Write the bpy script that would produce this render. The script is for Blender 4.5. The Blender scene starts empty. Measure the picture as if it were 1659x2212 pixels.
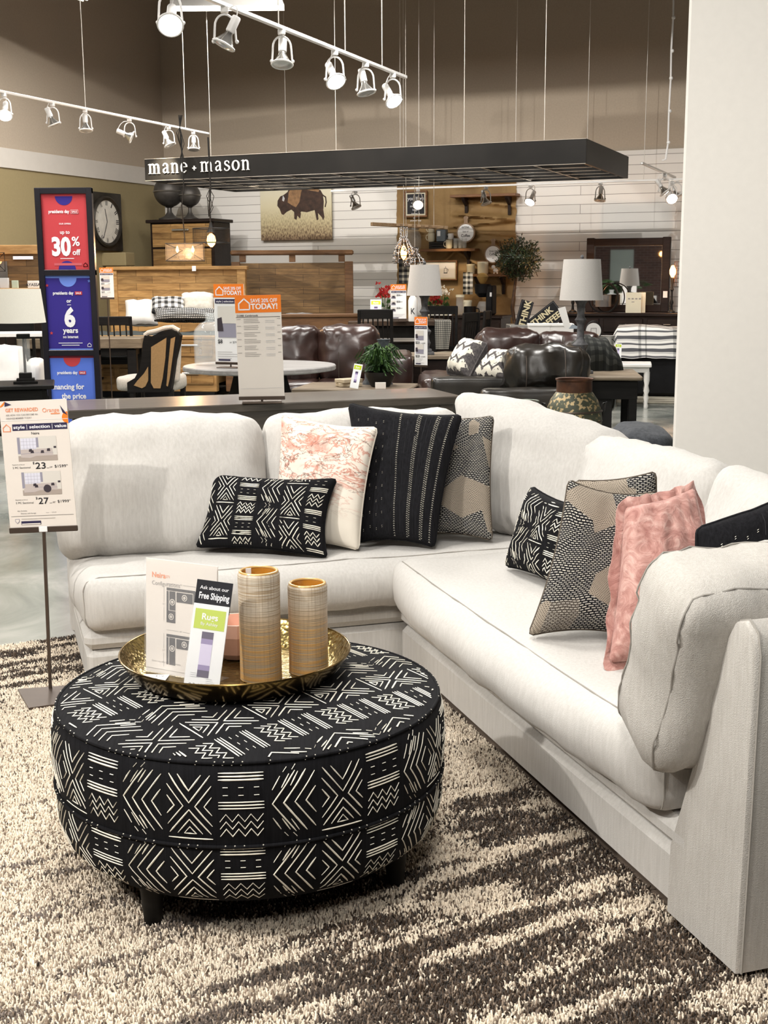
import bpy, math, random
import numpy as np
from mathutils import Vector, Matrix, noise
random.seed(7); rng = np.random.default_rng(7)
SC = bpy.context.scene; COL = SC.collection
R = math.radians; PI = math.pi
# ---------------------------------------------------------------- camera, light, exposure
F, CX, CY, H, ROLL = 2690.0, 829.5, 1106.0, 1.5, 0.006
PITCH = math.atan(509 / 2690.0)
cd = bpy.data.cameras.new('camera'); cam = bpy.data.objects.new('camera', cd); COL.objects.link(cam)
cd.sensor_fit = 'HORIZONTAL'; cd.sensor_width = 36; cd.lens = 36 * F / 1659; cd.clip_start = .05; cd.clip_end = 100
cam.matrix_world = Matrix.Translation((0, 0, H)) @ Matrix.Rotation(PI/2 - PITCH, 4, 'X') @ Matrix.Rotation(-ROLL, 4, 'Z')
SC.camera = cam
vs = SC.view_settings; vs.view_transform = 'Standard'; vs.look = 'None'; vs.gamma = 1; vs.exposure = 0.71
SC.cycles.use_denoising = True; SC.cycles.max_bounces = 8; SC.cycles.diffuse_bounces = 4; SC.cycles.transparent_max_bounces = 16
SC.cycles.sample_clamp_indirect = 8; SC.cycles.caustics_reflective = False; SC.cycles.caustics_refractive = False
w = bpy.data.worlds.new('world'); SC.world = w; w.use_nodes = True
w.node_tree.nodes['Background'].inputs[0].default_value = (1, .97, .93, 1); w.node_tree.nodes['Background'].inputs[1].default_value = .17
RROT, SROT = R(-22.1), R(17.5)
def room(x, y, z=0): c, s = math.cos(RROT), math.sin(RROT); return Vector((x*c - y*s, x*s + y*c, z))
SO = Vector((.746, 2.430, 0))
def sofa(x, y, z=0): c, s = math.cos(SROT), math.sin(SROT); return SO + Vector((x*c - y*s, x*s + y*c, z))
def ray(x, y):
    u = (x-CX)/F; v = -(y-CY)/F; c, s = math.cos(ROLL), math.sin(ROLL); a = u*c + v*s; b = -u*s + v*c
    return Vector((a, math.cos(PITCH) + b*math.sin(PITCH), -math.sin(PITCH) + b*math.cos(PITCH)))
def onz(x, y, z): d = ray(x, y); return Vector((0, 0, H)) + d*((z-H)/d.z)
def aty(x, y, Y): d = ray(x, y); return Vector((0, 0, H)) + d*(Y/d.y)
def onry(x, y, ry):
    n = room(0, 1); d = ray(x, y); return Vector((0, 0, H)) + d*(ry/d.dot(n))
def onrx(x, y, rx):
    n = room(1, 0); d = ray(x, y); return Vector((0, 0, H)) + d*(rx/d.dot(n))
def inroom(p): c, s = math.cos(RROT), math.sin(RROT); return Vector((p.x*c + p.y*s, -p.x*s + p.y*c, p.z))
# ceiling light fittings (area lamps) and track spots: (room x, room y, z, watts)
TROFFERS = [(-6.5, 4.5, 4.72, 80), (-2.6, 4.2, 4.72, 60), (-8, 8.5, 4.72, 120), (-3.3, 8.5, 4.72, 120), (-9, 12.5, 4.72, 80), (-5.6, 12.3, 4.72, 80), (-2, 12.5, 4.72, 80), (-.5, 1.6, 4.72, 60), (-4, -1.0, 4.72, 80), (.5, -1.5, 4.72, 70)]
def spot(name, loc, tgt, watts, ang, size=.05, color=(1, .955, .89), blend=.5):
    l = bpy.data.lights.new(name, 'SPOT'); l.energy = watts; l.spot_size = R(ang); l.spot_blend = blend; l.shadow_soft_size = size; l.color = color
    o = bpy.data.objects.new(name, l); COL.objects.link(o); o.location = loc
    o.rotation_euler = (Vector(tgt) - Vector(loc)).to_track_quat('-Z', 'Y').to_euler(); return o
spot('key_track_spot', (-3.4, 1.5, 3.5), (-.1, 3.0, .4), 270, 75)
for _x in (-9.5, -6.2, -2.8): spot('added_wash_spot', room(_x, 11.3, 5.12), room(_x, 18.3, 2.6), 270, 84, .015, blend=.9)  # unseen spots added to brighten the back wall up to a level line
spot('key_track_spot', (-1.6, .6, 3.5), (.9, 4.0, .6), 100, 70)
# ---------------------------------------------------------------- materials
MATS = {}
def nodes(name):
    m = bpy.data.materials.new(name); m.use_nodes = True; MATS[name] = m
    nt = m.node_tree; return m, nt, nt.nodes['Principled BSDF']
def sset(b, **k):
    for n, v in k.items():
        n = n.replace('_', ' ')
        if n in b.inputs: b.inputs[n].default_value = v
def c4(c): return (c[0], c[1], c[2], 1)
def coords(nt, kind='Object', scale=(1, 1, 1), rot=(0, 0, 0)):
    tc = nt.nodes.new('ShaderNodeTexCoord'); mp = nt.nodes.new('ShaderNodeMapping'); mp.inputs['Scale'].default_value = scale; mp.inputs['Rotation'].default_value = rot
    nt.links.new(tc.outputs[kind], mp.inputs[0]); return mp.outputs[0]
def tex(nt, typ, vec, **k):
    t = nt.nodes.new('ShaderNodeTex' + typ)
    if vec is not None: nt.links.new(vec, t.inputs['Vector'])
    for n, v in k.items():
        n = n.replace('_', ' ')
        if n in t.inputs: t.inputs[n].default_value = v
    return t
def ramp(nt, fac, stops, interp='LINEAR'):
    r = nt.nodes.new('ShaderNodeValToRGB'); r.color_ramp.interpolation = interp; e = r.color_ramp.elements
    while len(e) < len(stops): e.new(.5)
    for i, (p, c) in enumerate(stops): e[i].position = p; e[i].color = c4(c) if len(c) == 3 else c
    nt.links.new(fac, r.inputs[0]); return r.outputs[0]
def mix(nt, fac, a, b, mode='MIX'):
    n = nt.nodes.new('ShaderNodeMix'); n.data_type = 'RGBA'; n.blend_type = mode
    for i, v in ((0, fac), (6, a), (7, b)):
        if isinstance(v, (int, float)): n.inputs[i].default_value = v
        elif isinstance(v, tuple): n.inputs[i].default_value = c4(v)
        else: nt.links.new(v, n.inputs[i])
    return n.outputs[2]
def bump(nt, b, h, s, d=.01):
    n = nt.nodes.new('ShaderNodeBump'); n.inputs['Strength'].default_value = s; n.inputs['Distance'].default_value = d
    nt.links.new(h, n.inputs['Height']); nt.links.new(n.outputs[0], b.inputs['Normal'])
def plain(name, c, rough=.5, metal=0, spec=.5, var=.12, vs_=8, bmp=0, bs=60, coat=0):
    m, nt, b = nodes(name); t = tex(nt, 'Noise', coords(nt), Scale=vs_, Detail=4)
    nt.links.new(mix(nt, ramp(nt, t.outputs[0], [(.3, (0, 0, 0)), (.7, (1, 1, 1))]), tuple(x*(1-var) for x in c), tuple(min(1, x*(1+var)) for x in c)), b.inputs['Base Color'])
    sset(b, Roughness=rough, Metallic=metal, Specular_IOR_Level=spec, Coat_Weight=coat)
    if bmp: bump(nt, b, tex(nt, 'Noise', coords(nt), Scale=bs, Detail=3).outputs[0], bmp)
    return m
def fabric(name, c1, c2, sx=(1, 1, 1), weave=900, rough=.9, bmp=.25, wr=0, sheen=.1):
    m, nt, b = nodes(name); v = coords(nt)
    a = tex(nt, 'Noise', coords(nt, 'Object', sx), Scale=1, Detail=6, Roughness=.65)
    nt.links.new(ramp(nt, a.outputs[0], [(.32, c1), (.68, c2)]), b.inputs['Base Color'])
    n = tex(nt, 'Noise', v, Scale=weave, Detail=1)
    h = n.outputs[0]
    if wr:
        n2 = tex(nt, 'Noise', v, Scale=9, Detail=3, Distortion=1.2)
        ma = nt.nodes.new('ShaderNodeMath'); ma.operation = 'MULTIPLY_ADD'; nt.links.new(n2.outputs[0], ma.inputs[0]); ma.inputs[1].default_value = wr; nt.links.new(n.outputs[0], ma.inputs[2]); h = ma.outputs[0]
    bump(nt, b, h, bmp, .004); sset(b, Roughness=rough, Specular_IOR_Level=.15, Sheen_Weight=sheen); return m
def wood(name, c1, c2, axis='X', sc=1.0, rough=.45, plank=0, coat=0, spec=.4):
    m, nt, b = nodes(name); s = {'X': (1.2, 9, 9), 'Y': (9, 1.2, 9), 'Z': (9, 9, 1.2)}[axis]
    v = coords(nt, 'Object', tuple(q*sc for q in s)); a = tex(nt, 'Noise', v, Scale=2.2, Detail=8, Roughness=.62, Distortion=.8)
    col = ramp(nt, a.outputs[0], [(.28, c1), (.5, tuple((p+q)/2 for p, q in zip(c1, c2))), (.72, c2)])
    if plank:
        v2 = coords(nt, 'Object', (1, 1, 1)); sp = nt.nodes.new('ShaderNodeSeparateXYZ'); nt.links.new(v2, sp.inputs[0]); cb = nt.nodes.new('ShaderNodeCombineXYZ')
        nt.links.new(sp.outputs[0], cb.inputs[0]); nt.links.new(sp.outputs[2], cb.inputs[1])
        br = tex(nt, 'Brick', cb.outputs[0], Scale=1.0, Mortar_Size=.0025, Brick_Width=.62, Row_Height=plank, Color1=(.72, .72, .72, 1), Color2=(1.15, 1.12, 1.08, 1), Mortar=(.15, .12, .1, 1)); br.offset = .37
        col = mix(nt, .95, col, br.outputs[0], 'MULTIPLY')
    nt.links.new(col, b.inputs['Base Color']); bump(nt, b, a.outputs[0], .15, .005); sset(b, Roughness=rough, Specular_IOR_Level=spec, Coat_Weight=coat); return m
def emit(name, c, s):
    m, nt, b = nodes(name); sset(b, Base_Color=c4(c), Emission_Color=c4(c), Emission_Strength=s, Roughness=.4); return m
def glass(name, tint=(1, 1, 1), rough=.02, alpha=.25, metal=0):
    m, nt, b = nodes(name); sset(b, Base_Color=c4(tint), Roughness=rough, Alpha=alpha, Specular_IOR_Level=.8); return m
def flat(name, c, rough=.6, spec=.3): return plain(name, c, rough, 0, spec, .03, 3)
linen = fabric('sofa_linen', (.53, .512, .485), (.62, .602, .575), (110, 110, 9), 620, bmp=.35)
linen2 = fabric('sofa_linen_arm', (.46, .435, .40), (.55, .528, .495), (150, 150, 14), 480, bmp=.45)
seam_m = plain('seam_thread', (.34, .32, .29), .9)  # grey thread colour for the cushion seams
mud = fabric('mudcloth_black', (.004, .004, .005), (.010, .010, .012), (200, 12, 12), 900, sheen=0)
thread = plain('cream_stitching', (.83, .79, .68), .85)
blk = plain('black_paint', (.006, .006, .007), .5, spec=.2, var=.3)
blkwood = wood('black_stained_wood', (.004, .0035, .0035), (.011, .010, .009), rough=.5, spec=.2)
espresso = wood('espresso_wood', (.009, .005, .004), (.025, .015, .012), rough=.4, spec=.25)
bronze = plain('dark_bronze_metal', (.10, .075, .06), .4, .7, var=.1)
white = plain('white_paint', (.80, .78, .75), .5, var=.03)
whitegloss = plain('white_enamel', (.85, .84, .82), .3, var=.02)
paper = flat('warm_white_paper', (.78, .72, .66)); paperb = flat('bright_white_paper', (.86, .86, .86))
cool = flat('cool_white_paper', (.72, .77, .88))
orange = flat('orange_print', (.90, .22, .02)); orange2 = flat('pale_orange_print', (.85, .30, .14))
ink = flat('black_ink', (.02, .02, .025)); navy = flat('navy_ink', (.03, .025, .07)); greyink = flat('grey_ink', (.32, .30, .29))
lightgrey = flat('light_grey_print', (.55, .55, .56)); midgrey = flat('mid_grey_print', (.09, .085, .09)); lime = flat('lime_print', (.50, .62, .02))
red = flat('red_print', (.56, .055, .065)); blue = flat('deep_blue_print', (.035, .022, .24)); sky = flat('bright_blue_print', (.10, .19, .72)); lblue = flat('light_blue_print', (.16, .27, .78))
pwhite = flat('white_print', (.88, .87, .90))
chrome = plain('chrome', (.75, .74, .72), .15, 1, var=.03)
steel = plain('brushed_steel', (.55, .54, .52), .35, .9, var=.05)
clear = glass('clear_glass', (.95, .97, .97), .02, .22); acry = glass('clear_acrylic', (1, 1, 1), .03, .07)
bulb_on = emit('lit_lamp_face', (1, .93, .80), 26); bulb_warm = emit('warm_lit_bulb', (1, .42, .12), 5); tube_on = emit('lit_fluorescent_tube', (1, .97, .9), 9)
# ---------------------------------------------------------------- mesh helpers
class M:
    def __init__(s): s.v = []; s.f = []; s.mi = []; s.mats = []; s.n = 0; s.T = Matrix.Identity(4); s.uv = []
    def at(s, loc=(0, 0, 0), rz=0, rx=0, ry=0):
        s.T = Matrix.Translation(loc) @ Matrix.Rotation(rz, 4, 'Z') @ Matrix.Rotation(rx, 4, 'X') @ Matrix.Rotation(ry, 4, 'Y'); return s
    def add(s, vs, fs, m, uv=None):
        if m not in s.mats: s.mats.append(m)
        k = s.mats.index(m); a = np.array(vs, float).reshape(-1, 3); T = np.array(s.T)
        s.v.append(a @ T[:3, :3].T + T[:3, 3]); s.uv.append(np.zeros((len(a), 2)) if uv is None else np.array(uv, float))
        for f in fs: s.f.append([i + s.n for i in f]); s.mi.append(k)
        s.n += len(a); return s
    def box(s, c, d, m, r=None, rot=None):
        hx, hy, hz = d[0]/2, d[1]/2, d[2]/2
        if r is None: r = min(hx, hy, hz)*.22
        r = min(r, hx*.9, hy*.9, hz*.9); V = []; idx = {}
        for sx in (-1, 1):
            for sy in (-1, 1):
                for sz in (-1, 1):
                    idx[(sx, sy, sz)] = len(V)
                    V += [(sx*hx, sy*(hy-r), sz*(hz-r)), (sx*(hx-r), sy*hy, sz*(hz-r)), (sx*(hx-r), sy*(hy-r), sz*hz)]
        Fs = []
        for ax in range(3):
            o = [a for a in range(3) if a != ax]
            for sg in (-1, 1):
                q = []
                for a, b in ((-1, -1), (1, -1), (1, 1), (-1, 1)):
                    k = [0]*3; k[ax] = sg; k[o[0]] = a; k[o[1]] = b; q.append(idx[tuple(k)] + ax)
                Fs.append(q if (sg > 0) ^ (ax == 1) else q[::-1])
            for a in (-1, 1):
                for b in (-1, 1):
                    k0 = [0]*3; k1 = [0]*3; k0[ax] = -1; k1[ax] = 1; k0[o[0]] = k1[o[0]] = a; k0[o[1]] = k1[o[1]] = b
                    i, j = idx[tuple(k0)], idx[tuple(k1)]; q = [i+o[0], j+o[0], j+o[1], i+o[1]]
                    Fs.append(q if (a*b > 0) ^ (ax == 1) else q[::-1])
        for k, i in idx.items(): Fs.append([i, i+1, i+2] if k[0]*k[1]*k[2] > 0 else [i, i+2, i+1])
        V = np.array(V)
        if rot is not None: V = V @ np.array(rot.to_matrix() if hasattr(rot, 'to_matrix') else rot).T
        return s.add(V + np.array(c), Fs, m)
    def bar(s, a, b, wd, th, m, up=(0, 0, 1), r=None):
        a, b = Vector(a), Vector(b); z = (b-a); L = z.length; z.normalize(); x = Vector(up).cross(z)
        if x.length < 1e-4: x = Vector((1, 0, 0))
        x.normalize(); y = z.cross(x); rot = Matrix((x, y, z)).transposed()
        return s.box((a+b)/2, (wd, th, L), m, r, rot)
    def lathe(s, prof, m, c=(0, 0, 0), n=28, sq=0, close=True):
        V = []; Fs = []; k = len(prof)
        for r_, z in prof:
            for i in range(n): a = 2*PI*i/n + sq; V.append((c[0]+r_*math.cos(a), c[1]+r_*math.sin(a), c[2]+z))
        for j in range(k-1):
            for i in range(n): i2 = (i+1) % n; Fs.append([j*n+i, j*n+i2, (j+1)*n+i2, (j+1)*n+i])
        if close: Fs.append(list(range(n))[::-1]); Fs.append([(k-1)*n+i for i in range(n)])
        return s.add(V, Fs, m)
    def tube(s, pts, r, m, n=8, closed=False):
        P = [Vector(p) for p in pts]; k = len(P); rr = r if isinstance(r, (list, tuple)) else [r]*k; V = []; Fs = []; u = None
        for i, p in enumerate(P):
            t = (P[(i+1) % k] - P[i-1]) if closed else (P[min(i+1, k-1)] - P[max(i-1, 0)])
            t.normalize()
            if u is None: u = t.orthogonal().normalized()
            u = (u - t*u.dot(t)); u = u.normalized() if u.length > 1e-6 else t.orthogonal().normalized()
            w_ = t.cross(u)
            for j in range(n): a = 2*PI*j/n; V.append(p + (u*math.cos(a) + w_*math.sin(a))*rr[i])
        for i in range(k if closed else k-1):
            i2 = (i+1) % k
            for j in range(n): j2 = (j+1) % n; Fs.append([i*n+j, i*n+j2, i2*n+j2, i2*n+j])
        if not closed: Fs.append(list(range(n))[::-1]); Fs.append([(k-1)*n+j for j in range(n)])
        return s.add([tuple(v) for v in V], Fs, m)
    def prism(s, poly, y0, y1, m, axis='y'):
        n = len(poly); f = {'y': lambda u, v, w_: (u, w_, v), 'x': lambda u, v, w_: (w_, u, v), 'z': lambda u, v, w_: (u, v, w_)}[axis]
        V = [f(u, v, y0) for u, v in poly] + [f(u, v, y1) for u, v in poly]
        return s.add(V, [list(range(n)), [n+i for i in range(n)][::-1]] + [[i, i+n, (i+1) % n + n, (i+1) % n] for i in range(n)], m)
    def grid(s, fn, nu, nv, m, uvf=None, closeu=False):
        V = [fn(i/nu, j/nv) for j in range(nv+1) for i in range(nu+1)]
        U = None if uvf is None else [uvf(i/nu, j/nv) for j in range(nv+1) for i in range(nu+1)]
        return s.add([tuple(v) for v in V], [[j*(nu+1)+i, j*(nu+1)+i+1, (j+1)*(nu+1)+i+1, (j+1)*(nu+1)+i] for j in range(nv) for i in range(nu)], m, U)
    def ball(s, c, r, m, n=16, sc=(1, 1, 1)):
        return s.lathe([(max(1e-4, math.sin(PI*i/n))*r*sc[0], -math.cos(PI*i/n)*r*sc[2]) for i in range(n+1)], m, c, n+4, close=False)
    def ribbons(s, polys, fn, wd, m, step=.008, lift=.0015):
        for P in polys:
            Q = []
            for (a, b) in zip(P[:-1], P[1:]):
                L = math.hypot(b[0]-a[0], b[1]-a[1]); k = max(1, int(L/step))
                for i in range(k): Q.append((a[0]+(b[0]-a[0])*i/k, a[1]+(b[1]-a[1])*i/k))
            Q.append(P[-1]); n = len(Q); V = []; jw = wd*random.uniform(.82, 1.15)
            for i, q in enumerate(Q):
                a, b = Q[max(0, i-1)], Q[min(n-1, i+1)]; tx, ty = b[0]-a[0], b[1]-a[1]; L = math.hypot(tx, ty) or 1; nx, ny = -ty/L, tx/L
                w_ = jw/2*(.45 if i in (0, n-1) else random.uniform(.85, 1.12))
                V += [fn(q[0]+nx*w_, q[1]+ny*w_, lift*.5), fn(q[0], q[1], lift*1.3), fn(q[0]-nx*w_, q[1]-ny*w_, lift*.5)]
            run = []
            for i in range(n+1):
                tri = V[3*i:3*i+3] if i < n else [None]
                if any(v is None for v in tri):
                    if len(run) > 1: s.add([tuple(v) for t_ in run for v in t_], [[3*a+j, 3*a+j+1, 3*a+4+j, 3*a+3+j] for a in range(len(run)-1) for j in (0, 1)], m)
                    run = []
                else: run.append(tri)
        return s
    def text(s, t, u, v, h, m, align='l', bold=0, y=-.001, fit=None, sx=1.0, rot=0):
        key = (t, bold)
        if key not in TXT:
            c = bpy.data.curves.new('lettering', 'FONT'); c.body = t; c.size = 1; c.offset = bold; c.resolution_u = 3
            o = bpy.data.objects.new('lettering', c); me = bpy.data.meshes.new_from_object(o)
            a = np.array([tuple(q.co) for q in me.vertices]) if len(me.vertices) else np.zeros((0, 3)); TXT[key] = (a, [list(p.vertices) for p in me.polygons])
            bpy.data.objects.remove(o); bpy.data.curves.remove(c); bpy.data.meshes.remove(me)
        a, fs = TXT[key]
        if not len(a): return s
        a = a.copy(); k = h/.72; x0, x1 = a[:, 0].min(), a[:, 0].max(); a[:, 0] -= x0; W = (x1-x0)*k*sx
        if fit: sx *= fit/W; W = fit
        X = a[:, 0]*k*sx - (0 if align == 'l' else W/2 if align == 'c' else W); Z = a[:, 1]*k
        if rot: X, Z = X*math.cos(rot)-Z*math.sin(rot), X*math.sin(rot)+Z*math.cos(rot)
        return s.add(np.stack([u+X, np.full(len(a), y), v+Z], 1), fs, m)
    def rect(s, u0, v0, u1, v1, m, y=-.0006): return s.add([(u0, y, v0), (u1, y, v0), (u1, y, v1), (u0, y, v1)], [[0, 1, 2, 3]], m)
    def poly(s, pts, m, y=-.0006): return s.add([(u, y, v) for u, v in pts], [list(range(len(pts)))], m)
    def disc(s, u, v, r, m, y=-.0006, a0=0, a1=2*PI, n=24): return s.poly([(u+r*math.cos(a0+(a1-a0)*i/n), v+r*math.sin(a0+(a1-a0)*i/n)) for i in range(n+(a1-a0 < 6.2))], m, y)
    def line(s, P, wd, m, y=-.0008, closed=False):
        n = len(P)
        for i in range(n if closed else n-1):
            a, b = P[i], P[(i+1) % n]; L = math.hypot(b[0]-a[0], b[1]-a[1]) or 1; ex, ey = (b[0]-a[0])/L*wd*.4, (b[1]-a[1])/L*wd*.4; nx, ny = -(b[1]-a[1])/L*wd/2, (b[0]-a[0])/L*wd/2
            s.poly([(a[0]-ex+nx, a[1]-ey+ny), (a[0]-ex-nx, a[1]-ey-ny), (b[0]+ex-nx, b[1]+ey-ny), (b[0]+ex+nx, b[1]+ey+ny)][::-1], m, y)
        return s
    def house(s, u, v, w_, m, y=-.001, th=.12):
        return s.line([(u, v), (u+w_, v), (u+w_, v+w_*.55), (u+w_*.5, v+w_), (u, v+w_*.55)], w_*th, m, y, True)
    def build(s, name, parent=None, smooth=35):
        me = bpy.data.meshes.new(name); V = np.concatenate(s.v) if s.v else np.zeros((0, 3))
        me.from_pydata(V.tolist(), [], s.f)
        for m in s.mats: me.materials.append(m)
        me.polygons.foreach_set('material_index', s.mi)
        U = np.concatenate(s.uv)
        if U.any():
            li = np.zeros(len(me.loops), int); me.loops.foreach_get('vertex_index', li); ul = me.uv_layers.new(name='UVMap'); ul.data.foreach_set('uv', U[li].ravel())
        me.update()
        if smooth: me.polygons.foreach_set('use_smooth', [True]*len(me.polygons)); me.set_sharp_from_angle(angle=R(smooth))
        o = bpy.data.objects.new(name, me); COL.objects.link(o)
        if parent is not None: o.parent = parent
        return o
TXT = {}
def tag(o, label=None, cat=None, group=None, kind=None):
    if label: o['label'] = label
    if cat: o['category'] = cat
    if group: o['group'] = group
    if kind: o['kind'] = kind
    return o
def thing(name, label, cat, loc=(0, 0, 0), rz=0, group=None):
    e = bpy.data.objects.new(name, None); COL.objects.link(e); e.empty_display_size = .1; e.location = loc; e.rotation_euler = (0, 0, rz); return tag(e, label, cat, group)
def kids(o): return [c for c in bpy.data.objects if c.parent == o]
def copy_tree(o, parent=None):
    c = o.copy(); COL.objects.link(c); c.parent = parent
    for k in kids(o): copy_tree(k, c)
    return c
def struct(o): o['kind'] = 'structure'; return o
def lerp(a, b, t): return a + (b-a)*t
# soft box cushion whose front face is the quad (bl, br, tr, tl); thickness goes away from the front
def softbox(m, mat, q, th, r=.06, puff=.25, n=14, wr=.006, seed=0, seams=None):
    q = [Vector(p) for p in q]; w_ = ((q[1]-q[0]).length + (q[2]-q[3]).length)/2; h = ((q[3]-q[0]).length + (q[2]-q[1]).length)/2
    nn = (q[1]-q[0]).cross(q[3]-q[0]).normalized(); hs = np.array([w_/2, h/2, th/2])
    def warp(p):
        u, v = p[0]/w_ + .5, p[1]/h + .5; base = (q[0]*(1-u)+q[1]*u)*(1-v) + (q[3]*(1-u)+q[2]*u)*v
        return base + nn*(p[2] - th/2)
    def shape(p):
        p = np.array(p, float); inner = np.clip(p, -(hs-r), hs-r); d = p - inner; L = np.linalg.norm(d)
        if L > 1e-9: p = inner + d/L*r
        a, b, c = p/hs; e = lambda t: max(0., 1-t*t)
        o = np.array([np.sign(a)*abs(a)**3*e(b)*e(c)*w_*puff*.10, np.sign(b)*abs(b)**3*e(a)*e(c)*h*puff*.10, c*e(a)**.7*e(b)**.7*th*puff*.5])
        p = p + o
        if wr:
            s_ = Vector((p[0]*6+seed*7.3, p[1]*6-seed*3.1, p[2]*6+seed)); k = noise.noise(s_)*1.6 + noise.noise(s_*2.7)*.6
            s2 = Vector((p[0]*16+seed, p[1]*5, seed*2.2)); k += abs(noise.noise(s2))*(.9 if abs(b) > .5 else .2)
            g = np.array([a, b, c])**3; L = np.linalg.norm(g) or 1; p = p + g/L*k*wr
        return p
    for ax in range(3):
        o = [i for i in range(3) if i != ax]; na = max(6, int(n*hs[o[0]]/max(hs)*2)); nb = max(6, int(n*hs[o[1]]/max(hs)*2))
        def gr(k, h_):   # denser near the rounded edges
            t = np.linspace(-1, 1, k+1); return h_*np.sign(t)*(1-(1-abs(t))**1.5)
        A, B = gr(na, hs[o[0]]), gr(nb, hs[o[1]])
        for sg in (-1, 1):
            V = []
            for b_ in B:
                for a_ in A: p = [0, 0, 0]; p[ax] = sg*hs[ax]; p[o[0]] = a_; p[o[1]] = b_; V.append(tuple(warp(shape(p))))
            fl = (sg > 0) ^ (ax == 1)
            m.add(V, [([j*(na+1)+i, j*(na+1)+i+1, (j+1)*(na+1)+i+1, (j+1)*(na+1)+i] if fl else [j*(na+1)+i, (j+1)*(na+1)+i, (j+1)*(na+1)+i+1, j*(na+1)+i+1]) for j in range(nb) for i in range(na)], mat)
    for sz in (seams or []):
        pts = []; k = 30; zz = sz*(hs[2]-r*.3)
        per = [(-1+2*i/k, -1) for i in range(k)] + [(1, -1+2*i/k) for i in range(k)] + [(1-2*i/k, 1) for i in range(k)] + [(-1, 1-2*i/k) for i in range(k)]
        for a_, b_ in per: pts.append(warp(shape([a_*hs[0], b_*hs[1], zz])))
        m.tube(pts, .0022, seam_m, 5, True)
def shade_merge(o, d=.0004):
    import bmesh
    b = bmesh.new(); b.from_mesh(o.data); bmesh.ops.remove_doubles(b, verts=b.verts, dist=d); b.to_mesh(o.data); b.free()
    o.data.polygons.foreach_set('use_smooth', [True]*len(o.data.polygons)); return o
# knife edge pillow on the quad; returns the mapping fn(u_m, v_m, lift) for its front
def pillow(m, mat, q, th, n=26, pinch=.06, seed=0, wr=.004, power=.42, ear=.0):
    q = [Vector(p) for p in q]; w_ = ((q[1]-q[0]).length + (q[2]-q[3]).length)/2; h = ((q[3]-q[0]).length + (q[2]-q[1]).length)/2
    nn = (q[1]-q[0]).cross(q[3]-q[0]).normalized()
    def f(a, b, side, lift=0):
        e = lambda t: max(0., 1-t*t)
        t = th/2*(e(abs(a)**1.5)**power)*(e(abs(b)**1.5)**power) + .004
        a2 = a*(1 - pinch*e(b)) ; b2 = b*(1 - pinch*e(a))
        rr = .10; ca, cb = abs(a2), abs(b2)
        if ca > 1-rr and cb > 1-rr:
            da, db = ca-(1-rr), cb-(1-rr); L = math.hypot(da, db)
            if L > rr: k = rr/L*(1-ear) + ear; a2 = math.copysign(1-rr+da*k, a2); b2 = math.copysign(1-rr+db*k, b2)
        s_ = Vector((a*2.2+seed*3.7, b*2.2-seed, side*2)); k = noise.noise(s_)*1.3 + noise.noise(s_*2.6)*.7 + abs(noise.noise(Vector((a*5, b*9, seed+.5))))*.6*(abs(a)+abs(b))
        u, v = a2*.5+.5, b2*.5+.5; base = (q[0]*(1-u)+q[1]*u)*(1-v) + (q[3]*(1-u)+q[2]*u)*v
        return base + nn*(side*(t + lift + k*wr*e(a)*2))
    for side in (1, -1):
        V = []; U = []; g = [math.sin(PI/2*(-1+2*i/n)) for i in range(n+1)]
        for b in g:
            for a in g: V.append(tuple(f(a, b, side))); U.append((a*w_/2+w_/2+side*.001, b*h/2+h/2))
        m.add(V, [[j*(n+1)+i, j*(n+1)+i+1, (j+1)*(n+1)+i+1, (j+1)*(n+1)+i][::side] for j in range(n) for i in range(n)], mat, U)
    per = [f(math.cos(t) if 0 else x, y, 1, -.004) for x, y in [(-1+2*i/24, -1) for i in range(24)] + [(1, -1+2*i/24) for i in range(24)] + [(1-2*i/24, 1) for i in range(24)] + [(-1, 1-2*i/24) for i in range(24)]]
    def fn(u, v, lift=0):
        a, b = u/w_*2-1, v/h*2-1
        if abs(a) > .985 or abs(b) > .985: return None
        return f(a, b, 1, lift)
    return fn, w_, h, per
# stitched geometric motifs, one cell w by h
def motif(k, u0, v0, w_, h):
    L = []; P = lambda pts: L.append([(u0+w_*(.5+x), v0+h*(.5+y)) for x, y in pts])
    if k == 0:
        P([(-.42, .44), (0, .05), (.42, .44)]); P([(-.24, .44), (0, .22), (.24, .44)]); P([(-.42, -.40), (0, -.05), (.42, -.40)]); P([(-.25, -.40), (0, -.19), (.25, -.40)]); P([(-.12, -.40), (0, -.30), (.12, -.40), (-.12, -.40)])
        P([(-.45, .30), (-.12, 0), (-.45, -.28)]); P([(-.45, .14), (-.30, 0), (-.45, -.12)]); P([(.45, .30), (.12, 0), (.45, -.28)]); P([(.45, .14), (.30, 0), (.45, -.12)]); P([(-.45, -.475), (.45, -.475)])
    elif k == 1:
        for y in (.47, .425, .38, .07, .025, -.02): P([(-.44, y), (.44, y)])
        for y in (.28, .17):
            for x in (-.3, 0, .3): P([(x-.05, y), (x+.05, y)])
        for y in (-.15, -.26, -.37):
            P([(-.42+.12*i, y + (.05 if i % 2 else -.06)) for i in range(8)])
    else:
        for i, x in enumerate((-.42, -.2, .02, .24)):
            l = min(.46, .44-x) ; P([(x+l, .02+l*.95), (x, .02), (x+l, .02-l*.95)])
        for s_ in (1, -1):
            for i, x in enumerate((-.42, -.24, -.06)):
                P([(x, .02+s_*(.20+.02*i)), (x+.16, .02+s_*(.20+.02*i+.18))])
                P([(x+.22, .02+s_*(.25+.02*i+.18)), (x+.30, .02+s_*(.25+.02*i+.245))]) if i < 2 else None
    return L
def ang(p): return max(-.49, min(.49, p))
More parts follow.
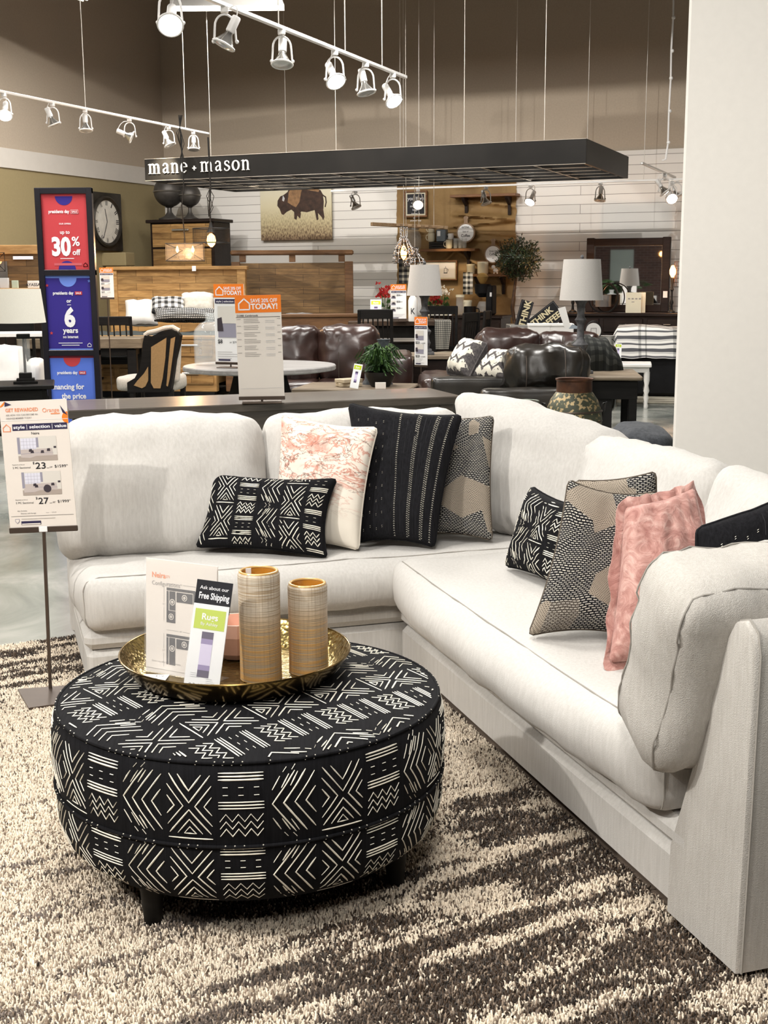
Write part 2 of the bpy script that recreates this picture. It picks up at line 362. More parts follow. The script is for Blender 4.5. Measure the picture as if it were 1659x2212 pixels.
# ---------------------------------------------------------------- the room
def siding():
    m, nt, b = nodes('white_shiplap_siding'); v = coords(nt); sp = nt.nodes.new('ShaderNodeSeparateXYZ'); nt.links.new(v, sp.inputs[0]); cb = nt.nodes.new('ShaderNodeCombineXYZ')
    nt.links.new(sp.outputs[0], cb.inputs[0]); nt.links.new(sp.outputs[2], cb.inputs[1])
    br = tex(nt, 'Brick', cb.outputs[0], Scale=1, Mortar_Size=.0042, Mortar_Smooth=.3, Brick_Width=4.2, Row_Height=.132, Color1=(.76, .735, .70, 1), Color2=(.80, .775, .74, 1), Mortar=(.26, .24, .22, 1)); br.offset = .41
    nt.links.new(br.outputs[0], b.inputs['Base Color']); sset(b, Roughness=.7, Specular_IOR_Level=.2); return m
taupe = plain('taupe_wall_paint', (.44, .365, .285), .85, var=.04, vs_=40, bmp=.1, bs=300)
olive = plain('olive_wall_paint', (.30, .24, .125), .85, var=.03, vs_=30, bmp=.08, bs=300)
cream = plain('cream_wall_paint', (.74, .715, .67), .8, var=.015, vs_=30)
def concrete():
    m, nt, b = nodes('polished_concrete'); v = coords(nt)
    n = tex(nt, 'Noise', v, Scale=1.3, Detail=9, Roughness=.6, Distortion=.9)
    nt.links.new(ramp(nt, n.outputs[0], [(.3, (.17, .185, .17)), (.5, (.26, .275, .25)), (.7, (.38, .38, .345))]), b.inputs['Base Color'])
    nt.links.new(ramp(nt, n.outputs[0], [(.3, (.10, .10, .10)), (.7, (.28, .28, .28))]), b.inputs['Roughness']); sset(b, Specular_IOR_Level=.5); return m
o = struct(M().box((0, 0, -.05), (34, 34, .1), concrete(), 0.001).build('floor')); o.location = room(-2, 9, 0); o.rotation_euler.z = RROT
o = struct(M().box((0, 0, .05), (34, 34, .1), plain('dark_ceiling_deck', (.12, .10, .085), .9), 0.001).build('ceiling')); o.location = room(-2, 9, 7.2); o.rotation_euler.z = RROT
WX, WY, ZS = -11.3, 18.3, 3.235
m = M(); m.box((0, .1, 3.6+ZS/2), (26, .2, 7.2-ZS), taupe, .001)
m.box((0, .09, ZS/2), (26, .22, ZS), siding(), .002)
o = struct(m.build('wall_back', smooth=0)); o.location = room(WX+12.9, WY, 0); o.rotation_euler.z = RROT
m = M(); m.box((-.1, 0, (7.2+ZS)/2), (.2, 30, 7.2-ZS), taupe, .001); m.box((-.1, 0, (ZS-.26)/2), (.2, 30, ZS-.26), olive, .001)
o = struct(m.build('wall_left', smooth=0)); o.location = room(WX, 3.4, 0); o.rotation_euler.z = RROT
o = struct(M().box((.0, 0, ZS-.13), (.05, 30, .26), plain('white_trim_paint', (.62, .58, .53), .6, var=.02), .003).build('trim_1')); o.location = room(WX, 3.3, 0); o.rotation_euler.z = RROT
WP = aty(1453, 940, 5.35); m = M(); m.box((3.0, .15, 3.6), (6.0, .3, 7.2), cream, .012)
o = struct(m.build('wall_right')); o.location = (WP.x, WP.y, 0); o.rotation_euler.z = RROT
brick = None
def darkbrick():
    m, nt, b = nodes('dark_brick'); v = coords(nt); sp = nt.nodes.new('ShaderNodeSeparateXYZ'); nt.links.new(v, sp.inputs[0]); cb = nt.nodes.new('ShaderNodeCombineXYZ')
    nt.links.new(sp.outputs[0], cb.inputs[0]); nt.links.new(sp.outputs[2], cb.inputs[1])
    br = tex(nt, 'Brick', cb.outputs[0], Scale=1, Mortar_Size=.008, Brick_Width=.24, Row_Height=.08, Color1=(.06, .03, .025, 1), Color2=(.10, .05, .04, 1), Mortar=(.13, .10, .09, 1))
    nt.links.new(br.outputs[0], b.inputs['Base Color']); sset(b, Roughness=.8); return m
o = struct(M().box((0, 0, 3.6), (26, .2, 7.2), darkbrick(), .001).build('wall_front')); o.location = room(-1, -5.5, 0); o.rotation_euler.z = RROT
# ceiling fluorescent fittings (the one by the back wall shows at the top of the photo)
def troffer(x, y, z, wts, label, rz=0, two=True):
    t = thing('fluorescent_fixture', label, 'ceiling light', room(x, y, z), RROT + rz, 'suspended fluorescent ceiling lights')
    m = M(); m.prism([(-.16, 0), (-.13, .07), (.13, .07), (.16, 0), (.15, 0), (.12, .06), (-.12, .06), (-.15, 0)], -.66, .66, whitegloss, 'y').build('reflector', t)
    for s in (-.07, .07):
        M().tube([(s, -.62, .02), (s, .62, .02)], .02, tube_on, 8).build('tube', t)
    for s in (-.55, .55): M().tube([(0, s, .07), (0, s, 7.18-z)], .004, steel, 6).build('suspension_rod', t)
    l = bpy.data.lights.new('fixture_glow', 'AREA'); l.shape = 'RECTANGLE'; l.size = .9; l.size_y = 1.5; l.energy = wts; l.color = (1, .97, .92)
    lo = bpy.data.objects.new('fixture_glow', l); COL.objects.link(lo); lo.parent = t; lo.location = (0, 0, -.06)
for i, (x, y, z, wt) in enumerate(TROFFERS):
    troffer(x, y, z, wt, 'white twin tube fluorescent fixture hung over the showroom')
for x in (-9.5, -6.2, -2.8):  # added out of view: plates that cut off the wall light along its top
    t = thing('added_wall_washer', 'unseen black hooded lamp added to shape the light on the back wall', 'ceiling light', room(x, 11.3, 5.12), RROT, 'added wall washer lamps')
    m = M().at((0, 0, 0), 0, R(-9.6)); m.box((0, .45, .027), (1.3, 1.1, .01), blk, .002); m.box((0, -.10, -.03), (1.3, .01, .12), blk, .002); m.build('light_cutoff_plate', t); M().tube([(0, -.1, .04), (0, -.1, 2.03)], .006, steel, 6).build('suspension_rod', t)
p = inroom(aty(492, 18, 15.6)); troffer(p.x, p.y, p.z, 60, 'lit fluorescent fixture at the top of the photo beyond the nearest track', R(112))
# ---------------------------------------------------------------- the shag rug
RA = R(27); RU = Vector((math.cos(RA), math.sin(RA), 0)); RV = Vector((-math.sin(RA), math.cos(RA), 0))
def vnoise(x, y, seed):
    xi, yi = np.floor(x).astype(np.int64), np.floor(y).astype(np.int64); fx, fy = x-xi, y-yi; fx, fy = fx*fx*(3-2*fx), fy*fy*(3-2*fy)
    h = lambda a, b: (np.sin((a*127.1 + b*311.7 + seed*74.7) % 6283.185)*43758.5453) % 1.0
    return (h(xi, yi)*(1-fx) + h(xi+1, yi)*fx)*(1-fy) + (h(xi, yi+1)*(1-fx) + h(xi+1, yi+1)*fx)*fy
def rug():
    m, nt, b = nodes('shag_pile'); at = nt.nodes.new('ShaderNodeAttribute'); at.attribute_name = 'yarn'; nt.links.new(at.outputs['Color'], b.inputs['Base Color']); sset(b, Roughness=.95, Specular_IOR_Level=.1, Sheen_Weight=.15)
    t = thing('area_rug', 'cream and dark brown striped shag area rug under the ottoman and sofa', 'rug', (0, 0, 0))
    P0, P1, Q0, Q1 = -.9, 2.4, .9, 5.13
    c = [RU*P0+RV*Q0, RU*P1+RV*Q0, RU*P1+RV*Q1, RU*P0+RV*Q1]
    M().prism([(v.x, v.y) for v in c], .0005, .006, plain('rug_backing', (.16, .12, .09), .95), 'z').build('backing', t)
    sp = .0062; p, q = np.meshgrid(np.arange(P0, P1, sp), np.arange(Q0, Q1, sp)); p = p.ravel(); q = q.ravel()
    p = p + rng.uniform(-.5, .5, p.size)*sp; q = q + rng.uniform(-.5, .5, q.size)*sp
    x, y = p*RU.x + q*RV.x, p*RU.y + q*RV.y
    sx, sy = x-SO.x, y-SO.y; a = sx*math.cos(SROT)+sy*math.sin(SROT); bb = -sx*math.sin(SROT)+sy*math.cos(SROT)
    keep = ~((a > .03) & (bb > .03)) & ~((a > -1.13) & (bb > 2.33)) & (np.abs(x) < .36*y+.6) & (y > 1.5)
    p, q, x, y = p[keep], q[keep], x[keep], y[keep]; n = p.size
    dens = np.interp(q, [1.2, 1.9, 2.25, 2.6, 2.95, 3.2, 3.5, 4.15, 4.35, 4.7, 5.1], [.80, .74, .66, .55, .42, .24, .06, .04, .42, .60, .64])
    dens = dens*np.interp(p, [.3, .6, 1.0, 1.4], [.55, .68, .94, 1.04])**(np.where(q > 4.0, 0, 1))
    st = vnoise(p*3.4, q*19, 1)*.60 + vnoise(p*8, q*34, 2)*.34 + vnoise(p*22, q*60, 3)*.16
    fine = vnoise(p*60, q*75, 4)
    k = ((st-.5)*1.35 + .5 + fine*.16 - .10)
    dark = 1/(1+np.exp(-(dens - k - .07)*16)); r = rng.random(n); isd = (r < dark*.94 + .03)
    cream_ = np.stack([.76+0*p, .66+0*p, .53+0*p], 1)*(rng.uniform(.78, 1.18, n)[:, None]); warm = vnoise(p*1.2, q*1.8, 9)[:, None]; cream_ = cream_*(1-warm*.10) + np.array([.72, .56, .36])*warm*.10
    lf = np.interp(p, [.5, 1.1], [1, 0])[:, None]*(q < 4)[:, None]; dk = (np.array([.040, .026, .017])*(1-lf) + np.array([.16, .13, .11])*lf)*rng.uniform(.35, 1.9, n)[:, None]; mid = rng.random(n) < np.where(q > 3.2, .10, .16)
    colr = np.where(isd[:, None], dk, cream_); colr[mid] = np.array([.27, .205, .15])*rng.uniform(.7, 1.2, mid.sum())[:, None]; colr = np.clip(colr, 0, 1)
    ht = .0125 + .006*vnoise(x*38, y*38, 5) + rng.uniform(-.002, .003, n); th = rng.uniform(0, 2*PI, n); ln = rng.uniform(0, .007, n); la = rng.uniform(0, 2*PI, n) ; rb = .0042
    V = np.zeros((n, 6, 3)); 
    for i in range(3):
        an = th + i*2*PI/3; V[:, i] = np.stack([x+rb*.75*np.cos(an), y+rb*.75*np.sin(an), np.full(n, .003)], 1)
        V[:, 3+i] = np.stack([x+rb*.62*np.cos(an+.5)+ln*np.cos(la), y+rb*.62*np.sin(an+.5)+ln*np.sin(la), ht + .0015*np.cos(an-la)], 1)
    me = bpy.data.meshes.new('pile'); me.vertices.add(n*6); me.vertices.foreach_set('co', V.ravel())
    base = (np.arange(n)*6)[:, None]; quads = np.concatenate([base+np.array([[0, 1, 4, 3]]), base+np.array([[1, 2, 5, 4]]), base+np.array([[2, 0, 3, 5]])], 1).reshape(-1, 4); tr = base + np.array([[3, 4, 5]])
    loops = np.concatenate([quads.ravel(), tr.ravel()]); me.loops.add(loops.size); me.loops.foreach_set('vertex_index', loops)
    nq, ntq = quads.shape[0], tr.shape[0]; me.polygons.add(nq+ntq); me.polygons.foreach_set('loop_start', np.concatenate([np.arange(nq)*4, nq*4+np.arange(ntq)*3]))
    me.update(calc_edges=True)
    ca = me.color_attributes.new('yarn', 'FLOAT_COLOR', 'POINT'); cc = np.ones((n, 6, 4)); cc[:, :, :3] = colr[:, None, :]; ca.data.foreach_set('color', cc.ravel())
    me.materials.append(m); o = bpy.data.objects.new('pile', me); COL.objects.link(o); o.parent = t; o['kind'] = 'stuff'
rug()
# ---------------------------------------------------------------- the ottoman
OC = (-.347, 3.060); KR = 1.012; zk = lambda z: .104+(z-.118)*1.10
prof = [(.40, .118), (.445, .125), (.472, .15), (.486, .19), (.489, .25), (.486, .263), (.489, .276), (.494, .33), (.492, .39), (.484, .425), (.474, .437)]
prof = [(a*KR, zk(b)) for a, b in prof]
def orad(z):
    return float(np.interp(z, [p[1] for p in prof], [p[0] for p in prof]))
def oside(u, z, lift=0): a = u/.495; r = orad(z)+lift; return Vector((r*math.cos(a), r*math.sin(a), z))
def otop(x, y, lift=0):
    r = math.hypot(x, y)
    if r > .473: return None
    return Vector((x, y, .456 + .022*(1-(r/.480)**2)**.6 + lift))
def ottoman():
    t = thing('ottoman', 'round black ottoman embroidered with cream zigzags and chevrons standing on the rug', 'ottoman', (OC[0], OC[1], 0))
    m = M(); n = 96
    m.lathe(prof, mud, (0, 0, 0), n); m.grid(lambda u, v: Vector((math.cos(2*PI*u)*.480*v, math.sin(2*PI*u)*.480*v, .456+.022*max(0, 1-v*v)**.6)), n, 14, mud)
    W = 2*PI*.495/27; ph = .495*R(-86.5) - W/2
    for i in range(27):
        for j, z0 in enumerate((zk(.1265), zk(.276))):
            kk = {0: 1, 1: 2, 2: 0}[i % 3]
            hh = .150 if j == 0 else .162
            m.ribbons(motif(kk, ph + i*W + .001, z0, W-.002, hh), oside, .0036, thread, .012, .0016)
    ca, sa = math.cos(R(-52)), math.sin(R(-52))
    for i in range(-6, 7):
        for j in range(-6, 7):
            for P in motif((i*1 + 20) % 3, i*.132, j*.172 + (.06 if i % 2 else 0), .122, .166):
                Q = [(a*ca-b*sa, a*sa+b*ca) for a, b in P]; m.ribbons([Q], otop, .0036, thread, .010, .0014)
    m.build('upholstered_body', t)
    for z, r in ((zk(.437), .484), (zk(.263), .496)):
        pp = M(); pp.tube([(r*math.cos(2*PI*i/96), r*math.sin(2*PI*i/96), z) for i in range(96)], .0042, mud, 8, True)
        for i in range(150):
            if random.random() < .55: a = 2*PI*i/150; pp.tube([((r+.0015)*math.cos(a+d), (r+.0015)*math.sin(a+d), z+e) for d, e in ((0, -.0042), (.004, 0), (.008, .0042))], .0016, thread, 5)
        pp.build('piping', t)
    for a in (-119.5, -26, 64, 154):
        a = R(a); x, y = .412*math.cos(a), .405*math.sin(a)
        M().lathe([(.019, .004), (.021, .008), (.030, .118), (.030, .13)], blkwood, (x, y, 0), 18).build('leg', t)
ottoman()
# tray and what is on it
brass = None
def brassm():
    m, nt, b = nodes('hammered_antique_brass'); v = coords(nt); vo = tex(nt, 'Voronoi', v, Scale=75); n = tex(nt, 'Noise', v, Scale=14, Detail=3)
    nt.links.new(ramp(nt, n.outputs[0], [(.3, (.20, .135, .04)), (.7, (.42, .31, .12))]), b.inputs['Base Color']); bump(nt, b, vo.outputs['Distance'], .35, .006); sset(b, Roughness=.27, Metallic=1); return m
brass = brassm()
brass_s = plain('smooth_brass', (.24, .155, .05), .2, 1, var=.2)
TC = (-.392, 3.150, .4780)
t = thing('serving_tray', 'round hammered antique brass tray on top of the ottoman', 'tray', TC)
M().lathe([(.0, .004), (.243, .004), (.262, .014), (.290, .050), (.2985, .062)], brass, n=72, close=False).build('bowl', t)
M().lathe([(.0, .0), (.246, .0), (.267, .011), (.296, .050), (.302, .0615)], brass_s, n=72, close=False).build('underside', t)
M().tube([(.3005*math.cos(2*PI*i/72), .3005*math.sin(2*PI*i/72), .0625) for i in range(72)], .0026, brass_s, 8, True).build('rim', t)
def vasem():
    m, nt, b = nodes('ribbed_gold_white_glaze'); tc = nt.nodes.new('ShaderNodeTexCoord'); uv = tc.outputs['UV']
    def mp(s): q = nt.nodes.new('ShaderNodeMapping'); q.inputs['Scale'].default_value = s; nt.links.new(uv, q.inputs[0]); return q.outputs[0]
    a = tex(nt, 'Noise', mp((6, 330, 1)), Scale=1, Detail=2); c = tex(nt, 'Noise', mp((330, 5, 1)), Scale=1, Detail=2)
    sp = nt.nodes.new('ShaderNodeSeparateXYZ'); nt.links.new(uv, sp.inputs[0])
    g = ramp(nt, sp.outputs[1], [(0, (.62, .33, .10)), (.12, (.60, .35, .13)), (.185, (.62, .52, .40)), (.26, (.66, .58, .47))])
    l = mix(nt, ramp(nt, a.outputs[0], [(.42, (0, 0, 0)), (.52, (1, 1, 1))]), tuple([.44, .33, .21]), g); l = mix(nt, ramp(nt, c.outputs[0], [(.36, (0, 0, 0)), (.5, (1, 1, 1))]), mix(nt, .45, l, (.30, .20, .12)), l)
    nt.links.new(l, b.inputs['Base Color']); bump(nt, b, a.outputs[0], .3, .003); sset(b, Roughness=.45); return m
vg = vasem(); amber = plain('amber_glaze', (.42, .17, .02), .2, coat=.5)
def vase(x, y, r, h, label, tagc=False):
    t = thing('cylinder_vase', label, 'vase', (x, y, .4830), 0, 'ribbed cylinder vases on the tray')
    m = M(); m.grid(lambda u, v: Vector(((r*(1-.02*math.sin(v*PI)) - (.004*max(0, (v-.97)/.03)**2))*math.cos(2*PI*u), (r - (.004*max(0, (v-.97)/.03)**2))*math.sin(2*PI*u), v*h)), 48, 40, vg, lambda u, v: (u*2*PI*r, v*h)); m.lathe([(0, .001), (r*.95, .001)], vg, n=48, close=False).build('body', t)
    M().lathe([(r-.006, h-.001), (r-.009, h-.0), (r-.011, h-.004), (r-.011, h-.06), (r-.013, .02), (0, .012)], amber, n=40, close=False).build('inner_glaze', t)
    M().tube([((r-.007)*math.cos(2*PI*i/48), (r-.007)*math.sin(2*PI*i/48), h) for i in range(48)], .0038, plain('rim_gold'+str(x), (.60, .36, .12), .3, .2), 8, True).build('rim', t)
    if tagc: M().at((-.028, .02, h-.022), R(20)).box((0, 0, 0), (.014, .002, .05), paperb, .0003).build('tag', t)
vase(-.320, 3.085, .0540, .282, 'taller of two ribbed tan cylinder vases on the brass tray', True)
vase(-.200, 3.140, .0520, .236, 'shorter of two ribbed tan cylinder vases on the brass tray')
pk = plain('blush_ceramic', (.70, .42, .32), .35)
t = thing('planter_bowl', 'blush pink faceted bowl behind the tall vase on the brass tray', 'bowl', (-.405, 3.265, .4830))
M().lathe([(.0, .003), (.042, .003), (.058, .02), (.072, .07), (.068, .105), (.064, .105), (.066, .07), (.0, .03)], pk, n=9, close=False).build('shell', t, 10)
# acrylic configuration card
def cardframe(bl, br, tl):
    bl, br, tl = Vector(bl), Vector(br), Vector(tl); X = (br-bl); W = X.length; X.normalize(); Z = (tl-bl); Z = Z - X*Z.dot(X); Hh = Z.length; Z.normalize(); Y = Z.cross(X)
    mt = Matrix((X, Y, Z)).transposed().to_4x4(); mt.translation = bl; return mt, W, Hh
bl = onz(315, 1449, .4832); bl = Vector((bl.x, bl.y, .4832)); br = onz(468, 1476, .4832); up = aty(312, 1204, bl.y+.02)
mt, W, Hh = cardframe(bl, br, up)
t = thing('sign_holder', 'clear acrylic stand holding a configurations sheet on the brass tray', 'sign'); t.matrix_world = mt
M().box((W/2, .002, Hh/2), (W, .0015, Hh), paper, .0002).build('sheet_back', t)
m = M(); m.rect(0.001, .012, W-.001, Hh-.008, paper, -.0003); u = W/.216
m.text('Neira', .02*u, Hh-.048, .014, orange2, bold=.02); m.text('271', .062*u, Hh-.046, .007, orange2); m.text('Configurations', .02*u, Hh-.068, .011, greyink)
def plan(x, y, s, low):
    g = midgrey; m.rect(x, y, x+.104*s, y-.008*s, g, -.001); m.rect(x, y-.010*s, x+.007*s, y-(.098 if not low else .092)*s, g, -.001); m.rect(x+.010*s, y-.010*s, x+.032*s, y-(.066 if not low else .092)*s, g, -.001)
    if not low: m.rect(x, y-.068*s, x+.032*s, y-.104*s, g, -.001); m.rect(x+.0965*s, y-.002*s, x+.106*s, y-.040*s, g, -.0011)
    m.rect(x+.036*s, y-.011*s, x+.094*s, y-.040*s, g, -.001)
    for cx, cy in ([(x+.021*s, y-.042*s), (x+.065*s, y-.025*s)] + ([(x+.017*s, y-.086*s)] if not low else [])):
        m.disc(cx, cy, .0095*s, paper, -.0013); m.disc(cx, cy, .0072*s, g, -.0015); m.disc(cx, cy, .0045*s, paper, -.0017); m.text("32", cx, cy-.0015, .003, g, 'c', .01, -.0019)
    m.line([(x, y+.012*s), (x+.044*s, y+.012*s)], .0008, greyink); m.line([(x+.060*s, y+.012*s), (x+.104*s, y+.012*s)], .0008, greyink); m.text('99"', x+.052*s, y+.010*s, .004, greyink, 'c')
    m.line([(x-.010*s, y), (x-.010*s, y-.045*s)], .0008, greyink); m.line([(x-.010*s, y-.06*s), (x-.010*s, y-.1*s)], .0008, greyink); m.text('131"', x-.010*s, y-.053*s, .004, greyink, 'c')
plan(W*.30, Hh*.765, .88, False); plan(W*.30, Hh*.36, .88, True)
m.text('Shown may differ by store inventory', .02*u, .030, .0045, greyink); m.build('printed_sheet', t, 0)
M().box((W/2, -.0035, Hh/2), (W+.004, .0015, Hh+.003), acry, .0003).build('acrylic_pocket', t)
m = M(); m.box((W/2, .03, .0015), (W, .075, .002), acry, .0003).build('foot_plate', t)
# leaning rug price tag
def rugtag(bl, br, tl, label, name='rug_price_tag', top=True, pile=(.10, .07, .14), th=.012):
    mt, W, Hh = cardframe(bl, br, tl); t = thing(name, label, 'price tag'); t.matrix_world = mt; k = W/.09
    q = Hh*(1 if not top else .80); m = M(); m.box((W/2, .004, q/2), (W, .004, q), paperb, .0004); m.rect(0, 0, W, q, paperb, .0015)
    m.rect(.006*k, q-.062*k if top else q-.05*k, W-.006*k, q-.012*k, lime, .001)
    m.text('Rugs', W/2, q-.038*k, .016*k, pwhite, 'c', .02, .0005); m.text('By Ashley', W/2, q-.052*k, .008*k, pwhite, 'c', 0, .0005)
    v1 = q-.068*k; v0 = v1-.118*k*q/.245 if top else v1-.1*k; n = 26; u0, u1 = W*.33, W*.66
    for i in range(n):
        c = math.sin(PI*(i+.5)/n); j = i % 3; mt_ = [rugd, rugm, rugl][min(2, max(0, int(c*3.2 - .4 + random.uniform(-.4, .4))))]
        m.rect(u0, v0+(v1-v0)*i/n, u1, v0+(v1-v0)*(i+1)/n, mt_, .0008)
    if top:
        m.text('$349', W*.12, q*.11, .014*k, greyink, y=.0008); m.text('99', W*.44, q*.13, .006*k, greyink, y=.0008); m.text('$499', W*.56, q*.05, .014*k, greyink, y=.0008); m.text('99', W*.90, q*.07, .006*k, greyink, y=.0008)
        for a, b in ((.14, .17), (.60, .12)):
            for i in range(3): m.rect(W*a, q*(b+.06+.02*i), W*(a+.25-.04*i), q*(b+.065+.02*i), lightgrey, .0009)
    m.build('printed_card', t, 0)
    if top:
        m = M(); m.box((W/2, .0075, q+(Hh-q)/2-.01), (W*1.02, .002, Hh-q+.02), ink, .0003)
        m.text('Ask about our', W*.10, q+(Hh-q)*.62, .009*k, pwhite, 'l', .01, .006); m.text('Free Shipping', W*.10, q+(Hh-q)*.22, .0165*k, pwhite, 'l', .025, .006, fit=W*.86); m.build('header_card', t, 0)
        M().box((W/2, -.0015, q/2), (W+.003, .0015, q), acry, .0003).build('acrylic_pocket', t)
    return t
rugd, rugm, rugl = flat('rug_photo_dark', (.06, .04, .10)), flat('rug_photo_violet', (.28, .22, .42)), flat('rug_photo_pale', (.66, .60, .78))
rugtag(aty(393, 1506, 2.955), aty(469, 1517, 2.945), aty(449, 1254, 3.005), 'leaning white rug price tag with a black Free Shipping header on the brass tray')
m = M(); m.box((0, 0, 0), (.062, .042, .0008), paperb, .0002); m.at(); m.text("19", .006, .0, .012, greyink)
tt = thing('price_card', 'small white price card lying flat at the left of the brass tray', 'price card', onz(334, 1463, .4850), R(-5))
m = M(); m.box((0, 0, 0), (.068, .046, .0008), paperb, .0002); m.build('card', tt); m = M().at((0, 0, .001), 0, R(-90)); m.text("$19", .0, .002, .011, greyink); m.rect(-.028, -.012, .01, -.009, lightgrey); m.build('price_print', tt, 0)
# ---------------------------------------------------------------- the sectional
def S(p): return sofa(*p)
def sq(*pts): return [sofa(*p) for p in pts]
def part(name, fn, parent, merge=True):
    m = M(); fn(m); o = m.build(name, parent)
    return shade_merge(o) if merge else o
t = thing('sectional_sofa', 'right hand piece of the cream linen sectional with the sloping arm nearest the camera', 'sofa', (0, 0, 0))
def f(m): m.box((0, 0, 0), (1, 1, 1), linen)
def sbox(m, x0, y0, z0, x1, y1, z1, mat=linen, r=.02):
    m.T = Matrix.Translation(sofa((x0+x1)/2, (y0+y1)/2, (z0+z1)/2)) @ Matrix.Rotation(SROT, 4, 'Z'); m.box((0, 0, 0), (x1-x0, y1-y0, z1-z0), mat, r); m.T = Matrix.Identity(4)
m = M(); sbox(m, 0.008, .2, .035, 1.02, 2.30, .185); sbox(m, 0.0, .2, .19, 1.02, 2.30, .262, r=.025); m.build('base', t)
def armf(m):
    W_ = 1.06; n = 12; pr = [(0, .03), (-.008, .40), (-.012, .74), (.0, .785), (.03, .805), (.062, .795), (.085, .76), (.19, .46), (.285, .20), (.29, .03)]
    cen = (.13, .3)
    secs = [(-.0, .90), (.004, .97), (.016, 1.0), (W_-.016, 1.0), (W_-.003, .97), (W_, .9)]
    V = []; Fs = []; k = len(pr)
    for x, s_ in secs:
        for a, b in pr: V.append(tuple(sofa(x, cen[0]+(a-cen[0])*(1-(1-s_)*.25), .03+(b-.03)*(1-(1-s_)*.09))))
    for i in range(len(secs)-1):
        for j in range(k): j2 = (j+1) % k; Fs.append([i*k+j, (i+1)*k+j, (i+1)*k+j2, i*k+j2])
    Fs.append(list(range(k))); Fs.append([(len(secs)-1)*k+j for j in range(k)][::-1]); m.add(V, Fs, linen2)
    m.tube([sofa(.012, a + (-.002 if a < .03 else .0), b) for a, b in pr[:8]] , .0026, seam_m, 5)
m = M(); armf(m); m.build('arm', t, 50)
part('seat_cushion', lambda m: softbox(m, linen, sq((-.05, .29, .262), (-.05, 2.235, .262), (-.05, 2.235, .462), (-.05, .29, .462))[::1] if 0 else sq((-.05, 2.235, .262), (-.05, .285, .262), (-.05, .285, .462), (-.05, 2.235, .462)), .92, .055, .16, 18, .007, 1, [.97]), t)
m = M(); sbox(m, .92, .1, .03, 1.10, 2.9, .80, r=.04); m.build('back_frame', t)
def bcush(name, q, th, r, puff, seed, parent, mat=linen, n=14, wr=.012, seams=None): return part(name, lambda m: softbox(m, mat, sq(*q), th, r, puff, n, wr, seed, seams), parent)
bcush('back_cushion', ((.63, 2.44, .47), (.62, 1.50, .47), (.82, 1.46, .905), (.82, 2.44, .90)), .24, .085, .30, 11, t)
bcush('back_cushion', ((.62, 1.45, .47), (.62, .50, .47), (.80, .50, .86), (.82, 1.45, .91)), .24, .085, .30, 12, t)
bcush('back_cushion', ((.95, .44, .48), (-.10, .43, .468), (-.085, .31, .915), (.95, .28, .945)), .24, .055, .20, 13, t, linen2, wr=.018, seams=[-.96, .9])
for x, y in ((.09, .09), (.95, .09)): M().lathe([(.026, 0), (.032, .03)], blkwood, sofa(x, y, .012), 14).build('foot', t)
t = thing('sectional_chaise', 'left hand piece of the cream linen sectional running behind the ottoman to the corner', 'sofa', (0, 0, 0))
m = M(); sbox(m, -1.17, 2.305, .035, 1.04, 3.16, .185); sbox(m, -1.178, 2.298, .19, 1.04, 3.16, .262, r=.025); m.build('base', t)
part('seat_cushion', lambda m: softbox(m, linen, sq((-1.172, 2.265, .262), (.62, 2.265, .262), (.62, 2.275, .462), (-1.172, 2.275, .462)), .80, .06, .16, 18, .006, 2, [.97]), t)
m = M(); sbox(m, -1.18, 3.0, .03, 1.10, 3.2, .83, r=.04); m.build('back_frame', t)
bcush('back_cushion', ((-1.235, 2.66, .455), (-.435, 2.60, .48), (-.425, 2.78, .975), (-1.19, 2.80, .985)), .30, .09, .32, 14, t)
bcush('back_cushion', ((-.375, 2.62, .48), (.50, 2.62, .48), (.46, 2.82, .965), (-.385, 2.80, .975)), .28, .09, .30, 15, t)
bcush('back_cushion', ((.45, 2.64, .475), (.64, 2.20, .475), (.84, 2.24, .885), (.39, 2.90, 1.035)), .25, .09, .30, 16, t)
# ---------------------------------------------------------------- throw pillows
def stitched():
    m, nt, b = nodes('stitched_grey_patchwork'); tc = nt.nodes.new('ShaderNodeTexCoord'); uv = tc.outputs['UV']
    mp = nt.nodes.new('ShaderNodeMapping'); mp.inputs['Scale'].default_value = (1, 1, 1); nt.links.new(uv, mp.inputs[0])
    dn = tex(nt, 'Noise', mp.outputs[0], Scale=9, Detail=1); md = mix(nt, .045, mp.outputs[0], dn.outputs['Color'], 'ADD')
    vp = tex(nt, 'Voronoi', uv, Scale=7.5); pr = nt.nodes.new('ShaderNodeSeparateColor'); nt.links.new(vp.outputs['Color'], pr.inputs[0])
    br = tex(nt, 'Brick', md, Scale=1, Mortar_Size=.0022, Mortar_Smooth=.3, Brick_Width=.013, Row_Height=.0066, Color1=(.62, .58, .50, 1), Color2=(.40, .38, .36, 1), Mortar=(.012, .012, .014, 1)); br.offset = .5
    wv = tex(nt, 'Brick', md, Scale=1, Mortar_Size=.0012, Mortar_Smooth=.3, Brick_Width=.007, Row_Height=.0048, Color1=(.14, .115, .09, 1), Color2=(.09, .075, .06, 1), Mortar=(.42, .36, .29, 1)); wv.offset = .5
    nt.links.new(mix(nt, ramp(nt, pr.outputs[0], [(.47, (0, 0, 0)), (.50, (1, 1, 1))]), br.outputs[0], wv.outputs[0]), b.inputs['Base Color']); sset(b, Roughness=.9, Specular_IOR_Level=.1); bump(nt, b, br.outputs[1], .3, .002); return m
sg = stitched()
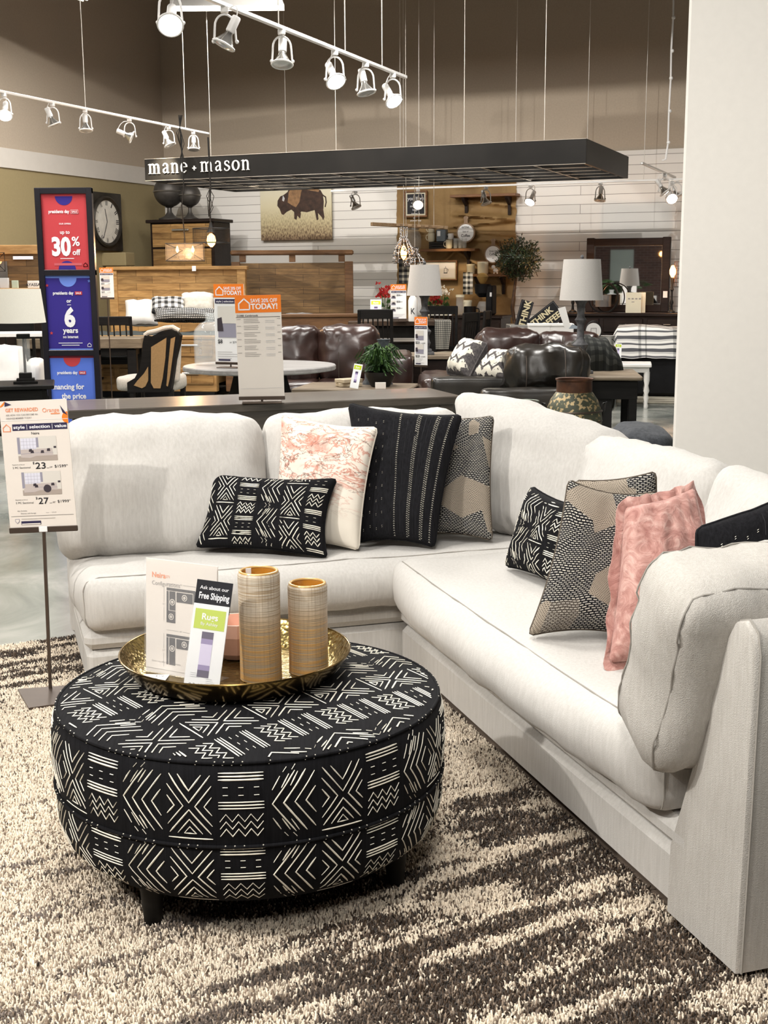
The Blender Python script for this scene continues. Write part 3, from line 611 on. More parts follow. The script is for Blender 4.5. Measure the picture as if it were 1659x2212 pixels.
def marble():
    m, nt, b = nodes('blush_marble_print'); tc = nt.nodes.new('ShaderNodeTexCoord'); uv = tc.outputs['UV']
    mp = nt.nodes.new('ShaderNodeMapping'); mp.inputs['Rotation'].default_value = (0, 0, R(28)); mp.inputs['Scale'].default_value = (3.4, 6, 1); nt.links.new(uv, mp.inputs[0])
    a = tex(nt, 'Noise', mp.outputs[0], Scale=1.2, Detail=5, Distortion=1.6); c = tex(nt, 'Noise', mp.outputs[0], Scale=1.6, Detail=7, Roughness=.6, Distortion=2.2); d = tex(nt, 'Noise', mp.outputs[0], Scale=.8, Detail=6, Roughness=.65, Distortion=2.6)
    base = ramp(nt, a.outputs[0], [(.40, (.84, .78, .69)), (.56, (.82, .73, .64)), (.66, (.74, .36, .29)), (.74, (.82, .74, .66))])
    v1 = ramp(nt, c.outputs[0], [(.468, (0, 0, 0)), (.50, (1, 1, 1)), (.532, (0, 0, 0))]); v2 = ramp(nt, d.outputs[0], [(.486, (0, 0, 0)), (.50, (1, 1, 1)), (.514, (0, 0, 0))])
    col = mix(nt, v1, base, (.60, .25, .18)); sp = nt.nodes.new('ShaderNodeSeparateXYZ'); nt.links.new(uv, sp.inputs[0])
    col = mix(nt, v2, col, (.20, .10, .075)); lower = ramp(nt, sp.outputs[1], [(.10, (1, 1, 1)), (.26, (0, 0, 0))]); col = mix(nt, lower, col, (.82, .76, .66))
    nt.links.new(col, b.inputs['Base Color']); sset(b, Roughness=.8, Specular_IOR_Level=.2); return m
mb = marble()
def velvet():
    m, nt, b = nodes('blush_velvet'); n = tex(nt, 'Noise', coords(nt), Scale=16, Detail=5, Roughness=.65, Distortion=1.5)
    nt.links.new(ramp(nt, n.outputs[0], [(.32, (.33, .145, .125)), (.5, (.48, .255, .22)), (.68, (.66, .43, .38))]), b.inputs['Base Color']); bump(nt, b, n.outputs[0], .5, .012); sset(b, Roughness=.7, Sheen_Weight=.45, Sheen_Roughness=.4, Sheen_Tint=(1, .8, .76, 1), Specular_IOR_Level=.2); return m
vel = velvet()
def mkpil(name, label, q, th, mat, deco=None, flange=0, **k):
    m = M(); fn, w_, h, per = pillow(m, mat, [Vector(p) for p in q], th, **k)
    t = thing(name, label, 'pillow', (0, 0, 0))
    if deco: deco(m, fn, w_, h)
    o = m.build('cover', t, 80)
    pm = M(); pm.tube(per, .0042, mat, 6, True); pm.build('piping', t, 80) if not flange else None
    if flange:
        n = len(per); c = sum(per, Vector())/n; pts = []; wv = []
        for i, p_ in enumerate(per): d = (p_-c).normalized(); nn = Vector((0.3, -.7, .2)); pts.append(p_ - d*.004); wv.append(p_ + d*flange*(1+.12*math.sin(i*1.3)) + nn*.008*math.sin(i*.9))
        V = [tuple(x) for x in pts] + [tuple(x) for x in wv] + [tuple(x + (x-c).normalized()*.0 + Vector((0, .004, 0))) for x in wv] + [tuple(x+Vector((0, .006, 0))) for x in pts]
        pm = M(); pm.add(V, [[i, (i+1) % n, n+(i+1) % n, n+i] for i in range(n)] + [[n+i, n+(i+1) % n, 2*n+(i+1) % n, 2*n+i] for i in range(n)] + [[2*n+i, 2*n+(i+1) % n, 3*n+(i+1) % n, 3*n+i] for i in range(n)], mat); pm.build('flange', t, 80)
    return t
def mudd(off=0):
    def d(m, fn, w_, h):
        W, Hh = .103, .150; nc = int(w_/W)+2
        for i in range(nc):
            for j in range(-1, 3):
                for P in motif((i+off) % 3, i*W - .05, j*Hh + (.02 if i % 2 else -.03), W*.95, Hh): m.ribbons([P], fn, .0035, thread, .010, .0012)
    return d
def striped(m, fn, w_, h):
    def chain(x, s=1):
        k = int(h/.0095)
        for i in range(k):
            v = .008 + i*(h-.016)/k; m.ribbons([[(x-.0034, v), (x, v+.004*s), (x+.0034, v)]], fn, .0026, thread, .004, .0016)
    for j, x in enumerate((.06, .12, .17, .215)):
        for i in range(9): v = .03 + i*(h-.05)/9 + .01*(j % 2); m.ribbons([[(w_*x*1.6, v), (w_*x*1.6+.004, v+.002)], [(w_*x*1.6, v+.006), (w_*x*1.6+.004, v+.008)]], fn, .0032, thread, .005, .0016)
    for x in (.50, .66, .82): chain(w_*x); (chain(w_*x+.0085, -1) if x > .6 else None)
    chain(w_*.97-.012)
    for x in (.40, .44, .57, .61, .73, .77): m.ribbons([[(w_*x, .01), (w_*x, h-.01)]], fn, .0012, flat('charcoal_stripe%.2f' % x, (.03, .03, .034)), .02, .0008)
blkc = fabric('black_slub_cotton', (.005, .005, .006), (.014, .014, .017), (160, 160, 6), 700, sheen=0)
mkpil('throw_pillow', 'patchwork grey stitched pillow standing behind the striped black pillow in the corner', [sofa(.13, 2.56, .475), sofa(.415, 2.372, .472), sofa(.468, 2.50, .95), sofa(.19, 2.70, .95)], .11, sg, seed=3, pinch=.08)
mkpil('throw_pillow', 'large black pillow with white chain stripes at the centre of the far seat', [sofa(-.10, 2.50, .475), sofa(.158, 2.335, .470), sofa(.315, 2.45, .965), sofa(-.07, 2.73, 1.0)], .15, blkc, striped, seed=4, pinch=.08)
mkpil('throw_pillow', 'blush and white marble print pillow between the lumbar and the striped pillow', [sofa(-.43, 2.60, .475), sofa(-.132, 2.385, .470), sofa(-.020, 2.49, .925), sofa(-.342, 2.735, .965)], .13, mb, seed=5, pinch=.08)
mkpil('lumbar_pillow', 'rectangular black embroidered lumbar pillow lying low on the far seat', [sofa(-.72, 2.63, .472), sofa(-.278, 2.31, .466), sofa(-.205, 2.42, .745), sofa(-.640, 2.735, .742)], .13, mud, mudd(2), seed=6, pinch=.11)
mkpil('lumbar_pillow', 'smaller black embroidered pillow half hidden behind the patchwork pillow on the right seat', [sofa(.285, 1.925, .475), sofa(.335, 1.56, .475), sofa(.43, 1.60, .74), sofa(.37, 1.90, .765)], .12, mud, mudd(1), seed=7, pinch=.10)
mkpil('throw_pillow', 'grey stitched pillow whose dark corner shows above the patchwork pillow on the right seat', [sofa(.30, 1.40, .475), sofa(.52, 1.22, .475), sofa(.525, 1.32, .895), sofa(.31, 1.44, .86)], .12, sg, seed=8, pinch=.06)
mkpil('throw_pillow', 'patchwork grey pillow leaning in front on the right seat beside the blush velvet one', [sofa(.0, 1.10, .475), sofa(.31, .95, .475), sofa(.42, 1.12, .87), sofa(.148, 1.16, .915)], .17, sg, seed=9, pinch=.11)
mkpil('throw_pillow', 'blush pink velvet pillow with a wide flange on the right seat', [sofa(.09, .78, .478), sofa(.42, .70, .475), sofa(.455, .985, .90), sofa(.215, .945, .865)], .17, vel, None, .028, seed=10, pinch=.05, wr=.010)
mkpil('throw_pillow', 'black pillow with white stitched lines at the right edge behind the arm cushion', [sofa(.22, .57, .475), sofa(.64, .57, .475), sofa(.66, .63, .99), sofa(.25, .63, .865)], .13, blkc, striped, seed=11, pinch=.05)
# standing price sign at the left of the sectional
bz = bronze
def housesign(m, x, y, s, mat=orange2): m.house(x, y, s, mat, -.001, .1)
def lines(m, x0, x1, y, n, dy, mat=lightgrey, h=.0016, yy=-.0009):
    for i in range(n): m.rect(x0, y-dy*i-h, x0+(x1-x0)*random.uniform(.7, 1), y-dy*i, mat, yy)
SP = Vector((-1.229, 4.375, 0)); base_y = 4.36
bl, br_, tl = aty(22, 1143, base_y), aty(166, 1137, base_y), aty(12, 867, base_y+.012)
mt, W, Hh = cardframe(bl, br_, tl); t = thing('price_sign', 'tall bronze floor stand with white sofa price card at the left end of the sectional', 'sign', (0, 0, 0)); t.matrix_world = mt
m = M(); m.box((W/2, .003, Hh/2), (W, .003, Hh), paper, .0003); m.rect(0, 0, W, Hh, paper, .001); k = W/.25; y = Hh
m.disc(.0, y, .022*k, orange, .0, -PI/2, 0); m.poly([(.022*k, y-.002), (.046*k, y-.014*k), (.02*k, y-.020*k)], navy, .0)
m.poly([(W, y-.06*k), (W-.026*k, y-.022*k), (W-.018*k, y-.05*k)], navy, .0); m.disc(W, y-.068*k, .022*k, orange, .0004, PI/2, 3*PI/2); 
m.text('GET REWARDED', .022*k, y-.040*k, .0135*k, orange2, 'l', .02, -.0002, fit=.12*k); m.text('ASK HOW YOU CAN BECOME AN', .022*k, y-.055*k, .0065*k, greyink, 'l', .01, -.0002, fit=.118*k); m.text('ORANGE MEMBER TODAY', .022*k, y-.067*k, .0065*k, greyink, 'l', .01, -.0002, fit=.095*k)
m.text('Orange', .158*k, y-.046*k, .016*k, orange2, 'l', .0, -.0002, fit=.062*k, sx=.8); m.rect(.188*k, y-.054*k, .222*k, y-.050*k, orange2, -.0002)
m.rect(0, y-.073*k, W, y-.0715*k, paperb, -.0001); m.house(.008*k, y-.112*k, .026*k, orange2, -.0003, .11)
m.rect(.042*k, y-.110*k, W-.005*k, y-.086*k, navy, -.0001)
m.text('style', .046*k, y-.103*k, .012*k, pwhite, 'l', .02, -.0004, fit=.042*k); m.text('selection', .105*k, y-.103*k, .012*k, pwhite, 'l', .02, -.0004, fit=.076*k); m.text('value', .198*k, y-.103*k, .012*k, pwhite, 'l', .02, -.0004, fit=.044*k)
m.rect(.095*k, y-.107*k, .0965*k, y-.089*k, pwhite, -.0004); m.rect(.189*k, y-.107*k, .1905*k, y-.089*k, pwhite, -.0004)
m.text('Neira', W/2, y-.126*k, .0095*k, ink, 'c', .005, -.0003)
skyw = flat('photo_window_white', (.70, .70, .80)); curt = flat('photo_curtain_grey', (.30, .29, .36)); phs = flat('photo_sofa', (.52, .46, .44)); phf = flat('photo_floor', (.40, .34, .30)); phd = flat('photo_dark', (.05, .04, .05)); phw = flat('photo_wall', (.68, .65, .60))
def photo(x, yt, w_, h, kind):
    m.rect(x, yt-h, x+w_, yt, phw, -.0002); m.rect(x, yt-h, x+w_, yt-h*.78, phf, -.0003); m.rect(x+w_*.08, yt-h*.62, x+w_*.48, yt-h*.06, skyw, -.0003)
    for i in range(1, 5): m.rect(x+w_*(.08+.08*i), yt-h*.62, x+w_*(.08+.08*i)+.0007, yt-h*.06, curt, -.0004)
    for i in range(1, 4): m.rect(x+w_*.08, yt-h*(.06+.14*i), x+w_*.48, yt-h*(.06+.14*i)+.0007, curt, -.0004)
    m.rect(x, yt-h*.7, x+w_*.07, yt-h*.02, curt, -.0004); m.rect(x+w_*.48, yt-h*.45, x+w_*.54, yt-h*.04, curt, -.0004)
    m.poly([(x+w_*.07, yt-h*.84), (x+w_*.07, yt-h*.52), (x+w_*.88, yt-h*.5), (x+w_*.9, yt-h*.8), (x+w_*.45, yt-h*.8), (x+w_*.3, yt-h*.88)], phs, -.0005); m.poly([(x+w_*.07, yt-h*.70), (x+w_*.42, yt-h*.66), (x+w_*.9, yt-h*.68), (x+w_*.9, yt-h*.69), (x+w_*.42, yt-h*.675), (x+w_*.07, yt-h*.715)], curt, -.0007)
    for a, b in ((.28, .5), (.32, .56), (.58, .57), (.74, .5)): m.poly([(x+w_*a, yt-h*(b+.12)), (x+w_*(a+.09), yt-h*(b+.12)), (x+w_*(a+.08), yt-h*b), (x+w_*(a+.01), yt-h*(b+.01))], phd, -.0008)
    m.rect(x+w_*.92, yt-h*.5, x+w_*.985, yt-h*.42, phd, -.0008)
    if kind: m.disc(x+w_*.64, yt-h*.74, w_*.10, phd, -.0009); m.rect(x+w_*.04, yt-h*.88, x+w_*.32, yt-h*.68, phs, -.0009)
photo(.055*k, y-.134*k, .145*k, .090*k, 0); photo(.060*k, y-.264*k, .145*k, .088*k, 1)
for yy, a, pz, pc, cents in ((y-.252*k, '2 PC Sectional', '23', '1599', '98'), (y-.384*k, '3 PC Sectional', '27', '1999', '97')):
    m.text('Payments as low as', .030*k, yy+.014*k, .0042*k, ink, y=-.0003); m.text(a, .030*k, yy+.001*k, .0072*k, ink, y=-.0003, fit=.066*k); m.text('$', .106*k, yy+.016*k, .009*k, ink, 'l', .01, -.0003); m.text(pz, .115*k, yy-.002*k, .024*k, ink, 'l', .01, -.0003, fit=.038*k); m.rect(.156*k, yy-.0005, .166*k, yy+.0005, ink, -.0003)
    m.text('or', .168*k, yy, .008*k, ink, y=-.0003); m.text('$'+pc, .186*k, yy, .0105*k, ink, y=-.0003, fit=.042*k); m.text(cents, .229*k, yy+.006*k, .0045*k, ink, y=-.0003)
m.text('Also Available:', .033*k, y-.412*k, .0045*k, ink, y=-.0003); m.text('Ottoman with Storage', .045*k, y-.422*k, .0045*k, ink, y=-.0003); m.text('Items  --  $399.99', .140*k, y-.421*k, .0038*k, greyink, y=-.0003)
m.rect(.008*k, y-.4305*k, W-.008*k, y-.4295*k, ink, -.0003); m.poly([(.022*k, y-.440*k), (.038*k, y-.440*k), (.038*k, y-.450*k), (.030*k, y-.458*k), (.022*k, y-.450*k)], curt, -.0003); m.poly([(.024*k, y-.442*k), (.036*k, y-.442*k), (.036*k, y-.449*k), (.030*k, y-.455*k), (.024*k, y-.449*k)], paper, -.0005)
m.rect(.044*k, y-.463*k, .118*k, y-.449*k, navy, -.0003); m.rect(.046*k, y-.462*k, .116*k, y-.458*k, paper, -.0005); lines(m, .046*k, .19*k, y-.440*k, 1, .005, greyink, .0012); lines(m, .012*k, .22*k, y-.474*k, 1, .005, greyink, .0008)
m.build('price_card', t, 0); Mi = mt.inverted()
m = M(); m.box((W/2, .0, -.006), (W+.006, .009, .020), bz, .002); m.build('card_channel', t); m = M(); m.box((W/2, -.006, -.004), (.030, .004, .020), paperb, .001); m.build('clip', t)
m = M(); a = Mi @ Vector(SP); bq = Vector((W/2, .002, -.01)); m.bar(tuple(a + (Mi.to_3x3() @ Vector((0, 0, .012)))), tuple(bq), .011, .011, bz, (0, 1, 0)); m.build('pole', t)
pl = thing('x', None, None) if 0 else None
m = M(); c = [onz(38, 1488, .022), onz(62, 1529, .022), onz(196, 1510, .022), onz(180, 1478, .022)]; c2 = [Mi @ Vector((p.x, p.y, z)) for z in (.016, .022) for p in c]
m.add([tuple(p) for p in c2], [[0, 1, 2, 3], [7, 6, 5, 4], [0, 4, 5, 1], [1, 5, 6, 2], [2, 6, 7, 3], [3, 7, 4, 0]], bz); m.build('base_plate', t, 0)
# ---------------------------------------------------------------- hanging canopy and its letters
dk = plain('charcoal_canopy_paint', (.010, .009, .008), .5, .0, .2, var=.25, vs_=3)
lamin = plain('canopy_edge', (.35, .31, .26), .4, .3)
def glyph(m, ch, x, h, mat, y0, y1):
    def st(P, w_):
        n = len(P); w_ = w_ if isinstance(w_, list) else [w_]*n; A = []; B = []
        for i, p in enumerate(P):
            a, b = P[max(0, i-1)], P[min(n-1, i+1)]; L = math.hypot(b[0]-a[0], b[1]-a[1]) or 1; nx, ny = -(b[1]-a[1])/L, (b[0]-a[0])/L
            A.append((x+(p[0]+nx*w_[i]/2)*h, (p[1]+ny*w_[i]/2)*h)); B.append((x+(p[0]-nx*w_[i]/2)*h, (p[1]-ny*w_[i]/2)*h))
        for i in range(n-1): m.prism([B[i], B[i+1], A[i+1], A[i]], y0, y1, mat)
    def stem(a, top=1.0, sl=True):
        st([(a, 0), (a, top)], .15); st([(a-.17, .025), (a+.17, .025)], .05)
        if sl: st([(a-.20, top-.10), (a+.02, top-.02)], .06)
    def arch(a, b): st([(a+.05, .72), (a+.16, .88), (a+.30, .95), (b-.14, .93), (b-.03, .82), (b, .62)], [.05, .09, .12, .13, .14, .15])
    C = lambda cx, cy, rx, ry, a0, a1, n=16: [(cx+rx*math.cos(R(a0+(a1-a0)*i/n)), cy+ry*math.sin(R(a0+(a1-a0)*i/n))) for i in range(n+1)]
    if ch == 'n': stem(.2); arch(.2, .72); stem(.72, .66, False); return 1.02
    if ch == 'm': stem(.2); arch(.2, .70); stem(.70, .66, False); arch(.70, 1.2); stem(1.2, .66, False); return 1.5
    if ch == 'a':
        st(C(.38, .72, .24, .25, 175, 0), [.16]+[.10]*6+[.12]*6+[.14]*4); st([(.62, .72), (.62, .15), (.70, .04), (.82, .09)], [.15, .15, .12, .05]); st([(.60, .58), (.35, .50), (.17, .36), (.16, .18), (.28, .06), (.44, .08), (.60, .22)], [.05, .09, .13, .15, .12, .09, .05]); return .95
    if ch == 'e': st(C(.42, .5, .31, .46, 5, 320, 24), [.13]*3+[.09]*6+[.15]*9+[.12]*4+[.06]*3); st([(.13, .56), (.72, .56)], .06); return .92
    if ch == 'o': st(C(.45, .49, .35, .46, 0, 360, 28), [.16]*4+[.10]*6+[.16]*9+[.10]*6+[.16]*4); return 1.0
    if ch == 's': st([(.60, .74), (.56, .90), (.38, .97), (.20, .90), (.15, .74), (.25, .60), (.45, .50), (.62, .38), (.64, .20), (.50, .05), (.30, .02), (.12, .12), (.10, .28)], [.05, .08, .09, .12, .14, .15, .16, .15, .14, .10, .09, .08, .05]); return .84
    if ch == '+': st([(.30, .22), (.30, .78)], .13); st([(.04, .5), (.56, .5)], .13); return .75
    return .62
FL, FR, BR_ = inroom(onz(316.5, 391.5, 2.7)), inroom(onz(1276.8, 357.5, 2.7)), inroom(onz(1376.5, 389.7, 2.7))
cw, cdp = FR.x-FL.x, 2.35; ctop = inroom(onry(1277.2, 303.6, FR.y)).z - 2.7
t = thing('hanging_canopy', 'long charcoal canopy grid hung on wires with white serif lettering on its front', 'canopy', room(FL.x, FL.y-.03, 2.7), RROT)
m = M(); m.box((cw/2, .02, ctop/2), (cw, .04, ctop), dk, .003); m.build('front_panel', t)
M().box((cw/2, cdp-.02, ctop/2), (cw, .04, ctop), dk, .003).build('back_panel', t)
for x in (.02, cw-.02): M().box((x, cdp/2, ctop/2), (.04, cdp-.08, ctop), dk, .003).build('end_panel', t)
for i in range(1, 5): M().box((cw/2, cdp*i/5, .07), (cw-.08, .022, .12), dk, .003).box((cw/2, cdp*i/5, .0), (cw-.08, .026, .004), lamin, .001).build('grid_slat', t)
for i in range(1, 9): M().box((cw*i/9, cdp/2, .085), (.022, cdp-.08, .14), dk, .003).box((cw*i/9, cdp/2, .012), (.026, cdp-.08, .004), lamin, .001).build('cross_slat', t)
m = M()
for z in (.002, ctop-.002): m.box((cw/2, -.002, z), (cw, .004, .006), lamin, .001)
m.build('edge_trim', t)
x = 0; lh = .122; LT = []
for ch in 'mane + mason':
    if ch == ' ': x += lh*.36; continue
    m = M(); dx = glyph(m, ch, 0, lh*(1 if ch != '+' else .8), white, -.016, -.001)*lh*(1.10 if ch != '+' else .8); LT.append((x, m)); x += dx
for x0, m in LT:
    for v_ in m.v: v_[:, 0] = .06 + (v_[:, 0]+x0)*1.46/x; v_[:, 2] += .083
    m.build('raised_letter', t, 0)
wire = plain('hanging_wire', (.62, .58, .52), .4, .4)
for a, b in ((.9, .1), (.9, 2.2), (2.6, .1), (2.6, 2.2), (4.2, .1), (4.2, 2.2), (cw-.5, .1), (cw-.5, 2.2)): M().tube([(a, b, ctop-.01), (a, b, 4.48)], .0035, wire, 6).build('hanging_wire', t)
# ---------------------------------------------------------------- track lights
enam = plain('white_track_enamel', (.78, .76, .74), .35, var=.02)
refl = plain('lamp_glass_reflector', (.72, .70, .66), .12, .85, var=.1)
def head(loc, d, label, on=False, s=1.0, tw=0, mat=None, grp='track spotlight heads'):
    mat = mat or enam; t = thing('track_spotlight', label, 'spotlight', loc, tw, grp)
    M().box((0, 0, -.012*s), (.04*s, .03*s, .03*s), mat, .004).build('track_adapter', t)
    m = M(); m.tube([(.05*s*math.cos(a), 0, -.095*s+.06*s*math.sin(a)) for a in [PI*i/10 for i in range(11)]], .0055*s, mat, 6)
    for sx in (-1, 1): m.tube([(sx*.05*s, 0, -.095*s), (sx*.055*s, 0, -.165*s)], .0055*s, mat, 6); m.ball((sx*.058*s, 0, -.165*s), .010*s, mat, 6)
    m.build('yoke', t)
    dv = Matrix.Rotation(-tw, 3, 'Z') @ Vector(d).normalized(); q = dv.to_track_quat('Z', 'Y').to_matrix().to_4x4(); P = Matrix.Translation((0, 0, -.165*s)) @ q
    m = M(); m.T = P; m.lathe([(.020*s, -.135*s), (.023*s, -.13*s), (.023*s, -.055*s), (.018*s, -.05*s)], mat, n=16); m.build('socket', t)
    m = M(); m.T = P; m.lathe([(.017*s, -.055*s), (.022*s, -.035*s), (.052*s, .012*s), (.056*s, .020*s)], refl if not on else enam, n=20, close=False); m.build('reflector', t)
    m = M(); m.T = P; m.tube([(.057*s*math.cos(2*PI*i/24), .057*s*math.sin(2*PI*i/24), .018*s) for i in range(24)], .006*s, mat, 6, True); m.build('front_ring', t)
    m = M(); m.T = P; m.lathe([(.0, .030*s), (.03*s, .027*s), (.052*s, .019*s), (.05*s, .01*s), (0, .008*s)], bulb_on if on else glassface, n=20, close=False); m.build('lamp_face', t)
    m = M(); a = Vector((0, 0, -.03*s)); b = Vector((0, 0, -.165*s)) - dv*.13*s; c = (a+b)/2 + Vector((.03*s, 0, .05*s)) - dv*.05*s
    m.tube([a.lerp(c, k).lerp(c.lerp(b, k), k) for k in [i/8 for i in range(9)]], .003*s, mat, 5); m.build('lead_cable', t); return t
glassface = plain('unlit_lamp_face', (.55, .54, .52), .1, .3, var=.05)
def rail(name, a, b, label, mat=None, rods=(), n2='lighting_track', zc=7.18, grp=None):
    mat = mat or enam; a, b = Vector(a), Vector(b); L = (b-a).length; rz_ = math.atan2(b.y-a.y, b.x-a.x); t = thing(n2, label, 'lighting track', a, rz_)
    M().box((L/2, 0, .012), (L, .034, .026), mat, .004).build('rail', t)
    for k in rods: M().tube([(L*k, 0, .02), (L*k, 0, zc-a.z)], .004, wire, 6).build('suspension_wire', t)
    return a, b
a, b = rail('', room(-4.1, 5.2, 3.2), room(-4.1, 10.66, 3.2), 'nearest white lighting track crossing the top centre of the photo', rods=(.02, .55, .76, .90))
def ontrack(px, py, a, b):   # nearest point of the rail to a pixel ray
    d = ray(px, py); o = Vector((0, 0, H)); u = (b-a).normalized(); w0 = o-a; B = d.dot(u); D = d.dot(w0); E_ = u.dot(w0); A_ = d.dot(d); s_ = (A_*E_ - B*D)/(A_-B*B); return a + u*s_
for (px, py, d, on, lb) in [(362, -20, (.05, -.75, -.65), True, 'lit spotlight head nearest the camera on the central track'), (483, 20, (-.45, -.1, -.9), False, 'unlit spotlight head hanging below the fluorescent fixture, tilted left'), (607, 68, (-.02, -.28, -1), False, 'unlit spotlight head hanging straight down midway on the central track'), (722, 112, (.30, -.55, -.7), True, 'lit spotlight head right of the middle of the central track'), (789, 138, (.22, -.15, -1), False, 'unlit spotlight head second from the far end of the central track'), (847, 163, (.38, -.5, -.7), True, 'lit spotlight head at the far end of the central track')]:
    p = ontrack(px, py, a, b); head(p, d, lb, on, 1.28, R(8), grp='central track spotlight heads')
    if on: spot('track_lamp', p + Vector(d)*.24 + Vector((0, 0, -.2)), p + Vector(d)*3, 60, 80, .04)
a, b = rail('', room(-8.35, 7.6, 3.31), room(-8.35, 14.62, 3.31), 'white lighting track at the upper left along the olive wall', rods=(.3, .62, .92))
for (px, py, d, on, lb) in [(8, 203, (.1, -.6, -.7), True, 'lit spotlight head cut by the left edge of the photo'), (113, 223, (.35, .1, -.9), False, 'spotlight head second from the left on the upper left track'), (183, 241, (.05, -.15, -1), False, 'spotlight head third from the left on the upper left track'), (279, 259, (.8, .1, -.35), False, 'spotlight head aimed sideways on the upper left track'), (364, 276, (.4, -.1, -.9), False, 'spotlight head second from the right end of the upper left track'), (417, 287, (0, -.2, -1), False, 'spotlight head at the right end of the upper left track')]:
    head(ontrack(px, py, a, b), d, lb, on, 1.2, R(5), grp='upper left track spotlight heads')
p = inroom(onry(715, 416, 16.9)); q = inroom(onry(1478, 387.5, 16.9)); zt = (p.z+q.z)/2
a, b = rail('', room(p.x, 16.9, zt), room(q.x+.6, 16.9, zt), 'white lighting track running along the back wall below the canopy', rods=(.2, .8))
for (px, py, d, on, lb) in [(768, 415, (.35, -.2, -.8), False, 'grey spotlight head at the left end of the back track'), (903, 410, (0, -.8, -.5), True, 'lit spotlight head in front of the chalkboard picture'), (1050, 405, (.25, -.2, -.9), False, 'unlit spotlight head above the coffee boards'), (1146, 402, (-.35, -.5, -.7), True, 'lit spotlight head right of the brown paper wall'), (1297, 396, (-.1, -.15, -.9), False, 'unlit spotlight head above the framed mirror')]:
    head(ontrack(px, py, a, b), d, lb, on, 1.25, R(12), steel if not on and px < 1100 else None, 'back track spotlight heads')
a, b = rail('', room(-2.87, 15.2, 2.78), room(-2.87, 17.6, 2.78), 'short dark lighting track beside the cream wall at the right', steel, rods=())
for (px, py, d, on, lb) in [(1445, 358, (.55, -.2, -.8), False, 'spotlight head at the upper left of the cluster beside the cream wall'), (1452, 384, (0, -.8, -.5), True, 'glaring lit spotlight head at the bottom of the cluster beside the cream wall'), (1468, 376, (.45, -.25, -.8), False, 'spotlight head half hidden by the edge of the cream wall')]:
    p = ontrack(px, py, a, b); head(Vector((p.x, p.y, p.z)) if px != 1452 else aty(1452, 392, p.y), d, lb, on, 1.3, R(4), grp='right cluster spotlight heads')
p0 = aty(1438, 344, 16.2); cpts = [aty(x, y, 16.2) for x, y in ((1430, 347), (1438, 344), (1443, 310), (1445, 240), (1449, 170), (1450, 110), (1454, 40), (1456, -60))]
t = thing('power_cable', 'white power cable dropping from the ceiling beside the cream wall', 'cable', cpts[0]); m = M(); m.tube([p-cpts[0] for p in cpts]+[Vector((cpts[-1].x-cpts[0].x, 0, 7.15-cpts[0].z))], .012, enam, 6); m.build('cord', t)
for y in (38, 110, 169, 240, 308): M().ball(aty(1444 + (308-y)*.04, y, 16.2)-cpts[0], .024, enam, 8).build('cable_clip', t)
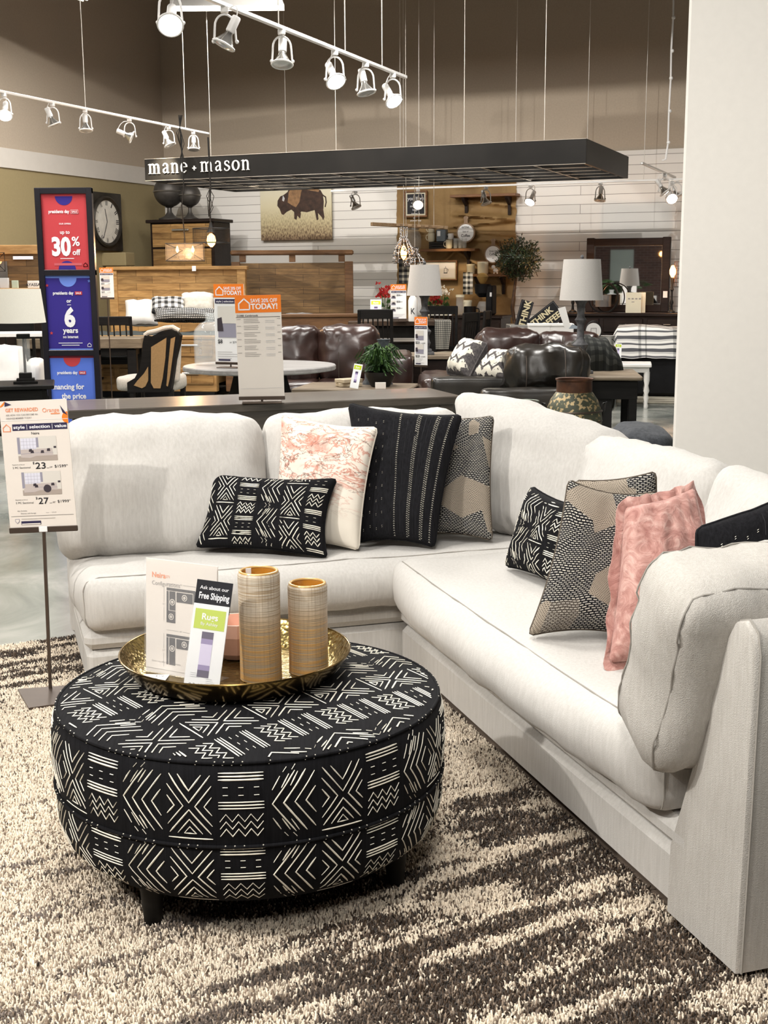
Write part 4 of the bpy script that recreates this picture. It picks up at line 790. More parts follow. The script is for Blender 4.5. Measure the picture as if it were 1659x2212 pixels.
# ---------------------------------------------------------------- sign and furniture builders
def minisign(loc, rz, w_, h, label, pole=0, kind=0, base=.16, tilt=0, name='price_sign'):
    t = thing(name, label, 'price sign', loc, rz, None); z0 = pole
    m = M(); m.T = Matrix.Rotation(tilt, 4, 'Y'); hh = h*.17; m.box((0, .004, z0+h/2), (w_, .005, h), paperb if kind != 1 else paper, .0005)
    x0 = -w_/2; m.rect(x0, z0+h-hh, x0+w_, z0+h, orange, -.0); m.house(x0+w_*.08, z0+h-hh*.82, hh*.62, pwhite, -.002, .12)
    m.text('SAVE 20% OFF', x0+w_*.34, z0+h-hh*.42, hh*.22, pwhite, 'l', .02, -.002, fit=w_*.58); m.text('TODAY!', x0+w_*.34, z0+h-hh*.80, hh*.32, pwhite, 'l', .03, -.002, fit=w_*.58)
    if kind == 1:
        m.text('D388 Caitbrook', x0+w_*.03, z0+h*.795, h*.017, ink, 'l', .01, -.001, fit=w_*.46); m.rect(x0+.002, z0+h*.785, x0+w_*.97, z0+h*.789, ink, -.001)
        for j in range(24):
            yy = z0+h*(.77-.0165*j); g = j % 4
            m.rect(x0+w_*.17, yy-h*.004, x0+w_*(.17+random.uniform(.22, .36)), yy, greyink, -.001) if g != 3 else None
            m.rect(x0+w_*.64, yy-h*.004, x0+w_*.84, yy, lightgrey, -.001) if g in (1, 2) else None
            m.rect(x0+w_*.90, yy-h*.004, x0+w_*.97, yy, greyink, -.001) if g in (0,) else None
            m.rect(x0+w_*.02, yy-h*.004, x0+w_*.11, yy, greyink, -.001) if g == 0 else None
        m.rect(x0+w_*.04, z0+h*.085, x0+w_*.95, z0+h*.087, lightgrey, -.001)
    else:
        m.rect(x0+w_*.04, z0+h-hh*1.45, x0+w_*.97, z0+h-hh*1.12, navy, -.001); m.text('style | selection | value', x0+w_*.08, z0+h-hh*1.36, hh*.15, pwhite, 'l', .01, -.002, fit=w_*.85)
        n = kind if kind > 1 else 1
        for j in range(n):
            y1 = z0+h*(.72-.56/n*j); ph_ = .40*h/n
            m.rect(x0+w_*(.12 if n < 3 else .04), y1-ph_, x0+w_*(.72 if n < 3 else .32), y1, curt, -.001); m.rect(x0+w_*(.12 if n < 3 else .04), y1-ph_*.55, x0+w_*(.72 if n < 3 else .32), y1, phw, -.002); m.poly([(x0+w_*.1, y1-ph_*.8), (x0+w_*.1, y1-ph_*.4), (x0+w_*.25, y1-ph_*.35), (x0+w_*.3, y1-ph_*.8)], phd, -.003)
            m.text('$8' if n == 1 else '$23', x0+w_*(.10 if n < 3 else .38), y1-ph_-(h*.075 if n < 3 else -ph_*.6), h*.05, ink, 'l', .02, -.002); m.text('or $599', x0+w_*.5, y1-ph_-(h*.072 if n < 3 else -ph_*.62), h*.026, ink, 'l', 0, -.002)
        for j in range(4): m.rect(x0+w_*.08, z0+h*(.13-.028*j), x0+w_*random.uniform(.5, .9), z0+h*(.135-.028*j), greyink, -.001)
        m.rect(x0+w_*.1, z0+h*.02, x0+w_*.5, z0+h*.04, navy, -.001)
    m.build('printed_card', t, 0)
    M().box((0, .003, z0-.008), (w_*1.02, .010, .022), bronze, .002).build('card_channel', t)
    if pole: M().tube([(0, .004, .004), (0, .004, z0)], .0065, bronze, 8).build('pole', t)
    M().box((0, 0, .004), (base*(1.4 if pole < .1 else 1), base, .008), bronze, .002).build('base_plate', t); return t
def slatchair(loc, rz, h, label, sw=.46, seat=.62, slats=6, grp=None, wood_=None, cush=None):
    wd = wood_ or blkwood; t = thing('dining_chair', label, 'chair', loc, rz, grp); hw = sw/2   # back faces -y (towards viewer); seat extends +y
    for sx in (-1, 1):
        M().bar((sx*hw, .02, 0), (sx*hw, -.05, h), .036, .034, wd).build('leg', t); M().bar((sx*hw, .43, 0), (sx*hw, .42, seat-.04), .036, .036, wd).build('leg', t)
    m = M(); m.box((0, .22, seat-.05), (sw+.02, .44, .07), wd, .008); m.build('seat_frame', t)
    m = M(); softbox(m, cush or wd, [(-hw-.01, 0, seat-.02), (hw+.01, 0, seat-.02), (hw+.01, 0, seat+.03), (-hw-.01, 0, seat+.03)], .46, .02, .1, 8, .0); m.build('seat', t)
    M().box((0, -.045, h-.05), (sw+.03, .026, .11), wd, .006).build('top_rail', t); M().box((0, -.0, seat+.10), (sw, .024, .05), wd, .005).build('lower_rail', t)
    for i in range(slats): x = -hw+sw*(i+.8)/(slats+.6); M().bar((x, -.0, seat+.10), (x, -.043, h-.08), .028, .014, wd, (1, 0, 0)).build('back_slat', t)
    for y in (0.2,): M().bar((-hw, .02, .25), (-hw, .43, .25), .02, .03, wd).build('stretcher', t); M().bar((hw, .02, .25), (hw, .43, .25), .02, .03, wd).build('stretcher', t)
    return t
shade_m = plain('linen_lamp_shade', (.52, .495, .47), .9, var=.04, vs_=120); greyw = plain('distressed_grey_wood', (.10, .10, .105), .8, var=.5, vs_=22, bmp=.3)
def baluster(loc, total, sh, r0, r1, label, rz=0):
    t = thing('table_lamp', label, 'lamp', loc, rz); zb = total-sh
    m = M(); k = zb
    m.box((0, 0, .015), (.20, .20, .03), greyw, .005); m.box((0, 0, .045), (.15, .15, .03), greyw, .005); m.build('base', t)
    M().lathe([(.055, .06), (.05, .08), (.065, .12), (.05, .16), (.048, .2), (.068, k*.36), (.072, k*.38), (.045, k*.42), (.034, k*.46), (.030, k*.62), (.036, k*.66), (.055, k*.70), (.036, k*.74), (.032, k*.78), (.040, k*.90), (.062, k*.955), (.062, k*.99), (.02, k), (.012, k+.05)], greyw, n=20).build('column', t)
    M().lathe([(r1, zb-.03), (r0, total)], shade_m, n=40, close=False).build('shade', t); M().lathe([(.012, total+.0), (.018, total+.02), (.006, total+.04)], greyw, n=10).build('finial', t)
    m = M(); m.tube([(0, 0, k), (.05, 0, k+.08), (.04, 0, total-.02), (0, 0, total)], .003, bronze, 5); m.build('harp', t); return t
floorz = 0
def ontable(px, py, D, ztop): p = aty(px, py, D); return Vector((p.x, p.y, ztop))
# ---------------------------------------------------------------- left background
# poster stand
D = 12.0; A0, A1 = aty(75, 406, D), aty(198.5, 403, D); pw = (A1-A0).length; tz = A0.z
t = thing('poster_stand', 'tall black frame holding three presidents day sale posters', 'sign', (A0.x, A0.y, 0), math.atan2(A1.y-A0.y, A1.x-A0.x))
bd = .055; ph_ = (tz-.02-bd*4)/3; fr = plain('poster_frame_black', (.008, .007, .012), .35)
m = M(); [m.box((x, 0, tz/2), (bd, .07, tz), fr, .004) for x in (bd/2, pw-bd/2)]
zs = [tz - bd/2 - i*(ph_+bd) for i in range(4)]
for z in zs: m.box((pw/2, 0, z), (pw, .066, bd), fr, .004)
m.build('frame', t)
m = M(); m.box((pw/2, 0, .01), (pw+.1, .42, .02), fr, .004); m.build('foot', t)
def pday(m, y, badge, bt): m.text('presidents day', pw*.50-.148, y, .030, pwhite, 'l', .03, -.012, fit=.195); m.rect(pw*.5+.060, y-.004, pw*.5+.128, y+.028, badge, -.012); m.text('SALE', pw*.5+.094, y+.004, .017, bt, 'c', .02, -.014)
for i, (bg, top, bot) in enumerate(((red, blue, blue), (blue, lblue, None), (sky, red, None))):
    z1 = zs[i]-bd/2; z0 = z1-ph_; x0, x1 = bd, pw-bd; c = pw/2; m = M(); m.box((c, -.0, (z0+z1)/2), (x1-x0, .012, ph_), bg, .001); m.rect(x0, z0, x1, z1, bg, -.008)
    m.disc(c, z1-.022, .082, top, -.010, PI, 2*PI, 20); m.rect(x0, z1-.022, x1, z1, bg if i == 0 else (lblue if i == 1 else plain('dark_red_edge', (.2, .01, .03), .5)), -.009)
    pday(m, z1-.175, (red if i else bg), pwhite)
    if i == 0: m.line([(c+.060, z1-.179), (c+.128, z1-.179), (c+.128, z1-.147), (c+.060, z1-.147)], .002, pwhite, -.013, True)
    if i == 0:
        m.disc(c, z0, .082, bot, -.010, 0, PI, 20); m.text('OUR OFFERS', c, z1-.28, .014, pwhite, 'c', .02, -.012); m.text('up to', c-.005, z1-.365, .034, pwhite, 'c', .02, -.012, fit=.09)
        m.text('30', c-.135, z1-.56, .165, pwhite, 'l', .045, -.012, fit=.18); m.text('%', c+.055, z1-.475, .085, pwhite, 'l', .02, -.012, fit=.075); m.text('off', c+.058, z1-.56, .052, pwhite, 'l', .025, -.012, fit=.075); m.rect(c-.06, z1-.596, c+.07, z1-.590, pwhite, -.012)
        m.rect(c-.12, z0+.04, c+.14, z0+.062, flat('faded_red_band', (.60, .12, .14)), -.011); m.house(x1-.055, z0+.028, .034, orange2, -.013, .16); m.house(x1-.055, z0+.028, .034, orange2, -.013, .16)
    if i == 1:
        m.text('or', c, z1-.25, .034, pwhite, 'c', .03, -.012); m.rect(c-.018, z1-.275, c+.018, z1-.270, pwhite, -.012); m.text('6', c, z1-.47, .17, pwhite, 'c', .05, -.012, fit=.105); m.text('years', c, z1-.535, .050, pwhite, 'c', .03, -.012, fit=.145); m.text('no interest', c, z1-.585, .026, pwhite, 'c', .025, -.012, fit=.145)
        m.rect(c-.12, z0+.062, c+.11, z0+.068, pwhite, -.012); m.rect(c-.09, z0+.042, c+.08, z0+.048, pwhite, -.012); m.house(x1-.055, z0+.03, .034, pwhite, -.013, .16)
        m.rect(x0, z0, x1, z0+.012, lblue, -.011)
        for sx, sz, mt_ in ((x0+.012, z1-.09, red), (x1-.012, z1-.05, lblue), (x0+.03, z0+.16, red)): m.poly([(sx+.018*math.cos(PI/2+PI*k/5)*(1 if k % 2 == 0 else .45), sz+.018*math.sin(PI/2+PI*k/5)*(1 if k % 2 == 0 else .45)) for k in range(10)], mt_, -.011)
    if i == 2: m.text('Financing for', c+.105, z1-.32, .052, pwhite, 'r', .03, -.012, fit=.33); m.text('the price', c+.118, z1-.41, .052, pwhite, 'r', .03, -.012, fit=.235)
    m.build('sale_poster', t, 0)
# wall clock
p = onrx(229, 478, WX+.05); pr_ = inroom(p); c0, c1, c2_ = inroom(onrx(199, 415, WX)), inroom(onrx(258, 420, WX)), inroom(onrx(262, 543, WX)); cwid = (c1.y-c0.y); chh = c1.z-c2_.z; s_ = chh
t = thing('wall_clock', 'large square framed wall clock with a round Roman numeral dial on the olive wall', 'clock', room(WX+.03, (c0.y+c1.y)/2-.12, c2_.z), RROT+PI/2)
cf = plain('pewter_clock_frame', (.055, .048, .04), .4, .6, var=.35); m = M(); m.box((0, 0, s_/2), (s_, .06, s_), cf, .008)
m.build('frame', t); m = M(); m.T = Matrix.Translation((0, -.03, s_/2)) @ Matrix.Rotation(PI/2, 4, 'X'); m.lathe([(.44*s_, 0), (.44*s_, .03), (.41*s_, .05), (.37*s_, .03), (.365*s_, .0)], cf, n=48, close=False); m.build('bezel', t)
m = M().at((0, -.045, s_/2)); m.disc(0, 0, .37*s_, plain('clock_dial', (.70, .67, .60), .6), 0, n=48); m.line([(.24*s_*math.cos(2*PI*i/40), .24*s_*math.sin(2*PI*i/40)) for i in range(40)], .003, lightgrey, -.001, True)
for i, nm in enumerate(['XII', 'I', 'II', 'III', 'IIII', 'V', 'VI', 'VII', 'VIII', 'IX', 'X', 'XI']):
    a = -2*PI*i/12; r_ = .28*s_; m.text(nm, r_*math.sin(-a)*1.0, r_*math.cos(a), .075*s_, ink, 'c', .02, -.002, fit=min(.085, .03*len(nm))*s_*1.0, rot=0) if 0 else m.text(nm, r_*math.sin(-a) + 0, r_*math.cos(a)-0, .085*s_, ink, 'c', .01, -.002, fit=.024*s_*len(nm), rot=a)
m.build('dial', t, 0)
for ang_, L, w_ in ((-R(-14), .22, .016), (R(155) - 0, .31, .014)): M().at((0, -.052, s_/2)).line([(math.sin(ang_)*.10*s_ if 0 else 0, 0), (-math.sin(ang_)*L*s_ if ang_ < 1 else -math.sin(ang_)*L*s_, math.cos(ang_)*L*s_)], w_*s_, ink, 0).build('clock_hand', t, 0)
# cream ledge box below the clock
p = onrx(222, 560, WX+.1); tag(M().box((0, 0, 0), (.45, .25, .2), olive, .01).build('wall_plinth'), 'small cream boxed ledge on the olive wall under the clock', 'ledge'); o = bpy.data.objects['wall_plinth']; o.location = room(WX+.2, inroom(p).y+.25, inroom(p).z); o.rotation_euler.z = RROT
# chest of drawers with finials
pine = wood('honey_pine_planks', (.19, .095, .030), (.50, .30, .115), 'X', 1, .5, plank=.095); pine2 = wood('honey_pine_frame', (.24, .125, .04), (.50, .30, .12), 'X', 1, .5)
dpine = wood('brown_reclaimed_planks', (.075, .042, .016), (.23, .135, .052), 'X', 1, .5, plank=.09); dpine2 = wood('brown_reclaimed_frame', (.07, .033, .014), (.19, .095, .038), 'X', 1, .5)
e0, e1 = inroom(onry(322, 476, 17.2)), inroom(onry(460, 474, 17.2)); wc = e1.x-e0.x; hc = e0.z
t = thing('chest_of_drawers', 'tall dark framed pine chest of drawers against the back wall', 'chest', room(e0.x, 17.2, 0), RROT)
m = M(); m.box((wc/2, .28, hc/2-.02), (wc, .52, hc-.04), espresso, .01); m.build('carcass', t); M().box((wc/2, .26, hc-.02), (wc+.08, .62, .05), espresso, .008).build('top', t)
nd = 6; dh = (hc-.10)/nd
for i in range(nd):
    d_ = M().box((wc/2, .01, .05+dh*(i+.5)), (wc-.10, .03, dh-.03), pine, .005).build('drawer', t)
    M().box((wc*.5, -.03, .05+dh*(i+.72)), (.30, .025, .03), steel, .008).build('drawer_pull', d_)
zinc = plain('aged_zinc', (.085, .078, .072), .5, .6, var=.4, vs_=5)
for k, (px, r_, lb) in enumerate(((367, .235, 'larger aged zinc ball finial on the tall chest'), (404, .175, 'smaller aged zinc ball finial on the tall chest'))):
    p = inroom(onry(px, 475, 17.35)); t = thing('ball_finial', lb, 'ornament', room(p.x, 17.35 + .1*k, hc+.006), RROT)
    M().lathe([(r_*.72, 0), (r_*.74, .02), (r_*.35, .06), (r_*.16, .12), (r_*.14, .18), (r_*.3, .20), (r_*.1, .21)], zinc, n=24).build('pedestal', t); zc = .20+r_*.98
    M().ball((0, 0, zc), r_, zinc, 20).build('sphere', t); M().tube([(r_*1.02*math.cos(2*PI*i/28), r_*1.02*math.sin(2*PI*i/28), zc) for i in range(28)], .012, plain('zinc_band%d' % k, (.3, .28, .25), .35, .8), 6, True).build('band', t)
    M().lathe([(r_*.3, zc+r_*.95), (r_*.12, zc+r_*1.08), (r_*.2, zc+r_*1.2), (.0, zc+r_*1.3)], zinc, n=16).build('cap', t)
# bison picture
b0, b1 = inroom(onry(562, 415, 18.2)), inroom(onry(717, 517, 18.2)); bw, bh = b1.x-b0.x, .92
t = thing('bison_print', 'unframed canvas print of a dark bison standing in dry grass on the siding', 'picture', room(b0.x, 18.195, b1.z), RROT)
def grassm():
    m, nt, b = nodes('dry_grass_photo_print'); v = coords(nt); sp = nt.nodes.new('ShaderNodeSeparateXYZ'); nt.links.new(v, sp.inputs[0])
    g = ramp(nt, sp.outputs[2], [(0, (.26, .17, .10)), (.10, (.42, .32, .18)), (.30, (.58, .50, .30)), (.55, (.66, .60, .42)), (.9, (.72, .68, .55))]); n = tex(nt, 'Noise', coords(nt, 'Object', (60, 1, 22)), Scale=1, Detail=4)
    f = ramp(nt, sp.outputs[2], [(0.05, (1, 1, 1)), (.32, (.3, .3, .3)), (.5, (0, 0, 0))]); d = mix(nt, ramp(nt, n.outputs[0], [(.42, (0, 0, 0)), (.55, (1, 1, 1))]), (.10, .055, .03), g); nt.links.new(mix(nt, f, g, d), b.inputs['Base Color']); sset(b, Roughness=.6); return m
gm = grassm(); M().box((bw/2, .015, bh/2), (bw, .03, bh), gm, .002).build('canvas', t)
bis = plain('bison_print_brown', (.045, .022, .014), .7, var=.5, vs_=14); bis2 = plain('bison_print_hump', (.27, .15, .07), .7, var=.35, vs_=16); m = M().at((0, -.001, 0)); sx_, sz_ = bw/156, bw/156
def BP(pts, mt_, y): m.poly([((x-561)*sx_, (517-y_)*sz_) for x, y_ in pts][::-1], mt_, y)
BP([(600, 440), (606, 432), (614, 429), (622, 424), (628, 414), (640, 408), (654, 408), (668, 414), (682, 418), (694, 422), (699, 430), (701, 444), (700, 458), (697, 466), (690, 458), (682, 460), (672, 462), (664, 464), (652, 462), (648, 466), (640, 466), (630, 458), (620, 462), (612, 468), (608, 466), (604, 456), (599, 450)], bis, -.001)
BP([(636, 462), (636, 476), (641, 478), (643, 470), (649, 476), (651, 466), (648, 460)], bis, -.0011); BP([(680, 456), (683, 470), (685, 480), (689, 478), (688, 466), (696, 474), (699, 480), (702, 474), (699, 456)], bis, -.0012)
BP([(625, 424), (634, 412), (650, 408), (656, 414), (652, 426), (648, 444), (640, 454), (632, 450), (622, 444)], bis2, -.0014); BP([(656, 410), (672, 415), (692, 422), (690, 426), (670, 422), (656, 418)], bis2, -.0014); BP([(612, 430), (616, 436), (614, 442), (610, 440)], lightgrey, -.0016)
m.line([((x-561)*sx_, (517-y)*sz_) for x, y in ((699, 432), (705, 436), (706, 446), (704, 454))], .02, bis, -.0015); m.build('bison_image', t, 0)
# beds
whiteq = fabric('white_bedding', (.62, .60, .57), (.74, .72, .69), (6, 6, 6), 300, bmp=.2); stripeq = None
def qstripe():
    m, nt, b = nodes('grey_striped_quilt'); sp = nt.nodes.new('ShaderNodeSeparateXYZ'); nt.links.new(coords(nt), sp.inputs[0]); wv = tex(nt, 'Wave', coords(nt, 'Object', (0, 1, .6)), Scale=3.2, Distortion=.4); nt.links.new(ramp(nt, wv.outputs[0], [(.1, (.05, .06, .06)), (.25, (.62, .66, .62)), (.8, (.70, .70, .64)), (.95, (.30, .36, .36))]), b.inputs['Base Color']); sset(b, Roughness=.9); return m
qs = qstripe()
def bed(loc, rz, w_, hb, foot_h, L, label, wp, wf, rail_top=False, drawers=True, quilt=None):
    t = thing('bed', label, 'bed', loc, rz); m = M(); hz = hb - (.16 if rail_top else 0)
    m.box((w_/2, 0, hz/2), (w_-.16, .05, hz-.04), wp, .004); m.build('headboard_panel', t)
    for x in (.06, w_-.06): M().box((x, -.01, hz/2), (.12, .09, hz), wf, .006).build('headboard_post', t)
    if rail_top:
        M().box((w_/2, 0, hb-.035), (w_+.02, .13, .07), wf, .02).build('top_rail', t)
        for x in (.16, w_/2, w_-.16): M().box((x, 0, hb-.115), (.09, .06, .10), wf, .004).build('rail_block', t)
    else: M().box((w_/2, -.01, hb-.02), (w_+.06, .13, .05), wf, .01).build('top_rail', t)
    for x in (.05, w_-.05): M().box((x, -L/2, .32), (.05, L-.1, .30), wf, .006).build('side_rail', t)
    fb = M().box((w_/2, -L, foot_h/2+.04), (w_, .12, foot_h-.08), wf, .008).build('footboard', t); M().box((w_/2, -L, .05), (w_-.06, .1, .09), blk, .004).build('plinth', t)
    M().box((w_/2, -L, foot_h), (w_+.05, .17, .045), wf, .01).build('footboard_cap', t)
    if drawers:
        for j, z in enumerate((foot_h*.82, foot_h*.36)):
            for i in range(3):
                d_ = M().box((w_*(i+.5)/3, -L-.07, z), (w_/3-.07, .03, foot_h*.26), wp, .005).build('drawer', t); M().box((w_*(i+.5)/3, -L-.10, z+.04), (.22, .02, .022), steel, .006).build('drawer_pull', d_)
    else:
        M().box((w_/2, -L-.065, foot_h*.55), (w_-.24, .02, foot_h*.6), wp, .004).build('foot_panel', t)
    m = M(); softbox(m, whiteq, [(.10, -L+.1, .38), (w_-.10, -L+.1, .38), (w_-.10, -L+.1, .74), (.10, -L+.1, .74)], L-.16, .07, .1, 10, .006); shade_merge(m.build('mattress', t))
    m = M(); softbox(m, quilt or qs, [(.06, -L+.09, .50), (w_-.06, -L+.09, .50), (w_-.06, -L+.09, .80), (.06, -L+.09, .80)], L*.45, .08, .15, 10, .02, 5); shade_merge(m.build('quilt', t)); return t
DA = 17.65; q0, q1 = aty(236, 577, DA), aty(530, 577, DA-.3); wA = (q1-q0).length; rzA = math.atan2(q1.y-q0.y, q1.x-q0.x)
q0z = Vector((q0.x, q0.y, 0)); bed(q0z, rzA+R(1), wA, q0.z, .76, 1.62, 'honey pine plank bed with striped bedding left of the dark wood bed', pine, pine2)
DB = 18.0; q2, q3 = aty(499, 541, DB), aty(757, 541, DB-.3); wB = (q3-q2).length
bed(Vector((q2.x, q2.y, 0)), R(4), wB, q2.z, 1.02, 2.2, 'darker brown plank bed with an open top rail under the bison print', dpine, dpine2, True, False, whiteq)
def cush(name, label, px0, py0, px1, py1, D, mat, th=.16, lean=.12, grp=None, seed=0, deco=None, cat='pillow', dz=0):
    bl, br, tr, tl = aty(px0, py1, D), aty(px1, py1, D+dz), aty(px1, py0, D+dz+lean), aty(px0, py0, D+lean); m = M(); fn, w_, h, per = pillow(m, mat, [bl, br, tr, tl], th, 14, .06, seed, .01); 
    if deco: deco(m, fn, w_, h)
    return tag(m.build(name, None, 80), label, cat, grp)
def gingham(name, c1, c2, c3, sc):
    m, nt, b = nodes(name); tc = nt.nodes.new('ShaderNodeTexCoord'); sp = nt.nodes.new('ShaderNodeSeparateXYZ'); nt.links.new(tc.outputs['UV'], sp.inputs[0]); out = []
    for i in (0, 1):
        ma = nt.nodes.new('ShaderNodeMath'); ma.operation = 'MULTIPLY'; nt.links.new(sp.outputs[i], ma.inputs[0]); ma.inputs[1].default_value = sc
        fr_ = nt.nodes.new('ShaderNodeMath'); fr_.operation = 'FRACT'; nt.links.new(ma.outputs[0], fr_.inputs[0]); g = nt.nodes.new('ShaderNodeMath'); g.operation = 'GREATER_THAN'; nt.links.new(fr_.outputs[0], g.inputs[0]); g.inputs[1].default_value = .5; out.append(g.outputs[0])
    ad = nt.nodes.new('ShaderNodeMath'); ad.operation = 'ADD'; nt.links.new(out[0], ad.inputs[0]); nt.links.new(out[1], ad.inputs[1]); dv = nt.nodes.new('ShaderNodeMath'); dv.operation = 'DIVIDE'; nt.links.new(ad.outputs[0], dv.inputs[0]); dv.inputs[1].default_value = 2
    nt.links.new(ramp(nt, dv.outputs[0], [(0, c1), (.4, c2), (.9, c3)], 'CONSTANT'), b.inputs['Base Color']); sset(b, Roughness=.9); return m
gg = gingham('black_white_gingham', (.02, .02, .02), (.22, .22, .22), (.72, .70, .64), 11); bx = gingham('black_white_tassel_weave', (.02, .02, .02), (.05, .05, .05), (.74, .72, .68), 42)
greyc = fabric('oatmeal_cotton', (.42, .39, .34), (.54, .51, .45), (20, 20, 20), 300)
cush('bed_pillow', 'white pillow with black embroidered edge at the left of the pine bed', 270, 650, 342, 702, 16.5, whiteq, .2, .3, 'pine bed pillows', 1)
cush('bed_pillow', 'small white pillow peeping above the oatmeal pillow on the pine bed', 392, 636, 462, 668, 16.9, whiteq, .2, .2, 'pine bed pillows', 2)
cush('throw_pillow', 'black and white gingham pillow on the pine bed', 327, 644, 402, 676, 16.45, gg, .16, .2, 'pine bed pillows', 3)
cush('throw_pillow', 'oatmeal pillow with black tassels on the pine bed', 397, 645, 463, 674, 16.35, greyc, .16, .2, 'pine bed pillows', 4)
cush('lumbar_pillow', 'long black and white woven lumbar pillow in front on the pine bed', 332, 668, 470, 694, 16.15, bx, .16, .1, 'pine bed pillows', 5)
cush('throw_pillow', 'heather grey pillow with pompom corners on the dark wood bed', 617, 678, 678, 712, 16.3, fabric('heather_grey', (.16, .17, .18), (.32, .33, .34), (60, 60, 60), 400), .2, .1, None, 6)
# price sign by the pine bed, small tag on its headboard
p = aty(232, 643, 14.6); minisign((p.x, p.y, 0), R(8), .155, .34, 'price sign on a pole at the left of the pine bed headboard', p.z, 2)
o = M().box((0, 0, 0), (.055, .004, .07), paperb, .001).build('price_tag'); o.location = aty(419, 580, 17.40); tag(o, 'tiny white tag on the top rail of the pine bed', 'tag')
# pendants
iron = plain('black_iron', (.012, .011, .010), .5, .4)
P = aty(400, 545, 14.0); t = thing('box_pendant', 'black rectangular two candle pendant hanging before the tall chest', 'pendant light', P, R(4)); px_ = 14.0/2738; W2, H2 = 40*px_, 18*px_
for sy in (-.09, .09):
    m = M(); m.tube([(-W2, sy, -H2), (W2, sy, -H2), (W2, sy, H2), (-W2, sy, H2)], .006, iron, 6, True); m.tube([(-W2, sy, -H2), (-.02, sy, H2*.2), (-W2, sy, H2)], .004, iron, 5); m.tube([(W2, sy, -H2), (.02, sy, H2*.2), (W2, sy, H2)], .004, iron, 5); m.build('side_frame', t)
m = M(); [m.tube([(a, -.09, b), (a, .09, b)], .005, iron, 5) for a in (-W2, W2) for b in (-H2, H2)]; m.tube([(0, 0, -H2), (0, 0, H2+.06)], .010, iron, 8); m.tube([(-.085, 0, -.055), (-.05, 0, -.085), (0, 0, -.07), (.05, 0, -.085), (.085, 0, -.055)], .006, iron, 6); m.build('centre_stem', t)
M().box((0, .0, 0), (W2*2, .16, H2*2), glass('seeded_glass', (.9, .85, .78), .1, .04), .002).build('glass_panels', t)
for x in (-.085, .085):
    M().lathe([(.018, -.06), (.02, -.045), (.010, -.04), (.010, -.005)], iron, (x, 0, 0), 10).build('candle_cup', t); b_ = M().lathe([(.004, -.004), (.018, .018), (.014, .045), (.002, .07)], bulb_warm, (x, 0, 0), 10).build('bulb', t)
M().tube([(0, 0, H2+.06), (-.02, 0, .5), (.01, 0, .66), (0, 0, 1.25)], .007, iron, 6).build('hanging_chain', t)
for j in range(5): M().tube([(-.02+.01*j, .01*j, 1.0), (.03-.02*j, 0, 1.15+.03*j), (-.01, 0, 1.32), (.01*(j-2), 0, 1.45)], .004, iron, 5).build('wire_tangle', t)
P = aty(456, 508, 14.2); t = thing('mesh_pendant', 'wire mesh drum pendant with one glowing bulb in front of the siding', 'pendant light', P, 0); px_ = 14.2/2738
m = M(); r_ = 39*px_
for z in (14*px_, -16*px_): m.tube([(.0+.0+r_*math.cos(2*PI*i/30), r_*math.sin(2*PI*i/30), z) for i in range(30)], .006, iron, 5, True)
for i in range(60): a = 2*PI*i/60; m.tube([(r_*math.cos(a), r_*math.sin(a), -16*px_), (r_*math.cos(a), r_*math.sin(a), 14*px_)], .0012, iron, 3)
for j in range(12): z = lerp(-16, 14, j/11)*px_; m.tube([(r_*math.cos(2*PI*i/30), r_*math.sin(2*PI*i/30), z) for i in range(30)], .0012, iron, 3, True)
o = m.build('mesh_drum', t); M().lathe([(.012, .02), (.042, -.01), (.052, -.06), (.04, -.10), (.012, -.13)], bulb_warm, (0, 0, 0), 12).build('bulb', t); M().lathe([(.05, .03), (.02, .10), (.015, .14)], iron, (0, 0, 0), 12).build('socket', t)
m = M(); m.tube([(0, 0, .13), (-.01, 0, .3), (.01, 0, .5), (0, 0, 1.05)], .010, iron, 6); [m.tube([(-.02, 0, .2), (.03*math.cos(k), .02, .3+.03*k), (.05*math.sin(k*2), 0, .42), (0, 0, .5)], .004, iron, 5) for k in range(4)]; m.build('hanging_cord', t)
l = bpy.data.lights.new('pendant_glow', 'POINT'); l.energy = 25; l.color = (1, .6, .3); l.shadow_soft_size = .06; lo = bpy.data.objects.new('pendant_glow', l); COL.objects.link(lo); lo.location = aty(400, 545, 13.7)
spot('headboard_spot', room(-8.5, 13.6, 3.1), aty(415, 600, 17.4), 75, 60, .05, (1, .85, .62))
spot('bison_spot', room(-8.0, 15.2, 2.62), room(-8.9, 18.2, 2.25), 26, 80, .04, (1, .9, .75))
# far left: mirror dresser with sconce, items on it
t = thing('wall_mirror', 'wide timber framed mirror panel behind the sale posters at far left', 'mirror', aty(-10, 640, 15.5), R(6)); px_ = 15.5/2738
M().box((.25, 0, .56), (.72, .05, .11), pine2, .005).build('top_rail', t); M().box((.25, .03, .22), (.70, .03, .62), dpine, .004).build('back_boards', t); m = M(); m.box((.10, -.005, .20), (.13, .02, .44), plain('grey_mirror_glass', (.45, .47, .47), .08, .8), .002); m.build('mirror_glass', t); M().box((.36, -.01, .46), (.24, .02, .04), cool, .002).build('glass_strip', t)
M().lathe([(.01, -.04), (.035, 0), (.01, .05)], bulb_warm, (.06, -.12, .43), 10).build('sconce_bulb', t); m = M(); m.tube([(-.05, -.12, .30), (.16, -.12, .30), (.16, -.12, .52), (-.05, -.12, .52)], .006, iron, 5, True); m.tube([(-.05, -.12, .3), (.16, -.12, .52)], .004, iron, 5); m.tube([(-.05, -.12, .52), (.16, -.12, .3)], .004, iron, 5); m.build('sconce_frame', t)
t = thing('sideboard', 'dark timber sideboard holding small ornaments at the far left', 'sideboard', Vector((aty(-30, 640, 15).x, 15, 0)), R(4)); zt = aty(0, 622, 15).z
